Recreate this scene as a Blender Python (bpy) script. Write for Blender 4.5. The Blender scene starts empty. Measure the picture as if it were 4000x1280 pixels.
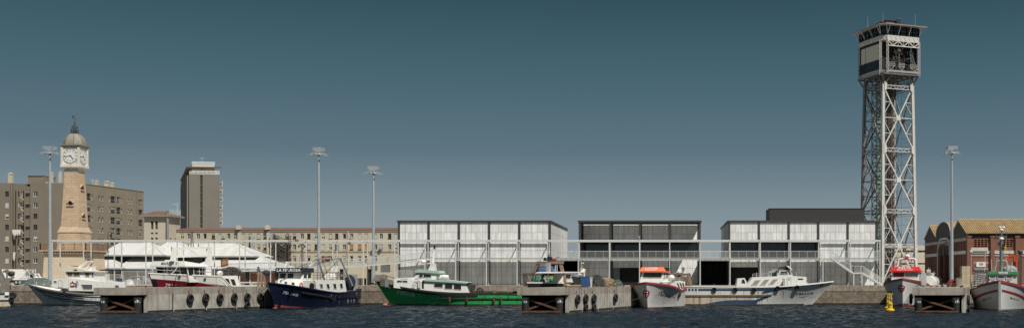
import bpy, bmesh, math, random
from mathutils import Vector, Matrix
from mathutils.bvhtree import BVHTree
random.seed(7)
SC = bpy.context.scene
COL = SC.collection
R = math.radians
# ---- camera model (a level shift-lens view): F in photo pixels, principal point, eye height above the water
F, CX, CY, H = 4500.0, 2620.0, 1090.0, 3.7
GZ = 2.8                                   # quay level above the water
def PX(px, Y): return (px - CX) * Y / F
def PZ(py, Y): return H - (py - CY) * Y / F
def V3(*a): return Vector(a)

# ------------------------------------------------------------------ materials
MATS = {}
def mat(name, rgb, rough=.6, metal=0., var=.12, scale=1.5, bump=0., streak=0., dirt=(.12, .09, .06), grime=0., spec=.4):
    if name in MATS: return MATS[name]
    m = bpy.data.materials.new(name); m.use_nodes = True
    nt = m.node_tree; N = nt.nodes; L = nt.links
    b = N['Principled BSDF']
    b.inputs['Roughness'].default_value = rough
    b.inputs['Metallic'].default_value = metal
    b.inputs['Specular IOR Level'].default_value = spec
    tc = N.new('ShaderNodeTexCoord')
    no = N.new('ShaderNodeTexNoise'); no.inputs['Scale'].default_value = scale
    no.inputs['Detail'].default_value = 5; no.inputs['Roughness'].default_value = .62
    L.new(tc.outputs['Object'], no.inputs['Vector'])
    mr = N.new('ShaderNodeMapRange'); mr.inputs[1].default_value = .3; mr.inputs[2].default_value = .7
    mr.inputs[3].default_value = 1 - var; mr.inputs[4].default_value = 1 + var
    L.new(no.outputs['Fac'], mr.inputs[0])
    sc = N.new('ShaderNodeVectorMath'); sc.operation = 'SCALE'
    sc.inputs[0].default_value = rgb
    L.new(mr.outputs[0], sc.inputs['Scale'])
    out = sc.outputs[0]
    def mixin(noise_scale, amount, lo, hi, seed):
        nonlocal out
        mp = N.new('ShaderNodeMapping'); mp.inputs['Scale'].default_value = noise_scale
        mp.inputs['Location'].default_value = (seed, seed * 1.7, seed * .3)
        L.new(tc.outputs['Object'], mp.inputs['Vector'])
        n2 = N.new('ShaderNodeTexNoise'); n2.inputs['Scale'].default_value = 1; n2.inputs['Detail'].default_value = 4
        L.new(mp.outputs[0], n2.inputs['Vector'])
        r2 = N.new('ShaderNodeMapRange'); r2.inputs[1].default_value = lo; r2.inputs[2].default_value = hi
        r2.inputs[3].default_value = 0; r2.inputs[4].default_value = amount
        L.new(n2.outputs['Fac'], r2.inputs[0])
        mx = N.new('ShaderNodeMix'); mx.data_type = 'RGBA'
        L.new(r2.outputs[0], mx.inputs[0]); L.new(out, mx.inputs[6]); mx.inputs[7].default_value = (*dirt, 1)
        out = mx.outputs[2]
    if streak: mixin((2.2, 2.2, .12), streak, .5, .72, 3.1)
    if grime: mixin((.6, .6, .6), grime, .5, .75, 9.4)
    L.new(out, b.inputs['Base Color'])
    if bump:
        bp = N.new('ShaderNodeBump'); bp.inputs['Strength'].default_value = bump; bp.inputs['Distance'].default_value = .05
        n3 = N.new('ShaderNodeTexNoise'); n3.inputs['Scale'].default_value = scale * 6; n3.inputs['Detail'].default_value = 4
        L.new(tc.outputs['Object'], n3.inputs['Vector'])
        L.new(n3.outputs['Fac'], bp.inputs['Height']); L.new(bp.outputs[0], b.inputs['Normal'])
    MATS[name] = m
    return m

def brickmat(name, c1, c2, mortar, bw, bh, ms=.012, axis='auto', rough=.85, grime=.25, dirt=(.1, .07, .05), streak=.0, bumpn=.2, off=.5):
    """Masonry whose courses follow the wall (box-projected from object coordinates)."""
    if name in MATS: return MATS[name]
    m = bpy.data.materials.new(name); m.use_nodes = True
    nt = m.node_tree; N = nt.nodes; L = nt.links
    b = N['Principled BSDF']; b.inputs['Roughness'].default_value = rough; b.inputs['Specular IOR Level'].default_value = .25
    tc = N.new('ShaderNodeTexCoord'); ge = N.new('ShaderNodeNewGeometry')
    sx = N.new('ShaderNodeSeparateXYZ'); L.new(tc.outputs['Object'], sx.inputs[0])
    sn = N.new('ShaderNodeSeparateXYZ'); L.new(ge.outputs['Normal'], sn.inputs[0])
    ab = N.new('ShaderNodeMath'); ab.operation = 'ABSOLUTE'; L.new(sn.outputs[0], ab.inputs[0])
    gt = N.new('ShaderNodeMath'); gt.operation = 'GREATER_THAN'; gt.inputs[1].default_value = .7; L.new(ab.outputs[0], gt.inputs[0])
    mf = N.new('ShaderNodeMix'); mf.data_type = 'FLOAT'
    L.new(gt.outputs[0], mf.inputs[0]); L.new(sx.outputs[0], mf.inputs[2]); L.new(sx.outputs[1], mf.inputs[3])
    cb = N.new('ShaderNodeCombineXYZ'); L.new(mf.outputs[0], cb.inputs[0]); L.new(sx.outputs[2], cb.inputs[1])
    bt = N.new('ShaderNodeTexBrick'); L.new(cb.outputs[0], bt.inputs['Vector'])
    bt.inputs['Color1'].default_value = (*c1, 1); bt.inputs['Color2'].default_value = (*c2, 1)
    bt.inputs['Mortar'].default_value = (*mortar, 1); bt.inputs['Scale'].default_value = 1
    bt.inputs['Mortar Size'].default_value = ms; bt.inputs['Brick Width'].default_value = bw; bt.inputs['Row Height'].default_value = bh
    bt.offset = off
    out = bt.outputs['Color']
    def mixin(scale, amt, lo, hi):
        nonlocal out
        mp = N.new('ShaderNodeMapping'); mp.inputs['Scale'].default_value = scale
        L.new(tc.outputs['Object'], mp.inputs['Vector'])
        n2 = N.new('ShaderNodeTexNoise'); n2.inputs['Scale'].default_value = 1; n2.inputs['Detail'].default_value = 5
        L.new(mp.outputs[0], n2.inputs['Vector'])
        r2 = N.new('ShaderNodeMapRange'); r2.inputs[1].default_value = lo; r2.inputs[2].default_value = hi; r2.inputs[4].default_value = amt
        L.new(n2.outputs['Fac'], r2.inputs[0])
        mx = N.new('ShaderNodeMix'); mx.data_type = 'RGBA'
        L.new(r2.outputs[0], mx.inputs[0]); L.new(out, mx.inputs[6]); mx.inputs[7].default_value = (*dirt, 1)
        out = mx.outputs[2]
    if grime: mixin((.5, .5, .5), grime, .45, .75)
    if streak: mixin((1.6, 1.6, .1), streak, .5, .75)
    L.new(out, b.inputs['Base Color'])
    bp = N.new('ShaderNodeBump'); bp.inputs['Strength'].default_value = bumpn; bp.inputs['Distance'].default_value = .03; bp.invert = True
    L.new(bt.outputs['Fac'], bp.inputs['Height']); L.new(bp.outputs[0], b.inputs['Normal'])
    MATS[name] = m
    return m

def wavemat(name, c1, c2, per=.15, axis=0, rough=.45, metal=.0, blotch=None, amt=.5, bstr=.6, bscale=(1.2, 1.2, .5), lo=.42, hi=.66, tone=.1):
    """Ribbed sheet: ridges along one axis, weathered tone sheet by sheet."""
    if name in MATS: return MATS[name]
    m = bpy.data.materials.new(name); m.use_nodes = True
    nt = m.node_tree; N = nt.nodes; L = nt.links
    b = N['Principled BSDF']; b.inputs['Roughness'].default_value = rough; b.inputs['Metallic'].default_value = metal
    b.inputs['Specular IOR Level'].default_value = .3
    tc = N.new('ShaderNodeTexCoord')
    sx = N.new('ShaderNodeSeparateXYZ'); L.new(tc.outputs['Object'], sx.inputs[0])
    mu = N.new('ShaderNodeMath'); mu.operation = 'MULTIPLY'; mu.inputs[1].default_value = 2 * math.pi / per; L.new(sx.outputs[axis], mu.inputs[0])
    si = N.new('ShaderNodeMath'); si.operation = 'SINE'; L.new(mu.outputs[0], si.inputs[0])
    # one random tone per sheet of ~1 m and one per ridge
    def rnd(width, seed):
        d = N.new('ShaderNodeMath'); d.operation = 'DIVIDE'; d.inputs[1].default_value = width; L.new(sx.outputs[axis], d.inputs[0])
        fl = N.new('ShaderNodeMath'); fl.operation = 'FLOOR'; L.new(d.outputs[0], fl.inputs[0])
        z = N.new('ShaderNodeMath'); z.operation = 'DIVIDE'; z.inputs[1].default_value = 1.7; L.new(sx.outputs[2], z.inputs[0])
        fz = N.new('ShaderNodeMath'); fz.operation = 'FLOOR'; L.new(z.outputs[0], fz.inputs[0])
        c = N.new('ShaderNodeCombineXYZ'); L.new(fl.outputs[0], c.inputs[0]); L.new(fz.outputs[0], c.inputs[1]); c.inputs[2].default_value = seed
        w = N.new('ShaderNodeTexWhiteNoise'); L.new(c.outputs[0], w.inputs['Vector'])
        return w.outputs['Value']
    a1, a2 = rnd(.98, 1.), rnd(per * 2, 2.)
    ad = N.new('ShaderNodeMath'); ad.operation = 'ADD'; L.new(a1, ad.inputs[0]); L.new(a2, ad.inputs[1])
    mr = N.new('ShaderNodeMapRange'); mr.inputs[1].default_value = 0; mr.inputs[2].default_value = 2
    mr.inputs[3].default_value = 1 - tone; mr.inputs[4].default_value = 1 + tone
    L.new(ad.outputs[0], mr.inputs[0])
    sc = N.new('ShaderNodeVectorMath'); sc.operation = 'SCALE'; sc.inputs[0].default_value = c1; L.new(mr.outputs[0], sc.inputs['Scale'])
    mp = N.new('ShaderNodeMapping'); mp.inputs['Scale'].default_value = bscale; L.new(tc.outputs['Object'], mp.inputs['Vector'])
    n2 = N.new('ShaderNodeTexNoise'); n2.inputs['Scale'].default_value = 1; n2.inputs['Detail'].default_value = 6; n2.inputs['Roughness'].default_value = .65
    L.new(mp.outputs[0], n2.inputs['Vector'])
    r2 = N.new('ShaderNodeMapRange'); r2.inputs[1].default_value = lo; r2.inputs[2].default_value = hi; r2.inputs[4].default_value = amt
    L.new(n2.outputs['Fac'], r2.inputs[0])
    mx = N.new('ShaderNodeMix'); mx.data_type = 'RGBA'
    L.new(r2.outputs[0], mx.inputs[0]); L.new(sc.outputs[0], mx.inputs[6]); mx.inputs[7].default_value = (*c2, 1)
    out = mx.outputs[2]
    if blotch:
        n3 = N.new('ShaderNodeTexNoise'); n3.inputs['Scale'].default_value = 2.3; n3.inputs['Detail'].default_value = 6
        L.new(tc.outputs['Object'], n3.inputs['Vector'])
        r3 = N.new('ShaderNodeMapRange'); r3.inputs[1].default_value = .5; r3.inputs[2].default_value = .68; r3.inputs[4].default_value = .9
        L.new(n3.outputs['Fac'], r3.inputs[0])
        m3 = N.new('ShaderNodeMix'); m3.data_type = 'RGBA'
        L.new(r3.outputs[0], m3.inputs[0]); L.new(out, m3.inputs[6]); m3.inputs[7].default_value = (*blotch, 1)
        out = m3.outputs[2]
    L.new(out, b.inputs['Base Color'])
    bp = N.new('ShaderNodeBump'); bp.inputs['Strength'].default_value = bstr; bp.inputs['Distance'].default_value = .02
    L.new(si.outputs[0], bp.inputs['Height']); L.new(bp.outputs[0], b.inputs['Normal'])
    MATS[name] = m
    return m

# ------------------------------------------------------------------ mesh builder
OFF = {}
class MB:
    def __init__(s): s.v = []; s.f = []; s.m = []; s.mi = 0
    def add(s, vs, fs):
        o = len(s.v); s.v += [tuple(p) for p in vs]
        for f in fs: s.f.append([o + i for i in f]); s.m.append(s.mi)
        return s
    def hexa(s, p): return s.add(p, [(0,3,2,1),(4,5,6,7),(0,1,5,4),(1,2,6,5),(2,3,7,6),(3,0,4,7)])
    def box(s, x0, x1, y0, y1, z0, z1):
        return s.hexa([(x0,y0,z0),(x1,y0,z0),(x1,y1,z0),(x0,y1,z0),(x0,y0,z1),(x1,y0,z1),(x1,y1,z1),(x0,y1,z1)])
    def bar(s, p, q, w, h=None, up=(0,0,1)):
        p, q = Vector(p), Vector(q); d = q - p
        if d.length < 1e-6: return s
        d.normalize(); u = Vector(up)
        if abs(d.dot(u)) > .98: u = Vector((0,1,0))
        a = d.cross(u).normalized() * w / 2; b = a.cross(d).normalized() * (h or w) / 2
        return s.hexa([p-a-b, p+a-b, p+a+b, p-a+b, q-a-b, q+a-b, q+a+b, q-a+b])
    def tube(s, p, q, r, r2=None, n=8):
        p, q = Vector(p), Vector(q); d = (q - p).normalized(); u = Vector((0,0,1)) if abs(d.z) < .9 else Vector((1,0,0))
        a = d.cross(u).normalized(); b = d.cross(a); r2 = r if r2 is None else r2
        vs = []
        for k in range(n):
            t = 2*math.pi*k/n; e = a*math.cos(t) + b*math.sin(t); vs += [p + e*r, q + e*r2]
        fs = [(2*k, 2*k+1, (2*k+3) % (2*n), (2*k+2) % (2*n)) for k in range(n)]
        fs += [[2*k for k in range(n)], [2*k+1 for k in range(n)]]
        return s.add(vs, fs)
    def path(s, pts, r, n=6):
        for a, b in zip(pts, pts[1:]): s.tube(a, b, r, n=n)
        return s
    def prism(s, poly, vec):
        vec = Vector(vec); n = len(poly); a = [Vector(p) for p in poly]; b = [p + vec for p in a]
        fs = [(i, (i+1) % n, n+(i+1) % n, n+i) for i in range(n)]
        return s.add(a + b, fs + [list(range(n)), list(range(n, 2*n))])
    def loft(s, A, B):
        n = len(A)
        return s.add(list(A) + list(B), [(i, (i+1) % n, n+(i+1) % n, n+i) for i in range(n)] + [list(range(n)), list(range(n, 2*n))])
    def quad(s, a, b, c, d): return s.add([a, b, c, d], [(0,1,2,3)])
    def lathe(s, prof, c, n=24, ph=0):
        c = Vector(c); vs = []; k = len(prof)
        for i in range(n):
            t = 2*math.pi*i/n + ph
            vs += [c + Vector((r*math.cos(t), r*math.sin(t), z)) for r, z in prof]
        fs = []
        for i in range(n):
            j = (i+1) % n
            fs += [(i*k+q, j*k+q, j*k+q+1, i*k+q+1) for q in range(k-1)]
        fs.append([i*k for i in range(n)]); fs.append([i*k+k-1 for i in range(n)])
        return s.add(vs, fs)
    def ball(s, c, rx, ry=None, rz=None, n=12, m=8):
        ry = rx if ry is None else ry; rz = rx if rz is None else rz; c = Vector(c); vs = []; fs = []
        for i in range(m+1):
            a = math.pi*i/m
            for j in range(n):
                t = 2*math.pi*j/n; vs.append(c + Vector((rx*math.sin(a)*math.cos(t), ry*math.sin(a)*math.sin(t), rz*math.cos(a))))
        for i in range(m):
            for j in range(n): fs.append((i*n+j, i*n+(j+1) % n, (i+1)*n+(j+1) % n, (i+1)*n+j))
        return s.add(vs, fs)
    def torus(s, c, ax, Rr, r, n=20, m=8, sq=1.0):
        c = Vector(c); ax = Vector(ax).normalized(); u = Vector((0,0,1)) if abs(ax.z) < .9 else Vector((1,0,0))
        a = ax.cross(u).normalized(); b = ax.cross(a); vs = []
        for i in range(n):
            t = 2*math.pi*i/n; e = a*math.cos(t) + b*math.sin(t)
            for j in range(m):
                w = 2*math.pi*j/m; vs.append(c + e*(Rr + r*math.cos(w)) + ax*(r*sq*math.sin(w)))
        return s.add(vs, [(i*m+j, ((i+1) % n)*m+j, ((i+1) % n)*m+(j+1) % m, i*m+(j+1) % m) for i in range(n) for j in range(m)])
    def each(s, name, m, parent=None, **k):
        """one object per connected piece"""
        n = len(s.v); p = list(range(n))
        def root(i):
            while p[i] != i: p[i] = p[p[i]]; i = p[i]
            return i
        for f in s.f:
            for a in f[1:]: p[root(a)] = root(f[0])
        g = {}
        for fi, f in enumerate(s.f): g.setdefault(root(f[0]), []).append(fi)
        for fs in g.values():
            q = MB(); mp = {}
            for fi in fs:
                for i in s.f[fi]:
                    if i not in mp: mp[i] = len(q.v); q.v.append(s.v[i])
                q.f.append([mp[i] for i in s.f[fi]]); q.m.append(0)
            q.build(name, m, parent, **k)
    def build(s, name, m, parent=None, loc=None, smooth=False, label=None, cat=None, group=None, kind=None, fix=True, rotz=0):
        off = Vector(OFF.get(parent.name, (0,0,0))) if parent else Vector(loc or (0,0,0))
        me = bpy.data.meshes.new(name)
        me.from_pydata([tuple(Vector(p) - off) for p in s.v], [], s.f)
        ms = m if isinstance(m, (list, tuple)) else [m]
        for q in ms: me.materials.append(q)
        if len(ms) > 1: me.polygons.foreach_set('material_index', s.m)
        if fix:
            bm = bmesh.new(); bm.from_mesh(me); bmesh.ops.recalc_face_normals(bm, faces=bm.faces); bm.to_mesh(me); bm.free()
        if smooth:
            me.shade_smooth(); me.set_sharp_from_angle(angle=R(38))
        me.update()
        o = bpy.data.objects.new(name, me); COL.objects.link(o)
        if parent: o.parent = parent; OFF[o.name] = off
        else:
            o.location = loc or (0,0,0); o.rotation_euler = (0,0,rotz); OFF[o.name] = Vector(loc or (0,0,0))
        props(o, label, cat, group, kind)
        return o
def props(o, label=None, cat=None, group=None, kind=None):
    if label: o['label'] = label
    if cat: o['category'] = cat
    if group: o['group'] = group
    if kind: o['kind'] = kind
def thing(name, label, cat, loc=(0,0,0), rotz=0, group=None, world=True):
    o = bpy.data.objects.new(name, None); COL.objects.link(o)
    o.empty_display_size = .5; o.location = loc; o.rotation_euler = (0,0,rotz)
    OFF[o.name] = Vector(loc) if world else Vector((0,0,0))
    props(o, label, cat, group)
    return o
def copy_thing(o, loc, rotz=None, label=None, parent=None):
    c = o.copy(); COL.objects.link(c)
    if parent is None:
        c.location = loc
        if rotz is not None: c.rotation_euler = (0,0,rotz)
        if label: c['label'] = label
    else: c.parent = parent
    for ch in [q for q in COL.objects if q.parent == o]: copy_thing(ch, None, parent=c)
    return c

# a wall with real openings; u runs along U, v up, depth d goes into the building
def holed(mb, o, U, w, h, holes, N, depth=.25, v0=0):
    o = Vector(o); U = Vector(U).normalized(); N = Vector(N).normalized(); Z = Vector((0,0,1))
    P = lambda u, v, d=0: o + U*u + Z*v - N*d
    us = sorted({0, w} | {round(q, 4) for a in holes for q in (a[0], a[1]) if 0 < q < w})
    vs = sorted({v0, h} | {round(q, 4) for a in holes for q in (a[2], a[3]) if v0 < q < h})
    for i in range(len(us)-1):
        run = None
        for j in range(len(vs)-1):
            cu, cv = (us[i]+us[i+1])/2, (vs[j]+vs[j+1])/2
            if any(a[0] < cu < a[1] and a[2] < cv < a[3] for a in holes): continue
            mb.quad(P(us[i],vs[j]), P(us[i+1],vs[j]), P(us[i+1],vs[j+1]), P(us[i],vs[j+1]))
    for a in holes:
        u0,u1,q0,q1 = a[:4]
        mb.quad(P(u0,q0),P(u0,q0,depth),P(u0,q1,depth),P(u0,q1)); mb.quad(P(u1,q0),P(u1,q0,depth),P(u1,q1,depth),P(u1,q1))
        mb.quad(P(u0,q0),P(u1,q0),P(u1,q0,depth),P(u0,q0,depth)); mb.quad(P(u0,q1),P(u1,q1),P(u1,q1,depth),P(u0,q1,depth))
    return P
def window(P, a, parent, fm, gm, depth=.18, fw=.06, mull=1, blind=0., bm=None, sill=None, name='window'):
    u0,u1,v0,v1 = a[:4]
    m = MB()
    def slab(x0,x1,y0,y1,d0,d1):
        m.hexa([P(x0,y0,d0),P(x1,y0,d0),P(x1,y1,d0),P(x0,y1,d0),P(x0,y0,d1),P(x1,y0,d1),P(x1,y1,d1),P(x0,y1,d1)])
    d0, d1 = depth-.06, depth
    slab(u0,u0+fw,v0,v1,d0,d1); slab(u1-fw,u1,v0,v1,d0,d1); slab(u0+fw,u1-fw,v0,v0+fw,d0,d1); slab(u0+fw,u1-fw,v1-fw,v1,d0,d1)
    for k in range(mull):
        c = u0 + (u1-u0)*(k+1)/(mull+1); slab(c-fw/2,c+fw/2,v0+fw,v1-fw,d0+.004,d1)
    if sill:
        slab(u0-.08,u1+.08,v0-.09,v0-.003,-.09,.05)
    w = m.build(name, fm, parent)
    g = MB(); g.hexa([P(u0+.01,v0+.01,d1+.005),P(u1-.01,v0+.01,d1+.005),P(u1-.01,v1-.01,d1+.005),P(u0+.01,v1-.01,d1+.005),
        P(u0+.01,v0+.01,d1+.03),P(u1-.01,v0+.01,d1+.03),P(u1-.01,v1-.01,d1+.03),P(u0+.01,v1-.01,d1+.03)])
    g.build('pane', gm, w)
    if blind > 0:
        q = MB(); vb = v1 - (v1-v0)*blind
        q.hexa([P(u0+fw,vb,d0-.05),P(u1-fw,vb,d0-.05),P(u1-fw,v1-.01,d0-.05),P(u0+fw,v1-.01,d0-.05),P(u0+fw,vb,d0-.01),P(u1-fw,vb,d0-.01),P(u1-fw,v1-.01,d0-.01),P(u0+fw,v1-.01,d0-.01)])
        q.build('blind', bm or fm, w)
    return w
def textmesh(txt, bold=True, shear=0., spacing=1.0):
    """Flat letters as (verts2d, faces), normalised so the height of a capital is 1."""
    cu = bpy.data.curves.new('txt', 'FONT'); cu.body = txt; cu.size = 1.4; cu.resolution_u = 2
    cu.offset = .018 if bold else 0; cu.shear = shear; cu.space_character = spacing
    ob = bpy.data.objects.new('txt', cu); COL.objects.link(ob)
    dg = bpy.context.evaluated_depsgraph_get(); me = bpy.data.meshes.new_from_object(ob.evaluated_get(dg))
    vs = [(v.co.x, v.co.y) for v in me.vertices]; fs = [list(p.vertices) for p in me.polygons]
    bpy.data.objects.remove(ob); bpy.data.curves.remove(cu); bpy.data.meshes.remove(me)
    x0 = min(v[0] for v in vs); x1 = max(v[0] for v in vs); y0 = min(v[1] for v in vs); y1 = max(v[1] for v in vs)
    return [((x-x0)/(x1-x0), (y-y0)/(y1-y0)) for x, y in vs], fs, (x1-x0)/(y1-y0)
def flat_text(txt, P00, P10, P01, m, parent, name='lettering', out=.01, **k):
    """Letters on a flat face: P00 lower left, P10 lower right, P01 upper left."""
    vs, fs, _ = textmesh(txt, **k); a = Vector(P00); U = Vector(P10)-a; W = Vector(P01)-a; n = U.cross(W).normalized()*out
    mb = MB(); mb.add([a + U*x + W*y + n for x, y in vs], fs)
    return mb.build(name, m, parent, fix=False)
WHITE = mat('white_paint', (.74,.73,.70), .35, var=.05, streak=.12, dirt=(.42,.36,.28))
WHITE2 = mat('worn_white_paint', (.62,.61,.58), .45, var=.1, streak=.35, dirt=(.30,.24,.17), grime=.25)
CREAMP = mat('cream_paint', (.68,.64,.56), .4, var=.06, streak=.2, dirt=(.35,.28,.2))
STEELW = mat('pale_steel', (.50,.51,.50), .45, var=.06)
GALV = mat('galvanised_steel', (.42,.45,.47), .42, metal=.35, var=.1, scale=3)
DARKST = mat('dark_steel', (.028,.028,.03), .5, var=.2)
FASCIA = mat('anthracite_fascia', (.045,.045,.047), .5, var=.15)
BLACK = mat('black_shade', (.006,.006,.007), .8, var=.2)  # near-black stands in for the shade inside slots, doorways and openings
RUBBER = mat('black_rubber', (.012,.012,.013), .75, var=.3, scale=4)
RUST = mat('rusty_steel', (.10,.048,.028), .8, var=.35, scale=4, grime=.5, dirt=(.04,.025,.02))
IRON = mat('weathered_iron', (.13,.105,.085), .75, var=.3, scale=3, grime=.4, dirt=(.05,.03,.02))
WOOD = mat('weathered_wood', (.23,.17,.115), .8, var=.25, scale=4)
GLASS = mat('dark_glass', (.012,.014,.016), .06, var=.2, spec=.6)
GLASSB = mat('boat_window_glass', (.02,.022,.024), .08, var=.3, spec=.6)
GLASSL = mat('hazy_glass', (.16,.16,.15), .15, var=.2)
NAVY = mat('navy_paint', (.008,.012,.034), .32, var=.15, streak=.1, dirt=(.06,.06,.07))
NAVYL = mat('navy_roof_paint', (.02,.028,.045), .5, var=.1)
GREEN = mat('green_hull_paint', (.034,.36,.10), .42, var=.14, scale=.8, streak=.4, dirt=(.02,.10,.04), grime=.2)
GREENL = mat('pale_green_paint', (.36,.48,.41), .5, var=.1, grime=.2, dirt=(.2,.25,.2))
GREENR = mat('green_fascia_paint', (.05,.30,.10), .5, var=.1)
CRIMSON = mat('crimson_hull_paint', (.17,.010,.022), .3, var=.1)
REDRAIL = mat('dark_red_rail_paint', (.24,.03,.035), .5, var=.2, scale=4)
REDBOOT = mat('red_antifouling', (.24,.06,.05), .7, var=.2, grime=.3, dirt=(.1,.05,.04))
REDROOF = mat('red_roof_paint', (.62,.035,.035), .45, var=.08)
ORANGE = mat('orange_roof_paint', (.80,.20,.085), .5, var=.06)
ORANGEC = mat('orange_crane_paint', (.60,.09,.03), .5, var=.15)
BLUE = mat('blue_paint', (.03,.062,.125), .45, var=.2, streak=.35, dirt=(.1,.1,.1))
BLUET = mat('blue_tarpaulin', (.025,.07,.19), .6, var=.3, scale=3, bump=.4)
YELLOW = mat('yellow_buoy_paint', (.62,.39,.012), .45, var=.08)
INK = mat('black_lettering', (.015,.015,.015), .5, var=.05)
INKW = mat('white_lettering', (.72,.72,.70), .5, var=.05)
INKG = mat('pale_lettering', (.66,.68,.70), .5, var=.1)
RED = mat('red_emblem_paint', (.30,.012,.03), .5, var=.1)
CONC = mat('pier_concrete', (.285,.257,.222), .85, var=.22, scale=1.0, streak=.85, dirt=(.15,.105,.07), grime=.5, bump=.25)
CONCP = mat('sunlit_pier_concrete', (.37,.35,.315), .85, var=.22, scale=1.0, streak=.9, dirt=(.17,.13,.095), grime=.45, bump=.25)  # paler than CONC: sun-side brightness put into the colour
CONCD = mat('shaded_pile_concrete', (.018,.018,.018), .7, var=.4, scale=2, grime=.5, dirt=(.02,.02,.02))  # near-black: the shade under the pier deck is in the colour
LIME = mat('white_flaking', (.5,.5,.48), .8, var=.35, scale=6)
ASPH = mat('quay_paving', (.37,.345,.31), .9, var=.18, scale=.3, grime=.3, dirt=(.1,.09,.08))
STONEQ = mat('quay_stone', (.20,.165,.125), .9, var=.5, scale=2.2, streak=.4, grime=.6, dirt=(.07,.055,.04), bump=.9)
TOWERST = brickmat('tower_ashlar', (.54,.42,.30), (.43,.325,.225), (.26,.175,.11), .95, .42, .014, grime=.35, dirt=(.42,.27,.15), streak=.35)
TOWERP = brickmat('podium_ashlar', (.60,.50,.37), (.54,.44,.32), (.38,.28,.19), 1.15, .42, .012, grime=.12, dirt=(.45,.32,.2), streak=.15)
TRIMST = mat('tower_trim_stone', (.48,.37,.26), .8, var=.15, scale=2, streak=.3, dirt=(.36,.22,.12), bump=.15)
CLOCKW = mat('clock_chamber_stone', (.62,.59,.53), .7, var=.12, streak=.35, dirt=(.36,.29,.2))
DOME = mat('dome_scales', (.25,.235,.19), .7, var=.25, scale=5, grime=.4, dirt=(.14,.12,.09), bump=.6)
BRONZE = mat('dark_ironwork', (.055,.055,.055), .5, var=.3)
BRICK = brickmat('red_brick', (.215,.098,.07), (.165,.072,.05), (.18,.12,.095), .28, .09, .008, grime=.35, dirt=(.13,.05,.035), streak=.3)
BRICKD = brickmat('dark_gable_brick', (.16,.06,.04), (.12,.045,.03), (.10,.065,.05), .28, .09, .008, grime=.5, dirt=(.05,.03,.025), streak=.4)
BRICKM = brickmat('market_brick', (.36,.15,.09), (.27,.11,.07), (.24,.18,.14), .28, .09, .008, grime=.3, dirt=(.15,.08,.06))
TILE = wavemat('red_roof_tile', (.19,.085,.058), (.13,.072,.055), .3, 0, rough=.85)
LICHEN = wavemat('lichen_tile', (.37,.235,.085), (.22,.195,.155), .62, 0, rough=.9, amt=.9, bstr=.3, lo=.4, hi=.62, bscale=(1.3,1.3,1.3), blotch=(.26,.15,.07), tone=.25)
PANEL = wavemat('zinc_cladding', (.70,.70,.69), (.50,.50,.48), .15, 0, rough=.55, amt=.75, bstr=.35, bscale=(2.6,2.6,.35), tone=.17)
PANELY = wavemat('zinc_cladding_side', (.72,.72,.70), (.50,.50,.47), .15, 1, rough=.55, amt=.6, bstr=.3, bscale=(1.5,1.5,.4))
SEAM = mat('panel_seam', (.10,.105,.11), .6)
ROOFW = wavemat('white_sheet_roof', (.55,.547,.535), (.45,.445,.43), .5, 0, rough=.5, amt=.5, bstr=.5)
BEIGE = mat('beige_render', (.43,.385,.30), .9, var=.1, scale=.35, streak=.15, dirt=(.22,.18,.13))
BEIGE2 = mat('pale_beige_render', (.46,.42,.335), .9, var=.08, scale=.35, streak=.1, dirt=(.3,.25,.18))
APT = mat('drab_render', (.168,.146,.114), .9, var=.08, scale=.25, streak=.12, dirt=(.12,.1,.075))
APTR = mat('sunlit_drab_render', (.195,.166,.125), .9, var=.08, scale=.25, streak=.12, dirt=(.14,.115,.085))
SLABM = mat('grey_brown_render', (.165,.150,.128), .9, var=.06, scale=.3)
TRIMG = mat('grey_trim', (.22,.21,.19), .8, var=.1)
FRAMEW = mat('white_window_frame', (.55,.54,.51), .5, var=.1)
FRAMED = mat('brown_window_frame', (.10,.085,.07), .6, var=.2)
BLINDM = mat('roller_blind', (.42,.40,.36), .7, var=.1)
BLINDO = mat('ochre_blind', (.33,.19,.07), .7, var=.1)
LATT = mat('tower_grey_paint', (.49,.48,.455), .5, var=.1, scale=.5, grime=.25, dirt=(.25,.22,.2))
LATTD = mat('tower_shaded_paint', (.15,.148,.142), .6, var=.2, scale=.5, grime=.4, dirt=(.08,.07,.06))  # darker copy of LATT: shade on side and rear faces painted in
SHAFT = mat('rusty_lift_shaft', (.085,.06,.045), .8, var=.4, scale=1.2, grime=.4, dirt=(.03,.025,.02))
GREENG = mat('green_glass_stair', (.13,.22,.18), .3, var=.3, scale=.6)
CABW = mat('cabin_cream_panel', (.46,.45,.38), .6, var=.04)
CABR = mat('cabin_red_roof', (.20,.06,.045), .8, var=.15)
NETG = mat('green_netting', (.075,.13,.11), .9, var=.5, scale=6, bump=.8)
NETD = mat('dark_netting', (.05,.055,.05), .95, var=.6, scale=6, bump=.8)
NETT = mat('tan_netting', (.24,.165,.105), .95, var=.5, scale=6, bump=.8)
NETR = mat('red_netting', (.35,.04,.05), .9, var=.5, scale=6, bump=.8)
ROPEM = mat('pale_rope', (.42,.42,.37), .9, var=.2)
ROPEG = mat('green_rope', (.22,.36,.29), .9, var=.2)
CRATEM = brickmat('crate_boards', (.60,.52,.38), (.52,.44,.31), (.22,.18,.12), .6, .13, .018, grime=.15, dirt=(.35,.27,.18), off=0)
FLAGR = mat('flag_red', (.17,.06,.045), .8); FLAGY = mat('flag_yellow', (.28,.19,.07), .8)
SIGNW = mat('white_sign_board', (.66,.66,.64), .5, var=.05)
CABLE = mat('dark_cable', (.03,.03,.03), .6)
VENTM = mat('dark_vent', (.05,.03,.022), .9, var=.3)
HULLRUST = mat('rust_stained_white', (.50,.44,.35), .55, var=.15, streak=.85, dirt=(.26,.13,.06), grime=.45)
TAN = mat('hazy_beige_panel', (.28,.265,.225), .3, var=.12)
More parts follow.
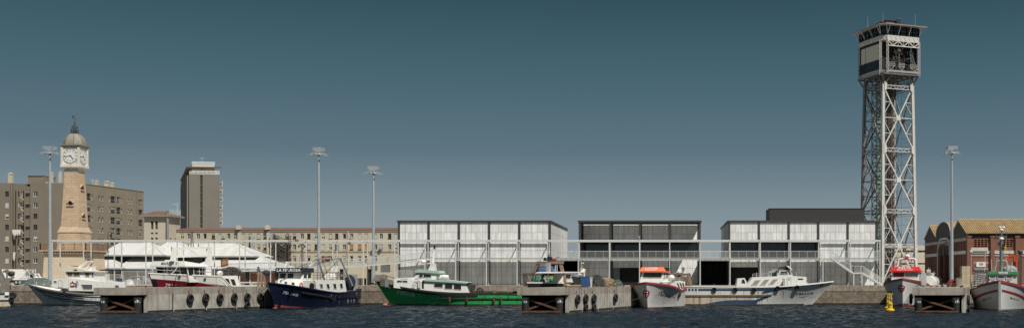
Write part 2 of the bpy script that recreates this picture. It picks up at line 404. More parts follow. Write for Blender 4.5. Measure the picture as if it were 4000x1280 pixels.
# ------------------------------------------------------------------ camera, sun, sky
cam = bpy.data.cameras.new('camera'); cam.sensor_width = 36; cam.lens = 36*F/4000
cam.shift_x = -(CX-2000)/4000; cam.shift_y = (CY-640)/4000; cam.clip_end = 6000; cam.clip_start = .5
co = bpy.data.objects.new('camera', cam); COL.objects.link(co); co.location = (0,0,H); co.rotation_euler = (R(90),0,0); SC.camera = co
SD = Vector((-.40,.50,-.80)).normalized()
sun = bpy.data.lights.new('sun', 'SUN'); sun.energy = 5.0; sun.angle = R(.5); sun.color = (1,.95,.86)
so = bpy.data.objects.new('sun', sun); COL.objects.link(so); so.rotation_euler = SD.to_track_quat('-Z','Y').to_euler(); so.location = (60,-60,120)
w = bpy.data.worlds.new('World'); SC.world = w; w.use_nodes = True
nt = w.node_tree; N = nt.nodes; L = nt.links; bg = N['Background']
sky = N.new('ShaderNodeTexSky'); sky.sky_type = 'NISHITA'; sky.sun_disc = False
sky.sun_elevation = math.asin(-SD.z); sky.sun_rotation = math.atan2(-SD.x, -SD.y)
tc = N.new('ShaderNodeTexCoord'); sp = N.new('ShaderNodeSeparateXYZ'); L.new(tc.outputs['Generated'], sp.inputs[0])
rp = N.new('ShaderNodeValToRGB'); L.new(sp.outputs[2], rp.inputs[0])
el = rp.color_ramp.elements
stops = [(0,(.25,.30,.33)),(.042,(.236,.292,.325)),(.059,(.208,.270,.305)),(.108,(.104,.168,.209)),(.173,(.056,.119,.153)),(.235,(.028,.072,.097)),(.40,(.15,.19,.23)),(1,(.225,.26,.295))]
el[0].position, el[0].color = stops[0][0], (*stops[0][1],1)
el[1].position, el[1].color = stops[-1][0], (*stops[-1][1],1)
for p_, c_ in stops[1:-1]:
    e_ = el.new(p_); e_.color = (*c_,1)
up = N.new('ShaderNodeVectorMath'); up.operation = 'SCALE'; up.inputs['Scale'].default_value = 10.0; L.new(rp.outputs[0], up.inputs[0])
mx = N.new('ShaderNodeMix'); mx.data_type = 'RGBA'; mx.inputs[0].default_value = .03
L.new(up.outputs[0], mx.inputs[6]); L.new(sky.outputs[0], mx.inputs[7])
L.new(mx.outputs[2], bg.inputs[0]); bg.inputs[1].default_value = .1
SC.view_settings.view_transform = 'Standard'; SC.view_settings.look = 'None'; SC.view_settings.exposure = .0; SC.view_settings.gamma = 1

# ------------------------------------------------------------------ water
def water():
    m = bpy.data.materials.new('harbour_water'); m.use_nodes = True; nt = m.node_tree; N = nt.nodes; L = nt.links
    b = N['Principled BSDF']; b.inputs['Base Color'].default_value = (.004,.009,.013,1); b.inputs['Specular IOR Level'].default_value = .21; b.inputs['Roughness'].default_value = .12; b.inputs['IOR'].default_value = 1.33
    tc = N.new('ShaderNodeTexCoord'); prev = None
    pm = N.new('ShaderNodeMapping'); pm.inputs['Scale'].default_value = (.035,.10,1); L.new(tc.outputs['Object'], pm.inputs['Vector'])
    pn = N.new('ShaderNodeTexNoise'); pn.inputs['Scale'].default_value = 1; pn.inputs['Detail'].default_value = 3; L.new(pm.outputs[0], pn.inputs['Vector'])
    pr = N.new('ShaderNodeMapRange'); pr.inputs[1].default_value = .38; pr.inputs[2].default_value = .62; pr.inputs[3].default_value = .35; pr.inputs[4].default_value = 1.0; L.new(pn.outputs['Fac'], pr.inputs[0])
    for k, (sc, st, di) in enumerate([((1.1,1.7,1), .9, .22), ((4.0,5.5,1), .8, .06)]):
        mp = N.new('ShaderNodeMapping'); mp.inputs['Scale'].default_value = sc; mp.inputs['Rotation'].default_value = (0,0,.25+.5*k)
        L.new(tc.outputs['Object'], mp.inputs['Vector'])
        n = N.new('ShaderNodeTexNoise'); n.inputs['Scale'].default_value = 1; n.inputs['Detail'].default_value = 4; n.inputs['Roughness'].default_value = .6
        L.new(mp.outputs[0], n.inputs['Vector'])
        bp = N.new('ShaderNodeBump'); bp.inputs['Strength'].default_value = st; bp.inputs['Distance'].default_value = di
        L.new(n.outputs['Fac'], bp.inputs['Height'])
        L.new(pr.outputs[0], bp.inputs['Strength'])
        if prev: L.new(prev.outputs[0], bp.inputs['Normal'])
        prev = bp
    L.new(prev.outputs[0], b.inputs['Normal'])
    import numpy as np
    xs = np.linspace(-108, 60, 640); ys = np.linspace(80, 172, 620)
    Xg, Yg = np.meshgrid(xs, ys)
    rng = np.random.RandomState(3); Zg = np.zeros_like(Xg)
    for i in range(34):
        lam = .55 + 1.9*rng.rand()**1.3; a = rng.normal(1.35, .6); k = 2*math.pi/lam
        Zg += .0095*lam**.9*np.sin(k*(Xg*math.cos(a)+Yg*math.sin(a)) + rng.rand()*6.28 + .6*np.sin(Xg*.21+i)+.5*np.sin(Yg*.17+2*i))
    Zg -= .03
    V = np.stack([Xg,Yg,Zg],-1).reshape(-1,3); ny, nx = Xg.shape
    idx = np.arange(nx*ny).reshape(ny,nx)
    Fc = np.stack([idx[:-1,:-1],idx[:-1,1:],idx[1:,1:],idx[1:,:-1]],-1).reshape(-1,4)
    me = bpy.data.meshes.new('water'); me.vertices.add(len(V)); me.vertices.foreach_set('co', V.astype('f').ravel())
    me.loops.add(Fc.size); me.loops.foreach_set('vertex_index', Fc.astype('i').ravel())
    me.polygons.add(len(Fc)); me.polygons.foreach_set('loop_start', np.arange(0,Fc.size,4,dtype='i')); me.update(calc_edges=True)
    me.shade_smooth(); me.materials.append(m)
    o = bpy.data.objects.new('water', me); COL.objects.link(o); props(o, kind='structure')
    q = MB()   # the far and near open water around the rippled sheet
    q.quad((-1500,-1500,-.35),(1500,-1500,-.35),(1500,172,-.35),(-1500,172,-.35)); q.build('open_water', m, kind='structure')
water()
# ------------------------------------------------------------------ quay
QY = 171.0
g = MB(); g.box(-900, 900, QY+.55, 3000, GZ-1, GZ-.02); g.build('quay_ground', ASPH, kind='structure')
qw = thing('quay_wall', 'long stained stone quay wall rising from the water behind the moored boats', 'wall', (0,QY,0))
m = MB(); m.box(-400, 400, QY, QY+.5, -3, 1.93); m.build('wall', STONEQ, qw)
m = MB(); m.box(-400,400,QY-.03,QY-.002,-.4,.22); m.build('tide_mark', mat('tide_weed',(.03,.028,.02),.9,var=.5,scale=3), qw)
m = MB(); x = -130.
while x < 90:
    w_ = random.uniform(2.2,3.4); m.box(x+.012, x+w_-.012, QY-.06+random.uniform(-.015,.015), QY+.9, 1.96, GZ+.012+random.uniform(-.012,.012)); x += w_
m.build('coping', mat('quay_coping', (.27,.225,.175), .9, var=.35, scale=1.6, grime=.6, streak=.35, dirt=(.10,.075,.055), bump=.6), qw)
# ------------------------------------------------------------------ clock tower (front face at Y0)
Y0 = 192.0
def clock_tower():
    s = F/Y0
    xw = lambda px: PX(px, Y0); zw = lambda py: PZ(py, Y0)
    cx = xw(279)+.05; 
    half = 1.52
    cyy = Y0 + 4.6; cxx = (PX(240,cyy-1.5)+PX(308,cyy-1.5))/2      # tower axis
    # the chamber's front face stands deeper than the podium's: widths are corrected to that depth
    t = thing('clock_tower', 'tall tapering sandstone clock tower with scaled dome and white clock faces', 'clock tower', (cxx, cyy, GZ))
    k = lambda px, y: PX(px, y)
    def sq(hw, z): return [(cxx-hw,cyy-hw,z),(cxx+hw,cyy-hw,z),(cxx+hw,cyy+hw,z),(cxx-hw,cyy+hw,z)]
    Yc = cyy-1.5; zc = lambda py: PZ(py, Yc)
    # podium: battered square block, cornice, railing
    pw0, pw1 = 3.62, 3.36
    m = MB(); m.loft(sq(pw0, GZ-.3), sq(pw1, zc(985))); m.build('podium', TOWERP, t)
    m = MB(); m.loft(sq(pw1+.15, zc(985)+.002), sq(pw1+.55, zc(981))); m.loft(sq(pw1+.62, zc(981)+.002), sq(pw1+.62, zc(977)))
    for i in range(17):
        q = -pw1 + i*(2*pw1)/16
        m.box(cxx+q-.12, cxx+q+.12, cyy-pw1-.42, cyy-pw1-.003, zc(991), zc(985)-.003)
        m.box(cxx+pw1+.003, cxx+pw1+.42, cyy+q-.12, cyy+q+.12, zc(991), zc(985)-.003)
    m.build('cornice', TRIMST, t)
    m = MB(); zr0, zr1 = zc(977), zc(953); rw = pw1+.45
    for (ax, ay, bx, by) in [(-rw,-rw,rw,-rw),(rw,-rw,rw,rw),(rw,rw,-rw,rw),(-rw,rw,-rw,-rw)]:
        for z in (zr0+.12, zr1): m.bar((cxx+ax,cyy+ay,z),(cxx+bx,cyy+by,z),.06)
        for i in range(33):
            f = i/32; x, y = cxx+ax+(bx-ax)*f, cyy+ay+(by-ay)*f
            m.bar((x,y,zr0),(x,y,zr1+(.15 if i % 8 == 0 else 0)), .12 if i % 8 == 0 else .045)
        x, y = cxx+(ax+bx)/2, cyy+(ay+by)/2
        m.torus((x,y,(zr0+zr1)/2),(by-ay,ax-bx,0) if True else 0,.3,.03,14,5)
    m.build('railing', mat('rusty_railing', (.20,.13,.085), .8, var=.3), t)
    # stepped pedestal, shaft, moulding
    m = MB(); m.loft(sq(2.02, zc(977)+.002), sq(1.86, zc(908)))
    m.build('pedestal', TOWERST, t)
    m = MB(); m.loft(sq(1.95, zc(908)+.002), sq(1.95, zc(904))); m.loft(sq(1.92, zc(904)+.002), sq(1.60, zc(884))); m.loft(sq(1.63, zc(884)+.002), sq(1.63, zc(881)))
    m.build('base_moulding', TRIMST, t)
    m = MB(); m.loft(sq(1.54, zc(881)+.002), sq(1.14, zc(668))); m.build('shaft', TOWERST, t)
    m = MB(); m.loft(sq(1.19, zc(668)+.002), sq(1.25, zc(663))); m.loft(sq(1.2, zc(663)+.002), sq(1.2, zc(659)))
    m.loft(sq(1.24, zc(659)+.002), sq(1.6, zc(652))); m.loft(sq(1.63, zc(652)+.002), sq(1.63, zc(642))); m.build('capital_moulding', CLOCKW, t)
    ch = 1.40
    m = MB(); m.loft(sq(ch, zc(642)+.002), sq(ch, zc(572)))
    for sx in (-1,1):
        for sy in (-1,1): m.box(cxx+sx*ch-.17, cxx+sx*ch+.17, cyy+sy*ch-.17, cyy+sy*ch+.17, zc(642)+.004, zc(575))
    m.build('clock_chamber', CLOCKW, t)
    m = MB(); m.loft(sq(1.48, zc(572)+.002), sq(1.72, zc(568))); m.loft(sq(1.76, zc(568)+.002), sq(1.76, zc(563)))
    m.build('eaves', mat('dome_eaves', (.20,.19,.165), .7), t)
    # clock faces on the two sides in view (and the hidden two)
    zf = zc(608); rf = 1.2
    for ax, lab in (((0,-1,0),1),((1,0,0),1),((0,1,0),0),((-1,0,0),0)):
        n = Vector(ax); c = Vector((cxx,cyy,zf)) + n*(ch+.02); u = Vector((0,0,1)).cross(n); up = Vector((0,0,1))
        m = MB(); m.tube(c-n*.05, c+n*.03, rf, n=40); fc = m.build('clock_face', mat('clock_dial', (.66,.66,.64), .5, var=.04), t)
        m = MB(); m.torus(c+n*.03, n, rf, .06, 40, 6); m.torus(c+n*.035, n, rf*.62, .02, 32, 4); m.build('rim', mat('dial_rim', (.42,.40,.36), .6), fc)
        m = MB()
        for h in range(12):
            a = h*math.pi/6; d = u*math.sin(a)+up*math.cos(a)
            m.bar(c+n*.045+d*rf*.70, c+n*.045+d*rf*.93, .06, .02, up=n)
        m.build('hour_mark', INK, fc)
        for ang, ln, wd in ((R(137), .62, .085),(R(262), .95, .055)):
            d = u*math.sin(ang)+up*math.cos(ang); m = MB(); m.bar(c+n*.07-d*.18, c+n*.07+d*ln*rf, wd, .03, up=n); m.build('hand', INK, fc)
    # shaft windows
    def niche(fz, face):
        hw = 1.54 + (1.14-1.54)*((fz-zc(881))/(zc(668)-zc(881)))
        n = Vector((0,-1,0)) if face == 'f' else Vector((1,0,0)); u = Vector((0,0,1)).cross(n)
        c = Vector((cxx,cyy,fz)) + n*(hw-.05)
        m = MB(); A = [c+u*(.34*math.cos(a))+Vector((0,0,.34*math.sin(a)+.05)) for a in [math.pi*i/10 for i in range(11)]]
        B = [c+u*(.62*math.cos(a))+Vector((0,0,.56*math.sin(a)+.05)) for a in [math.pi*i/10 for i in range(11)]]
        for i in range(10):
            p = [A[i],A[i+1],B[i+1],B[i]]; m.prism(p, n*.24)
        m.prism([c+u*-.62+Vector((0,0,-.5)),c+u*.62+Vector((0,0,-.5)),c+u*.62+Vector((0,0,-.32)),c+u*-.62+Vector((0,0,-.32))], n*.26)
        w_ = m.build('window', TRIMST, t)
        m = MB(); m.prism([c+u*-.33+Vector((0,0,-.32)),c+u*.33+Vector((0,0,-.32))]+[p-Vector((0,0,.02)) for p in A], n*.1); m.build('opening', BLACK, w_)
    niche(zc(793),'f'); niche(zc(730),'s'); niche(zc(842),'s')
    # dome, lantern, vane
    zb = zc(563)
    prof = [(1.78,0),(1.77,.2),(1.69,.62),(1.52,1.05),(1.22,1.48),(.8,1.82),(.45,1.98),(.4,2.06)]
    m = MB(); m.lathe([(r*1.02, zb+z*1.0+.003) for r, z in prof], (cxx,cyy,0), 8, math.pi/8); dm = m.build('dome', DOME, t)
    m = MB()
    for i in range(8):
        a = math.pi/8+i*math.pi/4
        m.path([(cxx+(r*1.02)*math.cos(a), cyy+(r*1.02)*math.sin(a), zb+z+.01) for r, z in prof], .06, 5)
        m.build('rib', mat('dome_ribs', (.17,.16,.13), .7), dm); m = MB()
    
    z0 = zb+2.06; m = MB(); m.lathe([(.62,z0),(.62,z0+.1),(.5,z0+.12)], (cxx,cyy,0), 12)
    for i in range(8):
        a = i*math.pi/4; x, y = math.cos(a), math.sin(a)
        m.bar((cxx+.58*x,cyy+.58*y,z0+.1),(cxx+.45*x,cyy+.45*y,z0+1.0),.06); m.bar((cxx+.45*x,cyy+.45*y,z0+1.0),(cxx+.1*x,cyy+.1*y,z0+1.5),.05)
        m.bar((cxx+.62*x,cyy+.62*y,z0+.1),(cxx+.62*x,cyy+.62*y,z0+.5),.05)
    m.torus((cxx,cyy,z0+.5),(0,0,1),.62,.03,16,5); m.torus((cxx,cyy,z0+1.0),(0,0,1),.46,.05,16,5)
    m.lathe([(.26,z0+.1),(.3,z0+.5),(.16,z0+.9),(.02,z0+1.1)], (cxx,cyy,0), 10)
    m.build('bell_cage', BRONZE, t)
    m = MB(); m.tube((cxx,cyy,z0+1.4),(cxx,cyy,z0+3.2),.03,.012); m.ball((cxx,cyy,z0+1.75),.13); m.bar((cxx-.4,cyy,z0+2.45),(cxx+.4,cyy,z0+2.45),.04)
    m.prism([(cxx-.45,cyy-.02,z0+2.62),(cxx-.1,cyy-.02,z0+2.6),(cxx-.1,cyy-.02,z0+2.85),(cxx-.5,cyy-.02,z0+2.95)],(0,.04,0)); m.bar((cxx,cyy-.3,z0+2.3),(cxx,cyy+.3,z0+2.3),.04)
    m.build('weather_vane', BRONZE, t)
    return t
clock_tower()

# ------------------------------------------------------------------ apartment block on the far left (Y = 300)
def apartments():
    Y = 300.; t = thing('apartment_block', 'drab beige apartment block with stacked windows behind the clock tower', 'building', (PX(150,Y), Y, GZ))
    X = lambda p: PX(p,Y); Z = lambda p: PZ(p,Y)
    rows = [757+43.2*i for i in range(7)]
    def facade(px0, px1, top, cols, yoff=0., m_=APT, wwd=15, nm='wall', depth=10):
        y = Y+yoff; x0, x1 = PX(px0,y), PX(px1,y); h = PZ(top,y)-GZ
        holes = []
        for c, wd, hh in cols:
            for r in rows:
                z = PZ(r,y)-GZ; u = PX(c,y)-x0; holes.append((u-wd/2*y/F, u+wd/2*y/F, z-hh/2*y/F, z+hh/2*y/F))
        m = MB(); P = holed(m, (x0,y,GZ), (1,0,0), x1-x0, h, holes, (0,-1,0), .22)
        m.quad((x1,y,GZ),(x1,y+depth,GZ),(x1,y+depth,GZ+h),(x1,y,GZ+h)); m.quad((x0,y,GZ),(x0,y+depth,GZ),(x0,y+depth,GZ+h),(x0,y,GZ+h))
        m.quad((x0,y,GZ+h),(x1,y,GZ+h),(x1,y+depth,GZ+h),(x0,y+depth,GZ+h))
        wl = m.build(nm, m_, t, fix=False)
        for a in holes:
            q = random.random(); big = (a[1]-a[0]) > .8
            window(P, a, t, FRAMEW if (q < .75 and big) else FRAMED, GLASS, .2, .09 if big else .07, 1 if q > .35 and big else 0, blind=0 if q > .45 else random.choice([.35,.6,.97,.97]), bm=BLINDM, sill=big and q < .6)
        return P, h
    facade(-30, 46, 714, [(27,15,21)])
    facade(46, 98, 717, [(49.5,4.5,20),(72.5,6,20),(87,12,17)], .9)
    facade(98, 118, 727, [], .4); facade(118, 252, 714, [(138,16,20),(193,7,16)], 0.)
    # ledge slabs and awning arms in the shaft
    for r in rows:
        y = Y+.35; m = MB(); m.box(PX(101,y), PX(120,y), y-.55, y-.02, PZ(r-7,y), PZ(r-4,y)); m.build('ledge', TRIMG, t)
        m = MB(); m.bar((PX(82,y),y-.3,PZ(r+12,y)),(PX(96,y),y-.3,PZ(r+24,y)),.14); m.build('awning_arm', BEIGE2, t)
    m = MB()
    for p in (45.5, 67, 98): m.tube((PX(p,Y),Y-.15,GZ),(PX(p,Y),Y-.15,PZ(718,Y)),.14)
    m.build('downpipe', APT, t)
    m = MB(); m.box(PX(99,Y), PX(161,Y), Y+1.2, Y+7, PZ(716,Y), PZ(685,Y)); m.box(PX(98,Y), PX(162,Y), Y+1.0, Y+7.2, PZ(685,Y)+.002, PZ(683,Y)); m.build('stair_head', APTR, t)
    def chimney(p, w_, top, bot, y=Y+3):
        x = PX(p,y); h = w_*y/F/2; m = MB(); m.box(x-h,x+h,y-h,y+h,PZ(bot,y),PZ(top+8,y)); m.box(x-h*1.12,x+h*1.12,y-h*1.12,y+h*1.12,PZ(top+8,y)+.002,PZ(top+6,y))
        for sx in (-.7,.7):
            for sy in (-.7,.7): m.box(x+sx*h-.08,x+sx*h+.08,y+sy*h-.08,y+sy*h+.08,PZ(top+6,y)+.003,PZ(top+3,y))
        m.lathe([(h*1.2,PZ(top+3,y)+.002),(h*.6,PZ(top,y))],(x,y,0),4,math.pi/4); m.build('chimney', BEIGE2, t)
    for p, w_, tp, bt in [(42,14,674,716),(173,11,695,712),(202,9,672,716),(236,10,670,716)]: chimney(p,w_,tp,bt)
    m = MB(); m.tube((PX(236,Y+3),Y+3,PZ(716,Y+3)),(PX(236,Y+3),Y+3,PZ(668,Y+3)),.28); m.build('vent_pipe', GALV, t)
    m = MB(); m.box(PX(160,Y),PX(190,Y),Y+2,Y+5,PZ(716,Y),PZ(708,Y)); m.build('roof_hut', BEIGE2, t)
    # right wing receding from the camera
    A = Vector((PX(310,Y+4), Y+4, 0)); Yb = 333.5; B = Vector((PX(561,Yb), Yb, 0)); U = (B-A); wl = U.length; U.normalize(); Nn = Vector((U.y,-U.x,0))
    ztop = PZ(716, Y+4)-GZ
    def ufor(px):
        s = (px-CX)/F; return (s*A.y - A.x)/(U.x - s*U.y)
    cols = [(345,18,1.9,0),(360,5,1.35,1),(388,7,1.35,1),(401,7,1.35,1),(428,5,1.25,1),(441,17,1.9,0),(462,17,1.9,0),(475,5,1.35,1),(501,6,1.35,1),(513,6,1.35,1),(537,4,1.25,1),(549,15,1.9,0)]
    holes = []; kinds = []
    zr = [PZ(764,Y+4)-GZ-2.9*i for i in range(8)]
    for px, wpx, hh, kd in cols:
        u0, u1 = ufor(px-wpx/2), ufor(px+wpx/2)
        for z in zr:
            if z < 1.5: continue
            holes.append((u0,u1,z-hh/2,z+hh/2)); kinds.append(kd)
    m = MB(); P = holed(m, A+Vector((0,0,GZ)), U, wl, ztop, holes, Nn, .3)
    m.quad(P(0,0),P(0,0,12),P(0,ztop,12),P(0,ztop)); m.quad(P(wl,0),P(wl,0,12),P(wl,ztop,12),P(wl,ztop)); m.quad(P(0,ztop),P(wl,ztop),P(wl,ztop,12),P(0,ztop,12))
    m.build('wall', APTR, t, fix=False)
    for a, kd in zip(holes, kinds):
        q = random.random()
        if kd: window(P, a, t, FRAMEW, GLASS, .28, .07, 0, blind=.5 if q < .3 else 0, bm=BLINDM, sill=True)
        else:
            w_ = window(P, a, t, FRAMED if q > .4 else FRAMEW, GLASS, .28, .07, 1 if q > .5 else 2, blind=random.choice([0,0,0,.4]), bm=TAN)
            m = MB(); m.hexa([P(a[0],a[2],.02),P(a[1],a[2],.02),P(a[1],a[2]+.04,.02),P(a[0],a[2]+.04,.02),P(a[0],a[2],.08),P(a[1],a[2],.08),P(a[1],a[2]+.04,.08),P(a[0],a[2]+.04,.08)])
            m.bar(P(a[0],a[2]+.75,.05),P(a[1],a[2]+.75,.05),.05); m.build('balcony_rail', GALV, w_)
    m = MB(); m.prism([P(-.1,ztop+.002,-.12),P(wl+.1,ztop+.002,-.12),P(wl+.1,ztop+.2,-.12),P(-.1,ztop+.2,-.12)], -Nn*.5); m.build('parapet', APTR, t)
    m = MB()
    for px in (336.5, 453, 535): m.tube(P(ufor(px),0,-.1),P(ufor(px),ztop,-.1),.09)
    m.build('downpipe', APT, t)
    for px, w_, tp, bt in [(378,12,704,728),(419,17,707,735),(438,12,712,738)]: chimney(px, w_, tp, bt+6, Y+24)
    m = MB(); y = Y+23; m.box(PX(386,y),PX(412,y),y,y+4,PZ(745,y),PZ(725,y)); m.build('roof_hut', BEIGE2, t)
    m = MB(); y = Y+20
    for a, b_ in (((362,722),(362,698)),((355,702),(369,702)),((357,706),(367,706)),((355,700),(358,708))): m.bar((PX(a[0],y),y,PZ(a[1],y)),(PX(b_[0],y),y,PZ(b_[1],y)),.1)
    m.build('aerial', STEELW, t)
apartments()
# washing on lines strung across the light shaft of the block
def washing(px0, px1, py, n, lab, hmin, hmax):
    Y = 299.3; m = MB(); x = PX(px0,Y)
    o = (PX(px0,Y),Y,PZ(py,Y)); st = (PX(px1,Y)-PX(px0,Y))/n
    for i in range(n):
        h = random.uniform(hmin,hmax); c = [(x+.01,Y,PZ(py,Y)),(x+st-.01,Y,PZ(py,Y)),(x+st+.03,Y-.12,PZ(py,Y)-h*.5),(x+st-.03,Y-.05-.2*random.random(),PZ(py,Y)-h),(x+.03,Y-.1,PZ(py,Y)-h*random.uniform(.85,1.1)),(x-.03,Y-.12,PZ(py,Y)-h*.5)]
        m.prism(c, (0,.05,0)); x += st
    m.bar((PX(px0,Y)-.3,Y,PZ(py,Y)),(PX(px1,Y)+.3,Y,PZ(py,Y)),.05)
    return m.build('hanging_laundry', mat('washed_cloth', (.5,.5,.48), .9, var=.3, scale=2), loc=o, label=lab, cat='laundry')
washing(49, 80, 896, 7, 'white washing bunched on a line across the shaft of the drab apartment block', 1.1, 1.7)
washing(52, 60, 984, 3, 'dark narrow garments hanging low in the shaft of the drab apartment block', 1.2, 2.2)

# ------------------------------------------------------------------ corner building with hipped tile roof (Y = 226)
def corner_house():
    Y = 226.; X = lambda p: PX(p,Y); Z = lambda p: PZ(p,Y)
    x0, x1 = X(563), X(655); t = thing('corner_building', 'pale beige four storey building with hipped red tile roof and two tall lattice windows', 'building', (x0,Y,GZ))
    h = Z(846)-GZ; dp = 5.6
    holes = []
    for px in (594,611):
        for a, b in ((863,894),(907,913),(927,934),(951,960)): holes.append((X(px-5)-x0, X(px+5)-x0, Z(b)-GZ, Z(a)-GZ))
    m = MB(); P = holed(m, (x0,Y,GZ),(1,0,0),x1-x0,h,holes,(0,-1,0),.3)
    hs = [(1.0+2.2*i, 1.7+2.2*i, v, v+1.5) for i in range(2) for v in (1.2,4.4,7.6)]
    Q = holed(m, (x1,Y,GZ),(0,1,0),dp,h,hs,(1,0,0),.3)
    m.quad((x0,Y,GZ),(x0,Y+dp,GZ),(x0,Y+dp,GZ+h),(x0,Y,GZ+h)); m.build('wall', BEIGE2, t, fix=False)
    for a in holes: window(P, a, t, FRAMED, GLASS, .28, .05, 3)
    for a in hs: window(Q, a, t, FRAMEW, GLASS, .28, .06, 1)
    m = MB(); e = .7; zt = GZ+h
    m.box(x0-e,x1+e,Y-e,Y+dp+e,zt+.002,zt+.32); m.build('eaves', TRIMG, t)
    m = MB(); m.loft([(x0-e,Y-e,zt+.325),(x1+e,Y-e,zt+.325),(x1+e,Y+dp+e,zt+.325),(x0-e,Y+dp+e,zt+.325)], [(X(598)-.4,Y+2.2,Z(821)),(X(598)+.6,Y+2.2,Z(821)),(X(598)+.6,Y+3.6,Z(821)),(X(598)-.4,Y+3.6,Z(821))])
    m.build('roof', TILE, t)
    m = MB(); m.tube((x1+.15,Y-.35,GZ),(x1+.15,Y-.35,Z(824)),.24); m.tube((x1+.15,Y-.35,Z(826)),(x1+.15,Y-.35,Z(823)),.36); m.build('flue', mat('zinc_flue', (.22,.22,.21), .6), t)
    m = MB()
    for i in range(10):
        y = Y+.3+i*.55; m.tube((x1+.3,y,zt+.3),(x1+.3,y,zt+1.3+.5*random.random()),.035)
    m.bar((x1+.3,Y+1,zt+1.1),(x1+.3,Y+5.4,zt+1.1),.04); m.bar((x1+.2,Y+4,zt),(x1+.2,Y+4,zt+3.0),.09); m.bar((x1-.7,Y+4,zt+2.7),(x1+.4,Y+4,zt+2.8),.09)
    m.build('aerial', STEELW, t)
corner_house()

# ------------------------------------------------------------------ slab tower far behind (Y = 420)
def slab():
    Y = 420.; X = lambda p: PX(p,Y); Z = lambda p: PZ(p,Y)
    t = thing('tower_block', 'tall grey brown slab tower with blank end wall and narrow window strip', 'building', (X(790),Y,GZ))
    # end wall faces us, long side turned away to the left
    A = Vector((X(738),Y,0)); B = Vector((X(848),Y+2.5,0)); U = (B-A); wl = U.length; U.normalize(); Nn = Vector((U.y,-U.x,0))
    Lr = Vector((X(711)*1.0375, Y*1.0375, 0)); D = (Lr-A)
    ht = Z(679)-GZ; us = wl*.36; ue = wl*.44
    m = MB(); P = holed(m, A+Vector((0,0,GZ)), U, wl, ht, [(us,ue,1.,ht-.4)], Nn, .7)
    C = B+D
    for a, b in ((B,C),(C,Lr)): m.quad(a+V3(0,0,GZ),b+V3(0,0,GZ),b+V3(0,0,GZ+ht),a+V3(0,0,GZ+ht))
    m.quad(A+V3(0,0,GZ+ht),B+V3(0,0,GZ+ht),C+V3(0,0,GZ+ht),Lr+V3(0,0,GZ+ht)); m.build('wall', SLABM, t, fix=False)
    m = MB(); m.quad(P(us,1,.65),P(ue,1,.65),P(ue,ht-.4,.65),P(us,ht-.4,.65)); st = m.build('window_strip', mat('strip_glass', (.05,.055,.06), .15), t, fix=False)
    m = MB()
    for i in range(15): m.hexa([P(us,1+i*2.85,.45),P(ue,1+i*2.85,.45),P(ue,1.25+i*2.85,.45),P(us,1.25+i*2.85,.45),P(us,1+i*2.85,.62),P(ue,1+i*2.85,.62),P(ue,1.25+i*2.85,.62),P(us,1.25+i*2.85,.62)])
    m.build('spandrel', SLABM, st)
    # dark side with bay windows
    dl = D.length; Ud = D.normalized(); Nd = Vector((-Ud.y, Ud.x, 0)); Nd = Nd if Nd.x < 0 else -Nd
    holes = [(2+i*dl/4, 2+i*dl/4+2.6, 1+k*2.85, 2.9+k*2.85) for i in range(4) for k in range(14)]
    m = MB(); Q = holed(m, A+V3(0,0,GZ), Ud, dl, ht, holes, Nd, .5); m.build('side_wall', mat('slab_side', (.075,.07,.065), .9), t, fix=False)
    for a in holes: window(Q, a, t, FRAMED, GLASS, .45, .1, 1)
    m = MB()
    for i in range(5):
        u = 1.2+i*dl/4.3; m.hexa([Q(u,0,-.5),Q(u+.5,0,-.5),Q(u+.5,ht,-.5),Q(u,ht,-.5),Q(u,0,-.004),Q(u+.5,0,-.004),Q(u+.5,ht,-.004),Q(u,ht,-.004)])
    m.build('mullion', TRIMG, t)
    # balconies on the right side
    for k in range(6):
        z = Z(871)-0+ -(0) + (k)*2.92*1.0; z = Z(875)+k*2.85
        m = MB(); p0 = B+Ud*2; m.prism([p0+V3(0,0,z),p0+V3(1.3,.3,z),p0+V3(1.3,.3,z+.3),p0+V3(0,0,z+.3)], Ud*4); bb = m.build('balcony', BEIGE2, t)
        m = MB(); m.bar(p0+V3(1.25,.3,z+1.3),p0+V3(0,0,z+1.3),.1); m.bar(p0+V3(1.25,.3,z+.3),p0+V3(1.25,.3,z+1.9),.1)
        for i in range(6): m.bar(p0+V3(.24*i,.05*i,z+.3),p0+V3(.24*i,.05*i,z+1.3),.06)
        m.build('railing', FRAMEW, bb)
        m = MB(); m.prism([p0+V3(.2,-.02,z+.35),p0+V3(1.0,.15,z+.35),p0+V3(1.0,.15,z+1.1),p0+V3(.2,-.02,z+1.1)], Ud*.3); m.build('awning', mat('balcony_screen', (.15,.10,.075), .8), bb)
    # set-back top floor, white railing and sloping dark pergola
    zt = GZ+ht
    m = MB(); a = A+U*.7+Ud*1.5; m.prism([a+V3(0,0,zt+.01),a+U*(wl-2)+V3(0,0,zt+.01),a+U*(wl-2.4)+V3(0,0,zt+3.6),a+U*.7+V3(0,0,zt+3.6)], Ud*11); m.build('penthouse', mat('penthouse_render', (.56,.53,.45), .8), t)
    m = MB()
    for z in (.15,.75,1.25): m.bar(A+U*.2+V3(0,0,zt+z), B-U*.2+V3(0,0,zt+z), .14)
    for i in range(24): p = A+U*(.2+i*(wl-.4)/23); m.bar(p+V3(0,0,zt),p+V3(0,0,zt+1.25),.12)
    a2 = a+U*.6
    for z in (4.6,4.0): m.bar(a2+V3(0,0,zt+z), a2+U*(wl-2.8)+V3(0,0,zt+z), .16)
    for i in range(20): p = a2+U*(i*(wl-2.8)/19); m.bar(p+V3(0,0,zt+3.6),p+V3(0,0,zt+4.7),.13)
    m.build('railing', WHITE, t)
    m = MB(); m.prism([a-U*1.4+V3(0,0,zt+2.3),a+U*(wl-.2)+V3(0,0,zt+2.5),a+U*(wl-.2)+V3(0,0,zt+2.75),a-U*1.4+V3(0,0,zt+2.6)], -Ud*2.2)
